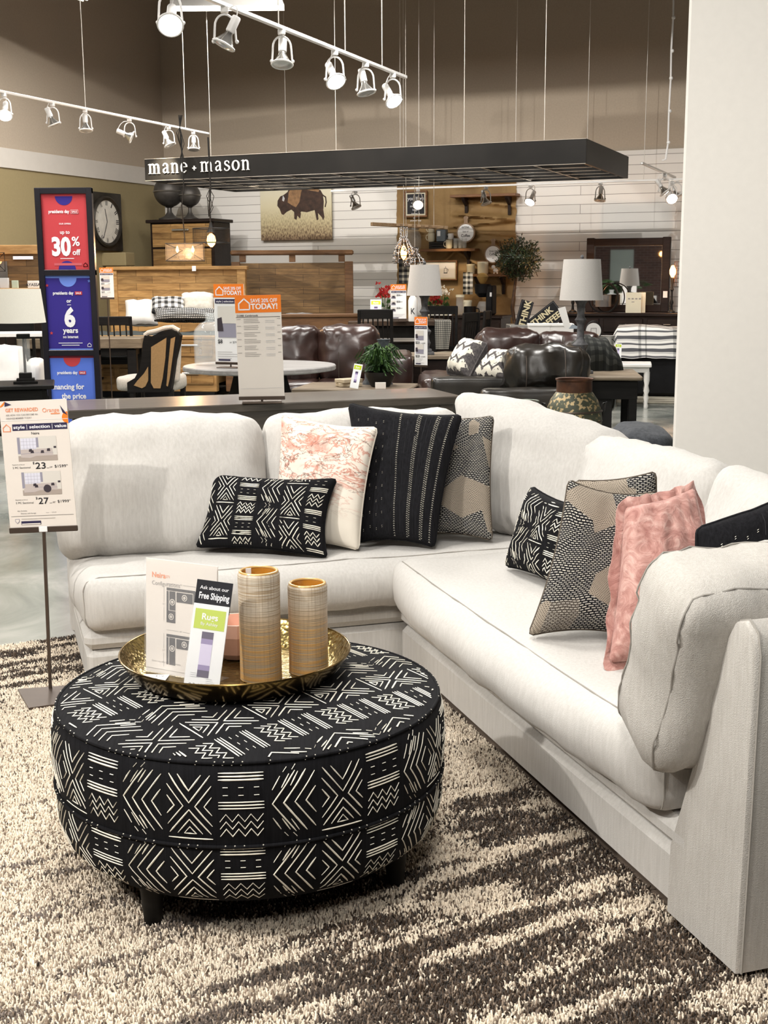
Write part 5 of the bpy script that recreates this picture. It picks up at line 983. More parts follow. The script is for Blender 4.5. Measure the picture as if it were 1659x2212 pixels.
M().box((.35, .2, zt-.03), (.9, .45, .05), pine2, .006).build('top', t); M().box((.35, .22, (zt-.06)/2), (.86, .40, zt-.06), espresso, .006).build('carcass', t)
for nm, px, w_, h, mt_, lb in (('plaid_box', 5, .10, .12, lightgrey, 'grey plaid box on the sideboard at far left'), ('ornament_box', 28, .07, .09, flat('pale_mint', (.45, .52, .42)), 'pale mint box on the sideboard'), ('letter_sign', 68, .13, .085, white, 'white block sign with dark letters on the sideboard')):
    o = M().box((0, 0, h/2), (w_, .05, h), mt_, .003); 
    if nm == 'letter_sign': o.text('AYASSA', 0, .022, .035, ink, 'c', .02, -.026)
    o = o.build(nm); o.location = (aty(px, 622, 15).x, 15.1, zt-.004); tag(o, lb, 'ornament')
# big drum shade lamp on black table, white sofa behind
DL = 10.2; zt = .62
t = thing('end_table', 'black wooden end table under the white drum lamp at the left edge', 'side table', (onz(50, 828, zt).x-.12, onz(50, 828, zt).y+.05, 0), R(14))
M().box((0, 0, zt-.02), (.72, .62, .035), blkwood, .006).build('table_top', t); M().box((0, 0, zt-.09), (.60, .50, .09), blkwood, .004).build('apron', t)
for sx in (-1, 1):
    for sy in (-1, 1): M().bar((sx*.30, sy*.25, 0), (sx*.27, sy*.22, zt-.04), .05, .05, blkwood).build('leg', t)
M().box((0, 0, .2), (.5, .42, .025), blkwood, .004).build('lower_shelf', t); TBL = Vector(t.location)
lp = Vector((aty(57, 820, TBL.y).x, TBL.y-.02, zt-.002)); px_ = lp.y/2738
t = thing('table_lamp', 'black stemmed table lamp with a wide cream drum shade at the left edge', 'lamp', lp, R(14))
m = M(); [m.box((0, 0, z), (a, a*.8, .022), blkwood, .003) for a, z in ((.20, .011), (.15, .032))]; m.box((0, 0, .065), (.105, .09, .05), blkwood, .004); m.build('base', t); M().tube([(0, 0, .08), (0, 0, .42)], .011, espresso, 8).build('stem', t); M().box((0, 0, .40), (.11, .09, .04), blkwood, .004).build('cap_block', t)
M().lathe([(.05, .09), (.05, .38)], glass('lamp_cylinder_glass', (.9, .92, .92), .03, .18), n=24, close=False).build('glass_sleeve', t)
s0 = aty(57, 697, lp.y).z-lp.z; s1 = aty(57, 624, lp.y).z-lp.z; M().lathe([(.215, s0), (.185, s1)], plain('cream_drum_shade', (.82, .79, .70), .9, var=.03, vs_=150), (-.02, 0, 0), 40, close=False).build('shade', t)
wl = plain('white_leatherette', (.72, .71, .69), .45, var=.04)
t = thing('armchair', 'white upholstered chair behind the black end table at the left edge', 'chair', (aty(12, 840, 13.0).x, 13.0, 0), R(12)); m = M(); softbox(m, wl, [(-.45, -.1, .42), (.22, -.1, .42), (.20, .02, .83), (-.45, .02, .83)], .22, .07, .3, 10, .02, 3); shade_merge(m.build('backrest', t)); m = M(); softbox(m, wl, [(-.45, -.75, .16), (.25, -.75, .16), (.25, -.75, .46), (-.45, -.75, .46)], .75, .06, .2, 10, .01, 4); shade_merge(m.build('seat', t)); m = M(); softbox(m, wl, [(.24, -.72, .1), (.40, -.72, .1), (.40, -.72, .68), (.24, -.72, .68)], .9, .06, .1, 8, .01, 4); shade_merge(m.build('arm', t)); [M().box((x, -.3, .05), (.05, .05, .10), blkwood).build('leg', t) for x in (-.4, .36)]
t = thing('desk', 'white topped desk behind the drum lamp at the left edge', 'desk', (aty(10, 725, 13.6).x, 13.6, 0), R(6)); z_ = aty(10, 722, 13.6).z; M().box((.05, 0, z_), (.85, .5, .04), white, .004).build('table_top', t); [M().box((.05+sx*.38, sy*.2, z_/2), (.05, .05, z_), blkwood, .004).build('leg', t) for sx in (-1, 1) for sy in (-1, 1)]
slatchair((aty(28, 800, 14.3).x, 14.3, 0), R(10), 1.02, 'black slatted dining chair behind the white topped desk', .5, .5, 4)
# dining table, slat chair, wing chair
tanw = wood('weathered_grey_brown_top', (.10, .075, .05), (.24, .19, .13), 'X', 1, .55)
p = aty(314, 740, 15.3); t = thing('dining_table', 'thick weathered wood dining table between the posters and the wing chair', 'table', (p.x-.75, 15.3, 0), R(1)); z1 = aty(256, 731, 15.1).z
M().box((0, 0, z1-.055), (1.5, .60, .12), tanw, .008).build('table_top', t); m = M(); m.box((0, 0, z1-.16), (1.3, .46, .09), blkwood, .004); m.build('apron', t); [M().box((sx*.62, sy*.20, (z1-.13)/2), (.11, .11, z1-.13), blkwood, .006).build('leg', t) for sx in (-1, 1) for sy in (-1, 1)]
slatchair((aty(252, 800, 15.7).x, 15.68, 0), R(3), aty(252, 684, 15.7).z, 'black slat back dining chair at the far side of the weathered table', .42, .52, 5)
tanf = plain('tan_back_fabric', (.30, .19, .085), .9, var=.08, vs_=60); creamf = fabric('cream_tweed', (.46, .43, .38), (.60, .57, .52), (60, 60, 60), 500)
D = 14.4; p = aty(335, 850, D); k = 1.0; t = thing('wing_chair', 'cream wing chair with a black nailhead frame and tan fabric back', 'chair', (p.x, D, 0), R(-8)); px_ = D/2738
X = lambda x: (x-335)*px_; Zz = lambda y: (855-y)*px_ + .02
out = [(272, 800), (290, 790), (302, 770), (308, 745), (311, 715), (316, 697), (330, 700), (352, 690), (372, 685), (388, 688), (397, 698), (392, 720), (383, 750), (378, 780), (374, 800), (370, 820), (272, 822)]
m = M(); m.prism([(X(x), Zz(y)) for x, y in out], .0, .09, blkwood); m.build('back_frame', t)
for pts in ([(331, 722), (366, 702), (362, 745), (354, 790), (348, 812), (333, 812), (327, 800), (329, 760)], [(376, 704), (386, 700), (378, 745), (370, 790), (365, 808), (362, 806), (368, 760)], [(288, 806), (296, 796), (312, 780), (322, 765), (321, 795), (314, 808), (306, 812)]):
    m = M(); m.prism([(X(x), Zz(y)) for x, y in pts], -.012, .01, tanf); m.build('back_panel', t)
m = M(); m.tube([(X(x), -.0+.05, Zz(y)+.012) for x, y in ((314, 700), (322, 694), (342, 690), (360, 684), (378, 682), (392, 690))], .028, creamf, 8); m.build('top_roll', t)
m = M(); softbox(m, creamf, [(X(235), .15, Zz(822)), (X(372), .15, Zz(822)), (X(372), .15, Zz(788)), (X(235), .15, Zz(790))], .5, .05, .2, 8, .004); shade_merge(m.build('seat', t)); m = M(); softbox(m, creamf, [(X(285), .10, Zz(800)), (X(382), .10, Zz(800)), (X(388), .16, Zz(696)), (X(318), .16, Zz(700))], .09, .04, .2, 8, .004); shade_merge(m.build('inner_back', t))
for x, y in ((280, .04), (368, .04), (262, .55), (365, .55)): M().bar((X(x), y, 0), (X(x)+.01, y, Zz(815)), .06, .055, blkwood).build('leg', t)
# round grey table, bottle, sign
RT = Vector((-1.072, 10.87, 0)); gtop = wood('grey_oak_top', (.20, .19, .185), (.36, .345, .335), 'X', .8, .5)
t = thing('round_table', 'round grey topped table with black legs behind the console', 'table', RT, R(10)); M().lathe([(.0, .70), (.60, .70), (.655, .708), (.662, .715), (.662, .742), (.655, .75), (0, .75)], gtop, n=64, close=False).build('table_top', t)
for a in (40, 130, 220, 310): a = R(a); M().bar((.48*math.cos(a), .48*math.sin(a), 0), (.22*math.cos(a), .22*math.sin(a), .70), .13, .05, blkwood, (0, 0, 1)).build('leg', t)
M().lathe([(.25, .66), (.27, .70)], blkwood, n=24).build('hub', t)
D = 10.9; p = ontable(457, 782, D, .752); px_ = D/2738; t = thing('glass_bottle', 'large clear glass demijohn standing on the round grey table', 'bottle', p)
gl = glass('demijohn_glass', (.80, .84, .84), .03, .17); M().lathe([(0, .004), (.135, .006), (.148, .02), (.150, .26), (.138, .31), (.09, .36), (.05, .375), (.042, .39), (.044, .425), (.052, .43), (.052, .445), (.036, .447)], gl, n=40, close=False).build('glass_body', t); M().lathe([(.032, .445), (.03, .36), (.08, .35), (.135, .30), (.142, .25), (.14, .02), (0, .014)], gl, n=32, close=False).build('inner_glass', t); m = M().at((0, -.152, 0)); m.text('BOTTLE', -.06, .10, .03, lightgrey, 'l', 0, 0, rot=PI/2); m.build('embossed_letters', t, 0)
p = ontable(498, 785, 10.55, .75); ms = minisign(p, R(-24), .29, .65, 'cool white price sign standing on the round grey table behind the tall console sign', .045, 1 if 0 else 0, .14)
p = Vector((aty(566, 862, 7.55).x, 7.55, .752)); minisign(p, R(5), 100*7.5/2738, 222*7.5/2738, 'tall price list sign with an orange header standing on the console table', .035, 1, .17, R(-1))
# console
cons = wood('grey_brown_console_veneer', (.045, .036, .028), (.11, .092, .075), 'X', .9, .28, coat=.25)
t = thing('console_table', 'long grey brown console table behind the far side of the sectional', 'console table', sofa(.2, 5.62, 0), SROT)
M().box((-.0, 0, .725), (2.44, .66, .05), cons, .006).build('table_top', t); M().box((0, 0, .64), (2.30, .56, .12), cons, .004).build('apron', t)
for sx in (-1, 1):
    for sy in (-1, 1): M().box((sx*1.12, sy*.25, .35), (.09, .09, .70), cons, .006).build('leg', t)
M().box((0, 0, .14), (2.2, .5, .03), cons, .004).build('lower_shelf', t)
# ---------------------------------------------------------------- right background: leather seating
def leather(name, c1, c2):
    m, nt, b = nodes(name); n = tex(nt, 'Noise', coords(nt), Scale=3.5, Detail=5, Distortion=.6); n2 = tex(nt, 'Voronoi', coords(nt), Scale=160)
    nt.links.new(ramp(nt, n.outputs[0], [(.3, c1), (.7, c2)]), b.inputs['Base Color']); bump(nt, b, n2.outputs[0], .08, .003); sset(b, Roughness=.3, Specular_IOR_Level=.6, Coat_Weight=.15, Coat_Roughness=.25); return m
brn = leather('brown_leather', (.022, .010, .008), (.055, .026, .020)); blkl = leather('black_leather', (.008, .007, .006), (.026, .021, .016)); stm = plain('pale_leather_seam', (.06, .045, .035), .7)
def sb(name, parent, mat, x0, y0, z0, x1, y1, z1, r=.06, puff=.25, wr=.012, seed=0, lean=0, seams=()):
    m = M(); softbox(m, mat, [(x0, y0, z0), (x1, y0, z0), (x1, y0+lean, z1), (x0, y0+lean, z1)], y1-y0, r, puff, 10, wr, seed)
    o = m.build(name, parent); shade_merge(o)
    for k, sx in enumerate(seams):
        xx = lerp(x0, x1, sx); mm = M(); mm.tube([(xx, lerp(y0, y0+lean, q) - (y1-y0)*puff*.42*(4*q*(1-q))**.7 - .008, lerp(z0+.04, z1-.05, q)) for q in [i/8 for i in range(9)]], .005, stm, 5); mm.build('seam', o)
    return o
# brown leather sofa facing the camera behind the round table
D = 12.9; k = D/2738; xl, xr = aty(560, 800, D).x, aty(818, 800, D).x; zt = aty(700, 706, D).z; wd = xr-xl
t = thing('leather_sofa', 'dark brown leather sofa facing the camera behind the round grey table', 'sofa', (xl, D, 0), 0)
M().box((wd/2, .45, .19), (wd, .9, .26), brn, .03).build('base', t)
n0 = aty(686, 770, D).x - xl
sb('back_cushion', t, brn, .0, .15, .42, n0-.01, .48, zt, .10, .35, .02, 31, .10, (.55,)); sb('back_cushion', t, brn, n0+.01, .12, .42, wd, .46, zt+.01, .10, .35, .02, 32, .10, (.33,))
sb('seat_cushion', t, brn, .0, -.18, .26, n0, .55, .45, .06, .2, .01, 33); sb('seat_cushion', t, brn, n0, -.18, .26, wd, .55, .45, .06, .2, .01, 34)
sb('arm', t, brn, aty(838, 800, D-.4).x-xl, -.35, .06, aty(893, 800, D-.4).x-xl, .55, aty(860, 768, D-.4).z, .06, .1, .008, 35)
for x in (.06, wd-.06): M().box((x, .1, .03), (.06, .06, .06), blkwood).build('foot', t)
# leather sectional on the right, facing left
D = 11.6; k = D/2738
t = thing('leather_sofa', 'big black and brown leather sofa with zigzag pillows right of the console', 'sofa', (aty(1100, 800, D).x, D, 0), 0); X0 = t.location.x
ax = lambda px, d: aty(px, 800, d).x - X0
az = lambda py, d: aty(1000, py, d).z
sb('seat_cushion', t, brn, ax(908, 11.9), -.1, .18, ax(1240, 11.9), .95, az(812, 11.8), .07, .15, .01, 41)
sb('back_cushion', t, brn, ax(1027, 12.8), .95, .5, ax(1165, 12.8), 1.25, az(709, 12.8), .11, .35, .02, 42, .08, (.55,)); sb('back_cushion', t, brn, ax(1155, 12.8), .95, .5, ax(1290, 12.8), 1.25, az(716, 12.8), .11, .35, .02, 43, .08, (.4,))
sb('arm_cushion', t, blkl, ax(1095, 10.9), -.85, az(842, 10.9), ax(1268, 10.9), -.35, az(742, 10.9), .12, .25, .03, 44, .08, (.22, .70))
sb('arm', t, blkl, ax(932, 11.1), -.55, .1, ax(1120, 11.1), -.30, az(815, 11.1), .04, .05, .004, 45); sb('arm', t, blkl, ax(1040, 10.5), -1.12, .06, ax(1265, 10.5), -.86, az(840, 10.6), .05, .05, .006, 46)
M().box((ax(1090, 11.2), .2, .16), (1.5, 1.7, .2), blkl, .03).build('base', t)
def zig(m, fn, w_, h):
    for r0 in range(-1, 4):
        v = h*(r0*.36); P = [(w_*i/6, v + h*(.26 if i % 2 else -.02)) for i in range(7)]; m.ribbons([[(a, min(max(b, .006), h-.006)) for a, b in P]], fn, .052, flat('ivory_zigzag%d' % random.randint(0, 1), (.74, .70, .60)), .012, .003)
zg = fabric('slate_velvet_weave', (.05, .045, .05), (.16, .145, .14), (40, 40, 40), 500)
def qpil(name, label, pts, D, mat, th, deco, grp, seed):
    m = M(); fn, w_, h, per = pillow(m, mat, [aty(x, y, d) for (x, y), d in zip(pts, D)], th, 18, .05, seed, .006); deco and deco(m, fn, w_, h); t = thing(name, label, 'pillow', (0, 0, 0), 0, grp); m.build('cover', t, 80); pm = M(); pm.tube(per, .008, zg, 5, True); pm.build('piping', t)
zz = 'zigzag pillows on the leather sofa'
qpil('throw_pillow', 'left one of two grey and ivory zigzag pillows on the leather sofa', [(966, 808), (1012, 818), (1052, 742), (1010, 735)], (11.45, 11.2, 11.4, 11.6), zg, .26, zig, zz, 51)
qpil('throw_pillow', 'right one of two grey and ivory zigzag pillows, tucked against the black cushion', [(1018, 822), (1092, 826), (1108, 760), (1066, 758)], (11.3, 11.1, 11.25, 11.4), zg, .22, zig, zz, 52)
# lamp, tables and things around them
D = 13.2; topw = wood('warm_brown_table_top', (.14, .105, .075), (.30, .24, .17), 'X', 1, .45)
zt = aty(917, 766, D).z; t = thing('end_table', 'square end table with a pale wood top under the left grey lamp', 'side table', (aty(910, 766, D).x, D+.05, 0), R(-4)); M().box((.05, .08, zt-.02), (.66, .62, .04), topw, .005).build('table_top', t); M().box((.05, .08, (zt-.04)/2), (.60, .56, zt-.05), espresso, .005).build('cabinet_body', t)
baluster((aty(917, 766, D).x, D, zt), aty(917, 572, D).z-zt, aty(917, 572, D).z-aty(917, 632, D).z, .150, .185, 'grey baluster table lamp with a linen shade before the brown paper wall')
p = aty(909, 790, 12.3); minisign((p.x, p.y, 0), R(-38), .155, .47, 'narrow price sign on a pole before the brown paper wall lamp', aty(905, 789, 12.3).z, 1 if 0 else 2)
D = 11.3; zt = .62; t = thing('end_table', 'large end table with dark legs and a brown top beside the leather sofa', 'side table', (aty(1300, 800, D).x, D+.1, 0), R(-6)); tw_ = aty(1370, 800, D).x-aty(1200, 800, D).x
M().box((0, .1, zt-.02), (tw_, .9, .04), topw, .012).build('table_top', t); m = M(); m.box((0, .1, zt-.13), (tw_-.08, .8, .16), blkwood, .004); m.build('apron', t)
for sx in (-1, 1):
    for sy in (-.26, .46): M().box((sx*(tw_/2-.08), sy, (zt-.04)/2), (.075, .075, zt-.04), blkwood, .006).build('leg', t)
M().box((-.12, .12, .28), (tw_*.62, .7, .34), plain('dark_crate_panel', (.012, .010, .009), .6), .005).build('inner_shelf', t)
lx = aty(1252, 800, 11.4); baluster((lx.x, 11.4, zt), aty(1262, 560, 11.4).z-zt, aty(1262, 560, 11.4).z-aty(1262, 641, 11.4).z, .165, .195, 'tall grey baluster table lamp with a linen shade near the framed mirror', R(8))
# coffee table with plant, books, tag, grey candle holders
D = 11.5; zt = .47; cpos = Vector((aty(770, 838, D).x, D+.45, 0)); t = thing('coffee_table', 'low wooden coffee table with a fern between the round table and the leather sofa', 'coffee table', cpos, R(-12)); M().box((0, 0, zt-.025), (1.1, .75, .05), topw, .01).build('table_top', t); [M().box((sx*.45, sy*.28, (zt-.05)/2), (.07, .07, zt-.05), blkwood, .005).build('leg', t) for sx in (-1, 1) for sy in (-1, 1)]
pf = Vector((aty(822, 838, D+.35).x, D+.35, zt+.002)); t = thing('potted_fern', 'bushy green fern in a black pierced bowl on the coffee table', 'plant', pf)
M().lathe([(0, .004), (.09, .004), (.10, .02), (.14, .10), (.15, .14), (.14, .14), (.13, .11), (0, .10)], iron, n=16, close=False).build('bowl', t); m = M(); gr = plain('fern_green', (.022, .06, .012), .6, var=.5, vs_=12); gr2 = plain('fern_light_green', (.06, .13, .025), .6, var=.4, vs_=12)
for i in range(170):
    a = random.uniform(0, 2*PI); L = random.uniform(.12, .24); up = random.uniform(.02, .28); dr = Vector((math.cos(a), math.sin(a), 0)); P = [Vector((0, 0, .12)) + dr*(L*q) + Vector((0, 0, up*math.sin(q*PI*.75) + .10*q - .12*q*q)) for q in [j/5 for j in range(6)]]; sd = dr.cross(Vector((0, 0, 1)))
    for j in range(1, 6):
        for sg in (-1, 1): c = P[j]; w__ = .024*(1-j/8); m.add([tuple(P[j-1]), tuple(c), tuple(c+sd*sg*w__+dr*.02+Vector((0, 0, -.008)))], [[0, 1, 2]], gr if i % 3 else gr2)
m.build('fronds', t)
for px, y0, y1, w_, lb in ((829, 733, 792, .068, 'taller slate grey pillar candle holder behind the fern'), (799, 752, 790, .058, 'shorter slate grey pillar candle holder behind the fern')):
    d = D+.62; t = thing('candle_holder', lb, 'candle holder', (aty(px, 790, d).x, d, zt+.001), 0, 'slate candle holders'); hh = aty(px, y0, d).z-zt; M().lathe([(w_*1.3, 0), (w_*1.2, .02), (w_*.9, .05), (w_*.85, hh-.02), (w_, hh), (w_*.6, hh-.005), (0, hh-.02)], plain('slate_ribbed%d' % px, (.06, .07, .08), .7, var=.4, vs_=30), n=16, close=False).build('body', t)
rugtag(aty(755, 837, D), aty(773, 840, D-.05), aty(766, 785, D+.03), 'small white rug price tag leaning on the coffee table', top=False)
for i in range(2):
    o = M().box((0, 0, 0), (.22, .16, .035), plain('cream_book%d' % i, (.50, .42, .30), .7), .004).build('book'); o.location = (aty(753, 810, D+.4).x, D+.4, zt+.020+.037*i); o.rotation_euler.z = .3+.35*i; tag(o, 'cream book, %s of two stacked behind the rug price tag' % ('lower', 'upper')[i], 'book', 'stacked cream books')
o = M().box((0, 0, 0), (.10, .03, .06), paper, .002).build('folded_card'); o.location = (aty(822, 838, D).x, D+.12, zt+.03); tag(o, 'small folded white card in front of the fern', 'card')
# metal jars
rust = plain('rusty_brown_metal', (.075, .03, .014), .6, .4, var=.5, vs_=18)
def jarm():
    m, nt, b = nodes('mottled_green_bronze'); v = coords(nt); n = tex(nt, 'Noise', v, Scale=32, Detail=3, Roughness=.5); n2 = tex(nt, 'Noise', v, Scale=4, Detail=4)
    c = ramp(nt, n2.outputs[0], [(.3, (.03, .034, .02)), (.7, (.13, .14, .09))]); sp = nt.nodes.new('ShaderNodeSeparateXYZ'); nt.links.new(v, sp.inputs[0]); f = ramp(nt, sp.outputs[2], [(.52, (0, 0, 0)), (.56, (1, 1, 1)), (.72, (1, 1, 1)), (.76, (0, 0, 0))]); g = ramp(nt, n.outputs[0], [(.54, (0, 0, 0)), (.57, (1, 1, 1))])
    nt.links.new(mix(nt, mix(nt, 1, f, g, 'MULTIPLY'), c, (.44, .33, .17)), b.inputs['Base Color']); sset(b, Roughness=.5, Metallic=.3); return m
D = 8.3; px = 1241; p = aty(px, 820, D); hz = p.z; r0 = 40*D/2738; t = thing('metal_jar', 'tall mottled green metal urn with side handles and a rusty neck', 'jar', (p.x, D, 0))
M().lathe([(0, .003), (r0*1.05, .004), (r0*1.25, .10), (r0*1.50, hz-.36), (r0*1.56, hz-.27), (r0*1.50, hz-.20), (r0*1.28, hz-.13), (r0*1.02, hz-.085), (r0*.98, hz-.08)], jarm(), n=40, close=False).build('belly', t)
M().lathe([(r0*.98, hz-.085), (r0*.97, hz-.01), (r0*1.04, hz), (r0*1.04, hz+.008), (r0*.94, hz+.004), (r0*.92, hz-.10), (0, hz-.12)], rust, n=40, close=False).build('neck', t)
for z in (hz-.205, hz-.27): M().tube([(r0*1.535*math.cos(2*PI*i/40), r0*1.535*math.sin(2*PI*i/40), z) for i in range(40)], .006, jarm() if 0 else bronze, 6, True).build('band', t)
for s_ in (-1, 1): M().tube([(s_*r0*1.54, 0, hz-.26), (s_*r0*1.72, 0, hz-.20), (s_*r0*1.76, 0, hz-.15), (s_*r0*1.62, 0, hz-.16), (s_*r0*1.48, 0, hz-.20)], .008, iron, 6).build('handle', t)
D = 8.0; p = aty(1130, 868, D); hz = p.z; r0 = 34*D/2738; t = thing('metal_jar', 'shorter rusty brown metal urn left of the mottled green urn', 'jar', (p.x, D, 0)); M().lathe([(0, .003), (r0, .004), (r0*1.3, hz*.5), (r0*1.2, hz-.16), (r0, hz-.08), (r0, hz), (r0*1.03, hz+.006), (r0*.92, hz), (r0*.9, hz-.1), (0, hz-.12)], rust, n=36, close=False).build('belly', t); M().tube([(r0*1.0*math.cos(2*PI*i/36), r0*math.sin(2*PI*i/36), hz+.004) for i in range(36)], .006, plain('worn_green_rim', (.13, .15, .12), .4, .6), 6, True).build('rim', t)
# dark throw blanket over sofa end and recliner, dark rug item
ply = gingham('black_grey_plaid_throw', (.006, .007, .006), (.018, .020, .017), (.06, .062, .055), 9)
D = 12.2; t = thing('throw_blanket', 'black and grey plaid throw heaped over the end of the leather sofa', 'blanket', (aty(1265, 790, D).x, D, 0)); x0, x1 = -62*D/2738*1.05, 62*D/2738*1.05; z0, z1 = aty(1265, 800, D).z, aty(1265, 722, D).z
def dr(u, v):
    x = lerp(x0, x1, u); a = v*PI*1.05; e = math.sin(PI*min(1, max(0, u)))**.45; rr = .30*(.6+.4*e); z = z0 + (z1-z0)*e*max(0, math.sin(a))**.6; y = -rr*math.cos(a)
    f_ = noise.noise(Vector((u*6, v*2, 3)))*.05 + noise.noise(Vector((u*15, v*3, 8)))*.02; return Vector((x+f_*.5, y-.25+f_, z+f_*.8))
m = M(); m.grid(dr, 50, 36, ply, lambda u, v: (u*.9, v*1.1)); m.build('draped_cloth', t, 80); sb('cushion_core', t, blkl, x0*.85, -.42, .2, x1*.85, -.05, z1-.08, .1, .2, .01, 61)
D = 6.3; t = thing('ottoman_pouf', 'charcoal fabric pouf showing behind the right back cushions beside the cream wall', 'pouf', (aty(1388, 930, 9.0).x, 9.0, 0)); z1 = aty(1388, 921, 9.0).z; sb('cushion', t, fabric('charcoal_weave', (.03, .033, .038), (.07, .075, .085), (40, 40, 40), 300), -.19, -.3, .05, .17, .3, z1, .10, .3, .01, 62)
# dining set
cs = None
def cstripe():
    m, nt, b = nodes('striped_seat_cushion'); wv = tex(nt, 'Wave', coords(nt, 'Object', (1, .2, 0)), Scale=4.5); nt.links.new(ramp(nt, wv.outputs[0], [(.2, (.09, .075, .05)), (.7, (.10, .085, .06)), (.8, (.42, .38, .28))]), b.inputs['Base Color']); sset(b, Roughness=.9); return m
cs = cstripe(); D = 15.6; zt = aty(850, 693, D).z; TD = Vector((aty(858, 700, D).x, D+.35, 0)); t = thing('dining_table', 'black counter height dining table with flowers, bottle and price sign', 'table', TD, R(-3)); tw_ = 205*D/2738
M().box((0, 0, zt-.03), (tw_, .95, .06), wood('dark_walnut_top', (.03, .018, .012), (.10, .065, .045), 'X', 1, .3), .008).build('table_top', t); M().box((0, 0, zt-.14), (tw_-.16, .8, .14), blkwood, .004).build('apron', t); [M().box((sx*(tw_/2-.12), sy*.36, (zt-.05)/2), (.10, .10, zt-.06), blkwood, .006).build('leg', t) for sx in (-1, 1) for sy in (-1, 1)]; M().box((0, 0, .42), (tw_-.3, .6, .5), blkwood, .005).build('storage_base', t)
def bchair(px0, px1, ytop, D, rz, label, seat=None): w_ = (px1-px0)*D/2738; p = aty((px0+px1)/2, 740, D); return slatchair((p.x, D, 0), rz, aty(px0, ytop, D).z, label, w_-.03, aty(px0, 768, D).z, 6, 'black slat back dining chairs', None, cs)
bchair(774, 850, 669, 14.5, R(-6), 'black slat back chair at the left end of the dining set, seen from behind'); bchair(918, 988, 662, 16.6, R(172), 'black slat back chair on the far side of the table, seats facing camera')
bchair(982, 1040, 676, 14.9, R(50), 'black slat back chair turned sideways at the right of the dining set'); bchair(1028, 1062, 672, 15.6, R(62), 'rearmost black slat back chair beside the dark cabinet')
rn = gingham('woven_black_cream_runner', (.03, .03, .03), (.12, .115, .10), (.40, .38, .33), 45); p = aty(957, 693, 15.45); t = thing('table_runner', 'woven black and cream runner hanging off the dining table', 'table runner', (p.x, 15.40, 0)); m = M(); m.grid(lambda u, v: Vector((lerp(-.10, .10, u)*(1-.5*max(0, v-.6)) - .02*v, -.12+(.5*(1-v*2.2) if v < .45 else 0)+.01*math.sin(u*9), zt+.008 - (0 if v < .45 else (v-.45)*.62))), 14, 24, rn, lambda u, v: (u*.2, v*.6)); m.build('woven_cloth', t, 60)
p = aty(861, 688, 15.3); zz_ = zt+.001; minisign((p.x, 15.35, zz_), R(2), 34*15.35/2738, 74*15.35/2738, 'price sign with three sofa prices standing on the black dining table', .03, 3, .12)
t = thing('water_bottle', 'white bottle marked with a black letter K on the dining table', 'bottle', (aty(892, 690, 15.3).x, 15.32, zz_)); w_ = 10*15.3/2738; hh = aty(892, 632, 15.3).z-zz_; M().lathe([(w_*.9, 0), (w_, .01), (w_, hh*.72), (w_*.8, hh*.82), (w_*.5, hh*.88), (w_*.5, hh)], whitegloss, n=24).build('body', t); m = M().at((0, -w_-.003, 0)); m.text('K', 0, hh*.26, hh*.22, ink, 'c', .0, 0, fit=w_*.9); m.build('letter', t, 0)
redp = plain('red_petals', (.33, .012, .012), .5, var=.4); leafg = plain('leaf_green', (.04, .10, .02), .6, var=.5); orch = plain('ivory_petals', (.80, .74, .62), .5)
def blooms(name, label, px, ztop, zbase, D, col, nb=14, sp=.09, vase_=True, grp=None, stem=True):
    t = thing(name, label, 'flowers', (aty(px, 690, D).x, D, zbase), 0, grp); m = M(); hh = ztop-zbase
    for i in range(nb):
        c = Vector((random.gauss(0, sp*.5), random.gauss(0, sp*.4), hh-.06+random.gauss(0, sp*.4))); r_ = random.uniform(.02, .042)
        for j in range(5): a = 2*PI*j/5+i; d = Vector((math.cos(a), math.sin(a)*.5-.5, .4*math.sin(a*2))); m.add([tuple(c), tuple(c+d*r_+Vector((0, 0, r_*.5))), tuple(c+d*r_*1.5), tuple(c+d*r_-Vector((0, 0, r_*.5)))], [[0, 1, 2, 3]], col)
    m.build('petals', t)['kind'] = 'stuff'; m = M()
    for i in range(7): a = i*.9; m.tube([(0, 0, .05), (.03*math.cos(a), .03*math.sin(a), hh*.5), (.05*math.cos(a), .05*math.sin(a), hh-.08)], .004, leafg, 5); 
    for i in range(10): a = i*.63; c = Vector((.02*math.cos(a), .02*math.sin(a), hh*.35+.01*i)); m.add([tuple(c), tuple(c+Vector((.06*math.cos(a), .06*math.sin(a)-.01, .05))), tuple(c+Vector((.09*math.cos(a+.3), .09*math.sin(a+.3), .0)))], [[0, 1, 2]], leafg)
    m.build('stems', t)
    if vase_: M().lathe([(.035, 0), (.045, .02), (.045, .11), (.03, .14), (.035, .15)], gl, n=16, close=False).build('glass_vase', t)
    return t
blooms('flower_vase', 'red flowers in a glass vase behind the black slat chair at left', 833, aty(833, 622, 15.5).z, zz_, 15.5, redp, 22, .11)
rugtag(aty(800, 672, 15.3), aty(824, 672, 15.3), aty(801, 647, 15.4), 'small green and white rug tag on the dining table beside the red flowers', top=False)
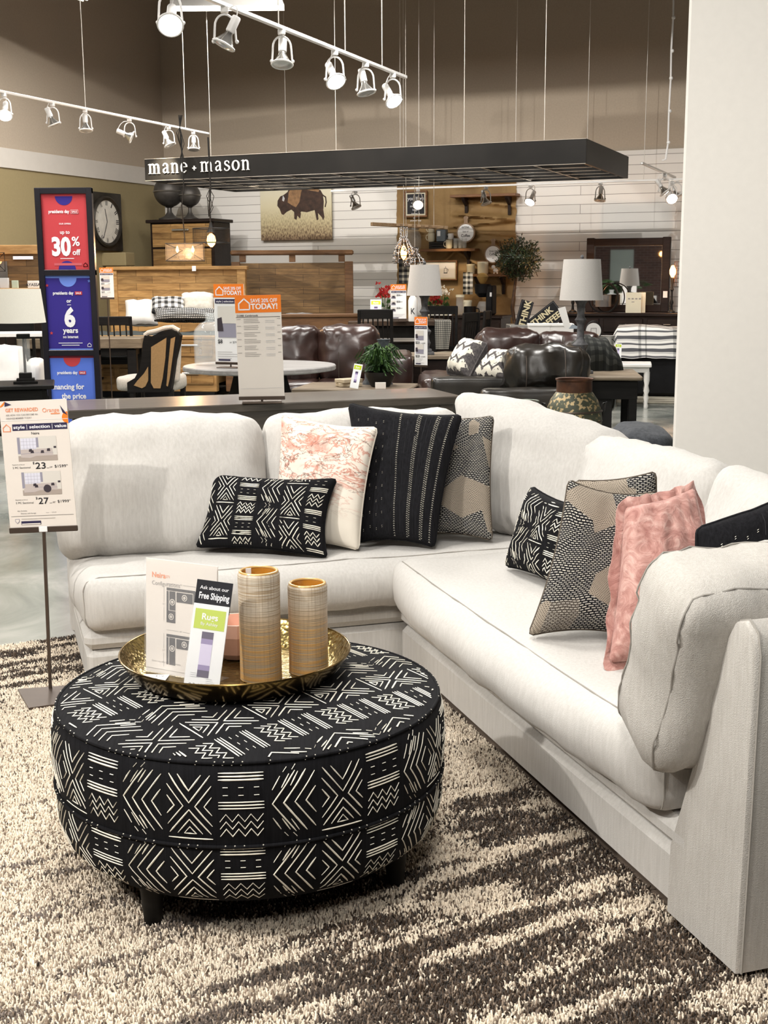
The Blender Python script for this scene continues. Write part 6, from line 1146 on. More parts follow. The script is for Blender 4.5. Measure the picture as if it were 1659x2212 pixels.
# ---------------------------------------------------------------- brown paper wall display
kraft = None
def kraftm():
    m, nt, b = nodes('crumpled_kraft_paper'); n = tex(nt, 'Noise', coords(nt), Scale=3, Detail=5); nt.links.new(ramp(nt, n.outputs[0], [(.3, (.20, .115, .04)), (.7, (.32, .20, .078))]), b.inputs['Base Color']); bump(nt, b, tex(nt, 'Noise', coords(nt), Scale=30, Detail=3).outputs[0], .3, .01); sset(b, Roughness=.75); return m
kp = kraftm(); k0, k1 = inroom(onry(858, 410, 18.28)), inroom(onry(1117, 405, 18.28)); kw = k1.x-k0.x; kb = inroom(onry(1100, 712, 18.28)).z; kt = 3.0
t = thing('kraft_paper_panel', 'creased brown kraft paper sheets covering the back wall behind the coffee shelves', 'wall covering', room(k0.x, 18.27, kb), RROT)
FOLDS = [(.50, 1.0, 2.10, 2.16, .022), (.52, 1.0, 1.92, 1.80, .05), (.50, .98, 1.70, 1.62, .07), (.45, .98, 1.52, 1.60, .06), (.30, .95, 1.36, 1.30, .04), (.48, .8, 1.20, .85, .05), (.30, 1.0, 2.28, 2.24, .03), (.6, 1, 1.45, 1.38, .04), (.35, .6, .9, 1.3, .04)]
def kf(u, v):
    z = v*(kt-kb); d = .006 + .012*(noise.noise(Vector((u*5, z*4, 1)))+.5)
    for u0, u1, za, zb, amp in FOLDS:
        if u0-.05 < u < u1+.05:
            zc_ = lerp(za, zb, (u-u0)/(u1-u0)); q = (z-zc_)/.055; e = min(1, max(0, (u-u0+.05)*8))*min(1, max(0, (u1+.05-u)*12)); d += amp*1.5*e*(math.exp(-q*q) if q > 0 else math.exp(-q*q*6))
    xe = (.02*noise.noise(Vector((0, z*5, 7)))+ .012*noise.noise(Vector((0, z*14, 2))))*(1 if u > .9 else -1 if u < .1 else 0); return Vector((u*kw+xe, -d, z))
m = M(); m.grid(kf, 90, 110, kp); m.build('paper_sheet', t, 80)
shelfw = wood('brown_shelf_wood', (.09, .035, .012), (.26, .12, .045), 'X', 1.5, .5)
def wpt(px, py, ry=18.1): return inroom(onry(px, py, ry))
def shelf(x0, x1, y, br, label, dpt=.24):
    a, b = wpt(x0, y, 18.25-dpt), wpt(x1, y, 18.25-dpt); w_ = b.x-a.x; t = thing('wall_shelf', label, 'shelf', room(a.x, 18.24-dpt, a.z), RROT, 'shelves on the brown paper wall'); M().box((w_/2, dpt/2, -.02), (w_, dpt, .04), shelfw, .004).build('board', t)
    for bx_ in br: q = wpt(bx_, y, 18.25-dpt).x-a.x; M().prism([(.01, -.04), (dpt-.01, -.04), (dpt-.01, -.30), (dpt-.05, -.30), (dpt-.06, -.16), (.03, -.075)], q-.022, q+.022, espresso, 'x').build('bracket', t)
    return a.z
zsT = shelf(972, 1114, 421, (999, 1093), 'top shelf on the brown paper wall holding black lettered signs'); zsM = shelf(908, 1026, 538, (1004,), 'middle shelf on the brown paper wall crowded with mugs'); zsL = shelf(1014, 1093, 592, (1027, 1082), 'lower right shelf on the brown paper wall with cream canisters', .2)
def rx_(px, py, ry=18.08): a = wpt(px, py, ry); return a.x
def lathe_thing(name, label, cat, px, py, ry, z, prof, mat, grp=None, n=20, part_='body'): t = thing(name, label, cat, room(rx_(px, py, ry), ry, z), RROT, grp); M().lathe(prof, mat, n=n, close=False).build(part_, t); return t
crm = plain('cream_enamel', (.66, .60, .45), .35, var=.03)
def mug(px, w_, hh, z, label, ry=18.1, mat=None, side=-1):
    t = lathe_thing('mug', label, 'mug', px, 530, ry, z, [(0, .002), (w_*.8, .002), (w_, .02), (w_, hh), (w_*.88, hh), (w_*.85, .015), (0, .012)], mat or crm, 'mugs on the shelves'); M().tube([(side*w_*.9, 0, hh*.8), (side*w_*1.5, 0, hh*.75), (side*w_*1.6, 0, hh*.45), (side*w_*1.3, 0, hh*.22), (side*w_*.9, 0, hh*.2)], .008, mat or crm, 6).build('handle', t)
for i in range(3): t = thing('book', 'black box book, %s of three stacked on the middle shelf' % ('lowest', 'middle', 'topmost')[i], 'book', room(rx_(945, 530), 18.12, zsM+.001+.034*i), RROT, 'black stack on the middle shelf'); M().box((0, 0, .017), (.25, .15, .031), iron, .003).build('cover', t)
mug(932, .055, .13, zsM+.105, 'lower cream mug of a stacked pair on the black books'); mug(932, .050, .11, zsM+.237, 'upper cream mug of a stacked pair on the black books', side=-1)
tt = thing('canister', 'blue grey square tin with a white label on the black books', 'canister', room(rx_(953, 510), 18.12, zsM+.105), RROT); M().box((0, 0, .09), (.15, .12, .18), plain('blue_grey_tin', (.13, .165, .20), .4, .3), .01).build('body', tt); M().box((-.03, -.063, .12), (.05, .004, .075), paperb, .001).build('label_tag', tt)
mug(970, .052, .13, zsM+.001, 'cream mug standing on the middle shelf in front', 18.05); mug(974, .045, .09, zsM+.135, 'white cup on top of a dark mug at the back of the middle shelf', 18.14, white); 
for i, px in enumerate((984, 994, 1003)): t = lathe_thing('drinking_glass', 'clear drinking glass, %s of three at the right end of the middle shelf' % ('left', 'centre', 'right')[i], 'glass', px, 530, 18.08, zsM+.001, [(0, .004), (.03, .004), (.038, .15), (.036, .15), (.029, .01), (0, .01)], gl, 'drinking glasses on the middle shelf')
t = lathe_thing('glass_dispenser', 'glass drink dispenser behind the hanging wire pendants', 'dispenser', 893, 530, 18.1, zsM+.001, [(0, .003), (.10, .003), (.12, .03), (.12, .22), (.08, .27), (.08, .29)], gl); M().lathe([(.085, .29), (.09, .31), (.02, .33), (0, .335)], steel, n=16).build('lid', t)
# framed chalkboard, print, round boards
def frame_pic(name, label, x0, y0, x1, y1, fmat, mat_, inner, fw, ry=18.2, deco=None):
    a, b = wpt(x0, y1, ry), wpt(x1, y0, ry); w_, h = b.x-a.x, b.z-a.z; t = thing(name, label, 'picture', room(a.x, ry, a.z), RROT); m = M()
    for c, d in (((w_/2, 0, fw/2), (w_, .04, fw)), ((w_/2, 0, h-fw/2), (w_, .04, fw)), ((fw/2, 0, h/2), (fw, .04, h-fw*2)), ((w_-fw/2, 0, h/2), (fw, .04, h-fw*2))): m.box(c, d, fmat, .004)
    m.build('frame', t); m = M(); m.box((w_/2, .01, h/2), (w_-fw*1.6, .01, h-fw*1.6), mat_, .001); f2 = fw*1.9; m.rect(f2, f2, w_-f2, h-f2, inner, .002)
    if deco: deco(m, w_, h, f2)
    m.build('picture', t, 0); return t
def chalk(m, w_, h, f):
    for j, (s_, hh) in enumerate((('you have', .055), ('coffee &', .028), ('mornings', .036), ('begin', .032), ('today is', .028), ('good', .032), ('another cup', .026))): m.text(s_, w_/2, h-f-.09-j*.052, hh, pwhite, 'c', .0, 0, fit=min(w_-f*2.3, len(s_)*hh*.62))
frame_pic('framed_chalkboard', 'chalkboard style lettered print in a brown frame on the brown paper wall', 873, 411, 923, 470, shelfw, crm, ink, .026, deco=chalk)
def press(m, w_, h, f):
    for u in (.42, .72): m.rect(w_*u-.03, h*.35, w_*u+.03, h*.38, ink, 0); m.line([(w_*u-.025, h*.38), (w_*u-.02, h*.60), (w_*u+.02, h*.60), (w_*u+.025, h*.38)], .006, ink, 0, True); m.line([(w_*u, h*.6), (w_*u, h*.70)], .005, ink, 0); m.line([(w_*u+.022, h*.57), (w_*u+.045, h*.54), (w_*u+.04, h*.45)], .005, ink, 0); m.rect(w_*u-.05, h*.22, w_*u+.05, h*.225, greyink, 0)
frame_pic('framed_print', 'framed coffee pot drawing on cream paper below the middle shelf', 898, 562, 988, 606, shelfw, crm, paper, .022, deco=press)
plank = wood('whitewashed_board', (.20, .12, .07), (.36, .25, .16), 'Z', 1, .6)
def rboard(px, py, r_px, ry, label, wds):
    c = wpt(px, py, ry); r_ = r_px*19/2738; t = thing('round_board', label, 'wall sign', room(c.x, ry, c.z), RROT, 'round coffee boards'); m = M(); m.T = Matrix.Rotation(PI/2, 4, 'X'); m.lathe([(0, -.0), (r_, 0), (r_, .022), (r_*.97, .026), (r_*.86, .024), (0, .022)], plank, n=40, close=False); m.T = Matrix.Identity(4); m.prism([(-.03, r_*.9), (.03, r_*.9), (.026, r_*1.35), (.04, r_*1.5), (.02, r_*1.66), (-.02, r_*1.66), (-.04, r_*1.5), (-.026, r_*1.35)], -.02, .0, plank); m.build('wooden_board', t)
    m = M(); m.disc(0, 0, r_*.86, paperb, -.028, n=40)
    for s_, z, hh, f_ in wds: m.text(s_, 0, z*r_, hh*r_, ink, 'c', .01, -.030, fit=f_*r_)
    m.build('lettered_face', t, 0)
rboard(1007, 503, 21, 18.16, 'upper round handled board lettered about coffee', (('NATIONAL', .45, .22, .85), ('best of', .05, .16, .6), ('Coffee', -.42, .30, .95))); rboard(1066, 549, 19.5, 18.16, 'lower round handled board lettered drink up coffee, partly behind the tree', (('Drink Up', .22, .22, .8), ('Coffee', -.12, .26, .8), ('o', -.5, .16, .16)))
for nm, px, w_, hh, lb in (('canister', 1017, .062, .115, 'smaller cream canister at the left of the lower shelf'), ('canister', 1043, .082, .165, 'larger cream canister in the middle of the lower shelf')):
    t = lathe_thing(nm, lb, 'canister', px, 585, 18.12, zsL+.001, [(0, .002), (w_*.95, .002), (w_, .01), (w_, hh), (w_*1.04, hh+.004), (w_*1.04, hh+.014)], crm, 'cream canisters'); M().lathe([(w_*1.04, hh+.014), (w_*1.04, hh+.03), (0, hh+.032)], shelfw if w_ > .07 else crm, n=20, close=False).build('lid', t)
t = thing('creamer_jug', 'small white cow creamer on the lower shelf beside the tree', 'ornament', room(rx_(1070, 585), 18.1, zsL+.001), RROT); M().box((0, 0, .05), (.075, .06, .06), whitegloss, .02).build('body', t); M().ball((-.03, -.02, .10), .03, whitegloss, 10).build('head', t); [M().box((sx*.025, 0, .012), (.016, .03, .024), whitegloss, .004).build('leg', t) for sx in (-1, 1)]
gt = gingham('checked_tea_towel', (.02, .02, .02), (.30, .30, .28), (.78, .76, .70), 13); a, b = wpt(999, 636, 17.95), wpt(1020, 588, 17.95); t = thing('tea_towel', 'black and white checked tea towel hanging from the lower shelf', 'towel', room(a.x, 17.98, a.z), RROT); m = M(); W2 = b.x-a.x; m.grid(lambda u, v: Vector((u*W2, .02*math.sin(u*7)-.01, v*(b.z-a.z))), 12, 12, gt, lambda u, v: (u*W2, v*(b.z-a.z))); m.build('hanging_cloth', t, 60)
# wooden beam with wire pendants
bmw = wood('pale_raw_beam', (.20, .12, .06), (.42, .30, .18), 'X', 2, .6); D = 15.9; a, b = aty(802, 484, D), aty(966, 492, D+.5)
t = thing('beam_chandelier', 'rough wooden beam chandelier hanging before the brown paper wall', 'chandelier', a); m = M(); m.bar((0, 0, 0), tuple(b-a), .05, .045, bmw); m.build('wooden_beam', t)
for q in (.35, .5, .62, .72, .82, .92): M().bar(tuple((b-a)*q+Vector((0, -.12, .0))), tuple((b-a)*q+Vector((0, .16, .0))), .05, .03, bmw).build('cross_rung', t)
for q in (.45, .62, .82): M().tube([(b-a)*q, (b-a)*q+Vector((0, 0, 3.2))], .003, wire, 5).build('hanging_wire', t)
beadm = plain('sparkling_bead_glass', (.55, .50, .48), .1, .8, var=.6, vs_=60)
for px, y0, y1, wpx, lb in ((872, 490, 566, 24, 'upper wire and glass bead pendant with a glowing bulb'), (896, 535, 575, 22, 'lower wire and glass bead pendant behind the grey lamp shade')):
    p = aty(px, y0, 15.7); kk = 15.7/2738; hh = (y1-y0)*kk; rr = wpx*kk; t = thing('wire_pendant', lb, 'pendant light', p, 0, 'wire bead pendants'); m = M(); pr_f = [(.35, 0), (.32, .30), (.55, .45), (.85, .62), (.98, .80), (1.0, .95), (.9, 1.0)]
    for i in range(12): a_ = 2*PI*i/12; m.tube([(rr*q*math.cos(a_), rr*q*math.sin(a_), -hh*z) for q, z in pr_f], .003, steel, 4)
    for q, z in pr_f: m.tube([(rr*q*math.cos(2*PI*i/20), rr*q*math.sin(2*PI*i/20), -hh*z) for i in range(20)], .004, iron, 5, True)
    m.build('wire_cage', t); m = M(); m_ = M()
    for i in range(90): a_ = random.uniform(0, 2*PI); j = random.uniform(0, len(pr_f)-1.01); q0_, q1_ = pr_f[int(j)], pr_f[int(j)+1]; q = lerp(q0_[0], q1_[0], j % 1); z = lerp(q0_[1], q1_[1], j % 1); m.ball((rr*q*math.cos(a_), rr*q*math.sin(a_), -hh*z), random.uniform(.008, .016), beadm, 5)
    o_ = m.build('glass_beads', t); o_['kind'] = 'stuff'
    M().lathe([(.012, -hh*.52), (.035, -hh*.62), (.04, -hh*.74), (.03, -hh*.84), (.005, -hh*.92)], bulb_warm, n=12).build('bulb', t) if wpx == 24 else None
    M().tube([(0, 0, 0), (0, 0, aty(px, 400, 15.7).z-p.z)], .004, wire, 5).build('hanging_cord', t)
plt = gingham('black_tan_plaid', (.02, .02, .025), (.15, .14, .12), (.52, .48, .38), 12); a, b = wpt(862, 612, 17.9), wpt(884, 560, 17.9); t = thing('tea_towel', 'black and cream plaid cloth hanging below the bead pendants', 'towel', room(a.x, 17.9, a.z), RROT); m = M(); m.grid(lambda u, v: Vector((u*(b.x-a.x), .02*math.sin(u*7)-.01, v*(b.z-a.z))), 10, 10, plt, lambda u, v: (u*.15, v*.36)); m.build('hanging_cloth', t, 60)
# dark cabinet with coffee maker and jars
zc = wpt(1060, 682, 17.5).z; a, b = wpt(935, 690, 17.5), wpt(1082, 690, 17.5); t = thing('cabinet', 'dark cabinet holding the coffee maker below the brown paper wall', 'cabinet', room(a.x, 17.5, 0), RROT); w_ = b.x-a.x; M().box((w_/2, .25, zc/2), (w_, .5, zc-.02), espresso, .008).build('carcass', t); M().box((w_/2, .24, zc-.02), (w_+.06, .56, .04), espresso, .006).build('top', t); [M().box((w_*(i+.5)/3, -.005, zc*.5), (w_/3-.04, .02, zc-.2), espresso, .004).build('door', t) for i in range(3)]
cz = zc+.001; t = thing('coffee_maker', 'black coffee maker with a glass jug on the dark cabinet', 'coffee maker', room(rx_(1050, 670, 17.7), 17.7, cz), RROT); kk = 18.6/2738
M().box((0, 0, .02), (.20, .26, .04), blk, .01).build('base', t); M().box((.07, .02, .22), (.10, .22, .42), blk, .015).build('column', t); m = M(); m.lathe([(.05, .26), (.11, .32), (.12, .42), (.12, .45), (0, .45)], blk, (-.05, -.02, 0), 20); m.build('filter_basket', t); M().lathe([(0, .045), (.07, .05), (.085, .12), (.06, .18), (.05, .20)], gl, (-.05, -.02, 0), 20, close=False).build('glass_jug', t); M().box((.10, -.10, .30), (.03, .005, .06), paperb, .001).build('tag', t)
t = thing('filter_cone', 'tan paper coffee filter cone on top of the coffee maker', 'filter', room(rx_(1042, 640, 17.68), 17.68, cz+.455), RROT); M().lathe([(.03, 0), (.05, .02), (.09, .10), (.06, .14), (.02, .155), (0, .15)], plain('tan_filter_paper', (.45, .27, .08), .6), n=14, close=False).build('paper_cone', t)
mug(1016, .09, .13, cz, 'big black mug with a white rim on the dark cabinet', 17.55, blk, 1)
for px, hh, lb, mt_ in ((994, .26, 'tall glass storage jar with a white lid on the dark cabinet', gl), (1010, .18, 'short white lidded pot behind the black mug', crm)): t = lathe_thing('storage_jar', lb, 'jar', px, 665, 17.75, cz, [(0, .003), (.06, .003), (.062, .02), (.062, hh)], mt_, 'storage jars'); M().lathe([(.066, hh), (.066, hh+.035), (0, hh+.036)], crm, n=20).build('lid', t)
t = thing('succulent', 'small spiky green succulent on the cabinet between the red flowers and the jar', 'plant', room(rx_(964, 665, 17.6), 17.6, cz), RROT); m = M(); [m.add([(.012*math.cos(a_+1.5), .012*math.sin(a_+1.5), .08), (-.012*math.cos(a_+1.5), -.012*math.sin(a_+1.5), .08), (.09*math.cos(a_)*random.uniform(.3, 1), .09*math.sin(a_)*.6, .08+random.uniform(.08, .16))], [[0, 1, 2]], leafg) for a_ in [i*.5 for i in range(24)]]; m.build('leaves', t); M().lathe([(.035, 0), (.045, .08), (.04, .08), (0, .07)], crm, n=14, close=False).build('pot', t)
blooms('flower_vase', 'bright red blossoms on the cabinet right of the grey lamp', 936, wpt(940, 634, 17.4).z, cz, room(rx_(936, 665, 17.3), 17.3).y, redp, 26, .13); blooms('flower_vase', 'ivory orchids rising behind the red blossoms', 956, wpt(956, 622, 17.6).z, cz, room(rx_(956, 665, 17.6), 17.6).y, orch, 14, .10)
t = thing('vase', 'round glossy white vase behind the letter K bottle', 'vase', room(rx_(905, 660, 17.4), 17.4, cz), RROT); M().lathe([(.04, 0), (.10, .06), (.12, .14), (.09, .22), (.04, .26), (.045, .29)], whitegloss, n=24).build('body', t); 
for i, px in enumerate((927, 936, 945, 954, 963, 972)): t = lathe_thing('candle_jar', 'pale candle jar seen through the slats of the far chair', 'candle', px, 680, 17.4, cz, [(0, .002), (.03, .002), (.032, .09), (.03, .1), (0, .1)], [orch, crm, whitegloss][i % 3], 'candle jars on the cabinet', 14)
spot('cabinet_glow', room(rx_(955, 560, 17.2), 17.5, cz+1.3), room(rx_(955, 660, 17.9), 18.2, cz), 16, 75, .05, (1, .75, .45))
# tree
tp = wpt(1120, 561, 17.55); tb = wpt(1108, 700, 17.55); t = thing('potted_tree', 'slender potted tree with a dark leafy crown right of the brown paper wall', 'tree', room(tb.x, 17.55, 0), RROT); barkm = plain('tree_bark', (.06, .032, .016), .8, var=.4, vs_=20)
cxx = tp.x-tb.x; M().tube([(.02, 0, .02), (-.03, 0, .5), (.03, 0, .8), (-.02, .02, 1.05), (cxx*.5, 0, tp.z-.25), (cxx, 0, tp.z)], [.034, .032, .030, .026, .02, .012], barkm, 8).build('trunk', t); m = M(); tree1, tree2 = plain('olive_leaf_dark', (.012, .026, .007), .5, var=.5, vs_=20), plain('olive_leaf_mid', (.035, .06, .018), .5, var=.4, vs_=20)
for i in range(26): a_ = i*2.4; m.tube([(cxx*.8, 0, tp.z-.22), (cxx+.15*math.cos(a_), .15*math.sin(a_), tp.z-.1+.15*math.sin(i)), (cxx+.28*math.cos(a_), .24*math.sin(a_), tp.z+.26*math.sin(i*1.7))], .005, barkm, 4)
m.build('branches', t); m = M()
for i in range(2600):
    d = Vector((random.gauss(0, 1), random.gauss(0, 1), random.gauss(0, 1))).normalized(); r_ = random.uniform(.35, 1)**.6*(1+.16*noise.noise(d*3)); c = Vector((cxx, 0, tp.z)) + Vector((d.x*.335, d.y*.32, d.z*.31))*r_; e = Vector((random.gauss(0, 1), random.gauss(0, 1), random.gauss(0, 1)+.4)).normalized(); s_ = e.cross(d+Vector((.01, 0, 0))).normalized()*.009; m.add([tuple(c), tuple(c+e*.022+s_), tuple(c+e*.055), tuple(c+e*.022-s_)], [[0, 1, 2, 3]], tree1 if i % 4 else tree2)
m.build('foliage', t, 0); M().lathe([(.12, 0), (.16, .26), (.165, .28), (.14, .27), (0, .25)], blk, n=24).build('pot', t)
# signs on the low crates, boxes
D = 15.0; zb = aty(1140, 700, D).z; t = thing('display_crate', 'grey metal crate table under the THINK COFFEE signs', 'table', (aty(1165, 720, D).x, D, 0)); M().box((0, 0, zb-.05), (.75, .5, .09), steel, .006).build('tray_top', t); M().box((0, 0, (zb-.1)/2), (.66, .42, zb-.1), blk, .01).build('base', t)
def letterboard(px, py, rot, lines_, w_, h, label):
    p = aty(px, py, D-.02); t = thing('lettered_board', label, 'sign', p); m = M(); m.T = Matrix.Rotation(rot, 4, 'Y') @ Matrix.Rotation(R(-8), 4, 'X'); m.box((0, .012, 0), (w_, .024, h), blk, .003); m.rect(-w_/2+.012, -h/2+.012, w_/2-.012, h/2-.012, blk, -.001); m.line([(-w_/2+.012, -h/2+.012), (w_/2-.012, -h/2+.012), (w_/2-.012, h/2-.012), (-w_/2+.012, h/2-.012)], .004, midgrey, -.002, True)
    for s_, v, hh in lines_: m.text(s_, -w_/2+.05, v, hh, flat('gold_letters', (.55, .48, .30)), 'l', .03, -.004)
    m.build('board', t, 0)
letterboard(1131, 682, R(-75), (('THINK', -.045, .075),), .36, .15, 'narrow black board lettered THINK leaning upright beside the tree'); letterboard(1178, 690, R(-38), (('THINK', .02, .07), ('COFFEE', -.08, .07)), .42, .24, 'wide black board lettered THINK COFFEE leaning right of the narrow one')
for px, w_, lb in ((1164, .24, 'left white storage box before the lettered boards'), (1210, .28, 'right white storage box before the lettered boards')): p = aty(px, 712, 14.4); t = thing('storage_box', lb, 'box', (p.x, 14.4, p.z-.07), R(-2), 'white storage boxes'); M().box((0, 0, .06), (w_, .22, .12), white, .005).build('box', t); M().box((0, 0, .125), (w_+.015, .235, .03), white, .005).build('lid', t)
M().box((0, 0, 0), (.62, .35, aty(1190, 726, 14.4).z), blkwood, .01).build('display_stand'); o = bpy.data.objects['display_stand']; zz0 = aty(1187, 712, 14.4).z-.072; o.location = (aty(1187, 712, 14.4).x, 14.4, zz0/2); o.scale = (1, 1, zz0/aty(1190, 726, 14.4).z); tag(o, 'low dark stand carrying the two white storage boxes', 'stand')
p = aty(1240, 690, 13.8); t = thing('magazine', 'open pale magazine standing behind the grey lamp stem', 'magazine', (p.x, 13.8, p.z-.1), R(0)); m = M(); m.prism([(-.10, 0), (-.03, 0), (-.10, .24), (-.18, .22)], -.01, .0, white); m.prism([(-.06, 0), (.10, 0), (-.02, .05)], -.03, -.02, flat('magazine_blue', (.30, .34, .38))); m.build('pages', t, 0)
p = aty(1281, 715, 13.5); t = thing('tilted_plate', 'round white plate clock leaning beside the lamp stem', 'plate', p, R(10)); m = M(); m.T = Matrix.Rotation(PI/2, 4, 'X'); m.lathe([(0, 0), (.085, 0), (.085, .015), (0, .015)], white, n=28); m.T = Matrix.Identity(4); m.line([(-.03, -.035), (-.03, .03), (.03, .03), (.03, -.035)], .006, greyink, -.02); m.build('disc', t); M().tube([(.088*math.cos(2*PI*i/28), -.008, .105*math.sin(2*PI*i/28)) for i in range(28)], .006, iron, 5, True).build('rim', t)
# dresser with mirror and its lamps
zD = wpt(1330, 676, 17.45).z; a, b = wpt(1207, 680, 17.4), wpt(1475, 680, 17.4); w_ = b.x-a.x+.1; t = thing('dresser', 'long dark dresser under the framed mirror against the back wall', 'dresser', room(a.x, 17.4, 0), RROT); M().box((w_/2, .25, zD/2), (w_, .5, zD-.04), espresso, .01).build('carcass', t); M().box((w_/2, .24, zD-.02), (w_+.05, .58, .045), espresso, .008).build('top', t)
for j in range(3):
    for i in range(3):
        d_ = M().box((w_*(i+.5)/3, -.01, zD-.17-.23*j), (w_/3-.06, .03, .19), espresso, .008).build('drawer', t); [M().box((w_*(i+.5)/3+s_, -.04, zD-.15-.23*j), (.10, .02, .018), chrome, .005).build('drawer_pull', d_) for s_ in (0,)]
a, b = wpt(1265, 676, 17.85), wpt(1450, 512, 17.85); w_, h = b.x-a.x, b.z-zD; fw = .10; t = thing('framed_mirror', 'large mirror in a thick dark frame standing on the dresser', 'mirror', room(a.x, 17.85, zD+.004), RROT); m = M()
for c, d in (((w_/2, 0, fw/2), (w_, .06, fw)), ((w_/2, 0, h-fw*.6), (w_, .06, fw)), ((fw*.55, 0, h/2), (fw*1.1, .08, h)), ((w_-fw*.55, 0, h/2), (fw*1.1, .08, h))): m.box(c, d, espresso, .008)
m.build('frame', t); mm_, nt, b_ = nodes('mirror_silver'); sset(b_, Base_Color=(.85, .86, .86, 1), Metallic=1, Roughness=.02); m = M(); m.box((w_/2, .01, h/2), (w_-fw*1.9, .01, h-fw*1.7), mm_, .003); m.build('mirror_glass', t); m = M(); q = fw*1.15; m.line([(q, q), (w_-q, q), (w_-q, h-q), (q, h-q)], .012, chrome, .003, True); m.build('bevel_strip', t, 0)
for px, z_, s_, lb in ((1450, zD, 1, 'black candlestick lamp with a glowing bulb and wire guard at the right of the mirror'), (1237, zD, -1, 'black candlestick lamp half hidden behind the tall linen shade')):
    p = wpt(px, 676, 17.5); t = thing('candlestick_lamp', lb, 'lamp', room(p.x, 17.5, zD+.003), RROT, 'candlestick lamps on the dresser'); hh = wpt(1450, 600, 17.5).z-zD
    M().lathe([(.055, 0), (.05, .02), (.02, .04), (.014, .10), (.026, .14), (.013, .18), (.012, hh*.6), (.024, hh*.66), (.014, hh*.72), (.022, hh*.92), (.026, hh)], iron, n=16).build('stem', t); M().lathe([(.016, hh), (.042, hh+.05), (.044, hh+.10), (.02, hh+.16), (0, hh+.165)], bulb_warm, n=14).build('bulb', t); m = M(); r_ = .115
    for i in range(7): z = hh-.12+.055*i; m.tube([(s_*(.02+r_*(1-math.cos(q_))*.9), -.12*math.cos(q_*1.0)+.10, z) for q_ in [j*.3 for j in range(8)]], .004, rust, 4)
    for j in range(5): q_ = .4+j*.4; m.tube([(s_*(.02+r_*(1-math.cos(q_))*.9), -.12*math.cos(q_)+.10, hh-.12), (s_*(.02+r_*(1-math.cos(q_))*.9), -.12*math.cos(q_)+.10, hh+.21)], .004, rust, 4)
    m.build('wire_guard', t)
    l = bpy.data.lights.new('bulb_glow', 'POINT'); l.energy = 9; l.color = (1, .5, .2); l.shadow_soft_size = .04; lo = bpy.data.objects.new('bulb_glow', l); COL.objects.link(lo); lo.parent = t; lo.location = (0, -.08, hh+.08)
p = wpt(1295, 640, 17.3); t = thing('orb_sculpture', 'black double ring orb ornament on the dresser before the mirror', 'ornament', room(p.x, 17.55, zD+.003), RROT); r_ = .20
for rz_, sh_ in ((R(20), 0), (R(-25), .05)): M().at((sh_, 0, r_), rz_).tube([(r_*math.cos(2*PI*i/48), 0, r_*math.sin(2*PI*i/48)) for i in range(48)], .009, iron, 6, True).build('ring', t)
M().lathe([(.11, .08), (.11, .24)], plain('grey_drum', (.16, .155, .15), .8), n=24).build('inner_drum', t)
for i, (px0, px1, y0, lb) in enumerate(((1351, 1386, 632, 'front cream paper sign standing on the dresser'), (1375, 1395, 632, 'rear cream paper sign standing behind the first on the dresser'))):
    a, b = wpt(px0, 677, 17.45+.1*i), wpt(px1, y0, 17.45+.1*i); t = thing('paper_sign', lb, 'sign', room(a.x, 17.45+.1*i, zD+.002), RROT, 'paper signs on the dresser'); m = M(); m.box(((b.x-a.x)/2, 0, (b.z-zD)/2), (b.x-a.x, .004, b.z-zD), flat('cream_sign_paper', (.80, .76, .60)), .0005)
    if not i:
        for j in range(4): m.rect(.03+.05*j, (b.z-zD)*.66, .06+.05*j, (b.z-zD)*.72, greyink, -.004)
        m.rect(.08, (b.z-zD)*.52, .12, (b.z-zD)*.55, greyink, -.004)
    m.build('sheet', t, 0)
o = M().box((0, 0, 0), (.06, .004, .09), paperb, .001).build('price_tag'); o.location = onry(1437, 636, 17.8); o.rotation_euler.z = RROT; tag(o, 'small white tag stuck on the right of the mirror frame', 'tag')
# plaid bed, bench, far rug
pb = None
def plaid():
    m, nt, b = nodes('black_white_plaid_blanket'); tc = nt.nodes.new('ShaderNodeTexCoord'); sp = nt.nodes.new('ShaderNodeSeparateXYZ'); nt.links.new(tc.outputs['UV'], sp.inputs[0]); cols = []
    for i, sc in ((0, 1.0), (1, 1.0)):
        ma = nt.nodes.new('ShaderNodeMath'); ma.operation = 'FRACT'; m2 = nt.nodes.new('ShaderNodeMath'); m2.operation = 'MULTIPLY'; nt.links.new(sp.outputs[i], m2.inputs[0]); m2.inputs[1].default_value = (1.2, 4.2)[i]; nt.links.new(m2.outputs[0], ma.inputs[0])
        cols.append(ramp(nt, ma.outputs[0], ([(0, (.9, .9, .9)), (.40, (.18, .18, .19)), (.44, (.95, .95, .95)), (.50, (.2, .2, .2)), (.52, (1, 1, 1)), (.9, (.25, .25, .25))] if i == 0 else [(0, (.86, .84, .80)), (.28, (.10, .10, .11)), (.56, (.86, .84, .80)), (.62, (.30, .30, .30)), (.66, (.86, .84, .80)), (.86, (.12, .12, .13))]), 'CONSTANT'))
    nt.links.new(mix(nt, .55, cols[1], mix(nt, 1, cols[1], cols[0], 'MULTIPLY')), b.inputs['Base Color']); sset(b, Roughness=.9); return m
pb = plaid(); D = 15.6; x0, x1 = aty(1322, 740, D).x, aty(1440, 740, D).x; z1 = aty(1400, 712, D+.4).z; t = thing('bed', 'bed with a black side under the black and white plaid blanket at the right', 'bed', (x0, D, 0), RROT*.6); w_ = 2.3
M().box((w_/2+.05, .8, .40), (w_, 1.7, .74), blk, .03).build('upholstered_base', t); m = M(); softbox(m, whiteq, [(.1, .0, .60), (w_, .0, .60), (w_, .0, z1), (.1, .0, z1)], 1.6, .07, .1, 8, .01, 3); shade_merge(m.build('mattress', t))
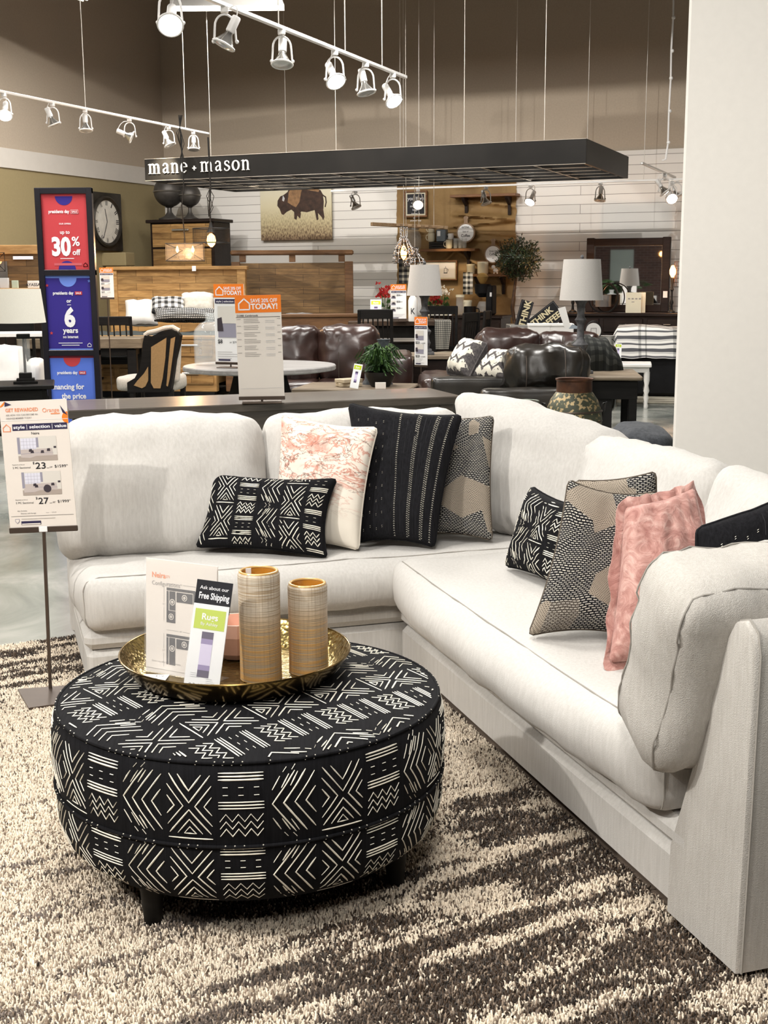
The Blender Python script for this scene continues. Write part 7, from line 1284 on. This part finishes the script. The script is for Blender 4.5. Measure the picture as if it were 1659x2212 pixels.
t2 = thing('plaid_blanket', 'black and white plaid blanket draped over the bed end at the right', 'blanket', (x0, D, 0), RROT*.6)
def pbf(u, v):
    x = lerp(-.02, .98, u); q = v; y, z = (lerp(.9, -.02, q/.55), z1+.035+.02*math.sin(u*5)) if q < .55 else (-.06-.05*(q-.55), z1+.03-(q-.55)*.78); e = max(0, .06-u)*3; return Vector((x + .04*(q-.5), y - .05*math.sin(PI*u)*(q > .5), z - e + .012*noise.noise(Vector((u*6, v*6, 2)))))
m = M(); m.grid(pbf, 26, 34, pb, lambda u, v: (u*1.0, v*1.2)); m.build('draped_cloth', t2, 80)
D = 14.2; zb = aty(1340, 786, D).z; x0, x1 = aty(1322, 800, D).x, aty(1410, 800, D).x; t = thing('bench', 'white painted bench with turned legs before the plaid bed', 'bench', ((x0+x1)/2, D+.2, 0), RROT*.5); w_ = x1-x0+.04; M().box((0, 0, zb-.02), (w_, .46, .04), white, .008).build('seat', t); M().box((0, 0, zb-.07), (w_-.05, .40, .06), white, .004).build('apron', t)
for sx in (-1, 1):
    for sy in (-.17, .17): M().lathe([(.020, 0), (.026, .03), (.018, .06), (.030, .12), (.020, .16), (.034, .2), (.022, .26), (.034, .32), (.034, zb-.09)], white, (sx*(w_/2-.05), sy, 0), 16).build('leg', t)
rugtag(aty(1327, 782, D), aty(1341, 783, D), aty(1336, 742, D+.05), 'small rug price tag leaning on the white bench', top=False)
M().box((0, 0, .008), (2.6, 1.3, .014), fabric('abstract_cream_rug', (.10, .085, .06), (.62, .57, .46), (1.2, 5, 5), 60), .005).build('area_rug'); o = bpy.data.objects['area_rug.001']; o.location = (3.35, 15.35, 0); o.rotation_euler.z = RROT*.5; tag(o, 'cream and brown abstract rug under the white bench at the right', 'rug')
t = thing('metal_pail', 'galvanised pail with a bail handle left of the plaid bed', 'pail', (aty(1309, 735, 14.9).x, 14.9, aty(1309, 757, 14.9).z)); M().lathe([(.085, 0), (.11, .17), (.115, .175)], steel, n=24).build('body', t); M().tube([(.09*math.cos(a_), -.09, .09+.06*math.sin(a_)) for a_ in [PI*i/8 for i in range(9)]], .004, iron, 5).build('handle', t)
z_ = aty(1309, 757, 14.9).z; o = M().box((0, 0, z_/2), (.26, .26, z_-.002), topw, .01).build('plant_stand'); o.location = (aty(1309, 757, 14.9).x, 14.92, 0); tag(o, 'small pale wooden stand under the galvanised pail', 'stand')
# things the mirror shows, standing behind the camera
t = thing('potted_palm', 'green palm in a pot reflected in the framed mirror', 'plant', room(-6.9, 2.6, 0), RROT); m = M()
for i in range(34):
    a_ = i*2.4; L = random.uniform(.7, 1.2); dr_ = Vector((math.cos(a_), math.sin(a_), 0)); P = [Vector((0, 0, .9)) + dr_*(L*q*.8) + Vector((0, 0, L*1.2*q - L*.9*q*q)) for q in [j/6 for j in range(7)]]; sd = dr_.cross(Vector((0, 0, 1)))
    for j in range(1, 7):
        for sg in (-1, 1): m.add([tuple(P[j-1]), tuple(P[j]), tuple(P[j]+sd*sg*.16*(1-j/9)+dr_*.12)], [[0, 1, 2]], gr)
m.build('fronds', t, 0); M().lathe([(.18, 0), (.24, .4), (.2, .42), (.06, .9)], blk, n=20).build('pot', t)

for i, (x, z) in enumerate(((-5.6, 2.02), (-5.1, 1.9), (-5.35, 2.14))):
    t = thing('globe_pendant', 'warm glowing globe pendant seen only in the framed mirror', 'pendant light', room(x, 3.0+.2*i, z), 0, 'globe pendants in the mirror'); M().ball((0, 0, 0), .06, bulb_warm, 12).build('bulb', t); M().tube([(0, 0, .05), (0, 0, 7.15-z)], .004, iron, 5).build('hanging_cord', t)
o = M().box((0, 0, 0), (.75, .05, 1.0), flat('pale_sage_print', (.36, .42, .40)), .005).build('canvas_print'); o.location = room(-8.3, -5.36, 1.8); o.rotation_euler.z = RROT; tag(o, 'pale sage canvas seen on the brick wall in the framed mirror', 'picture')
t = thing('armchair', 'white framed lounge chair seen in the lower part of the framed mirror', 'chair', room(-6.0, 4.2, 0), RROT+R(160)); sb('seat', t, greyc, -.4, -.35, .3, .4, .35, .48, .06, .2, .01, 81); sb('backrest', t, greyc, -.4, .3, .45, .4, .48, 1.05, .06, .2, .01, 82, .1); [M().bar((sx*.44, sy*.35, 0), (sx*.44, sy*.35, .65), .05, .05, white).build('leg', t) for sx in (-1, 1) for sy in (-1, 1)]; [M().box((sx*.44, 0, .66), (.06, .8, .04), white).build('arm', t) for sx in (-1, 1)]
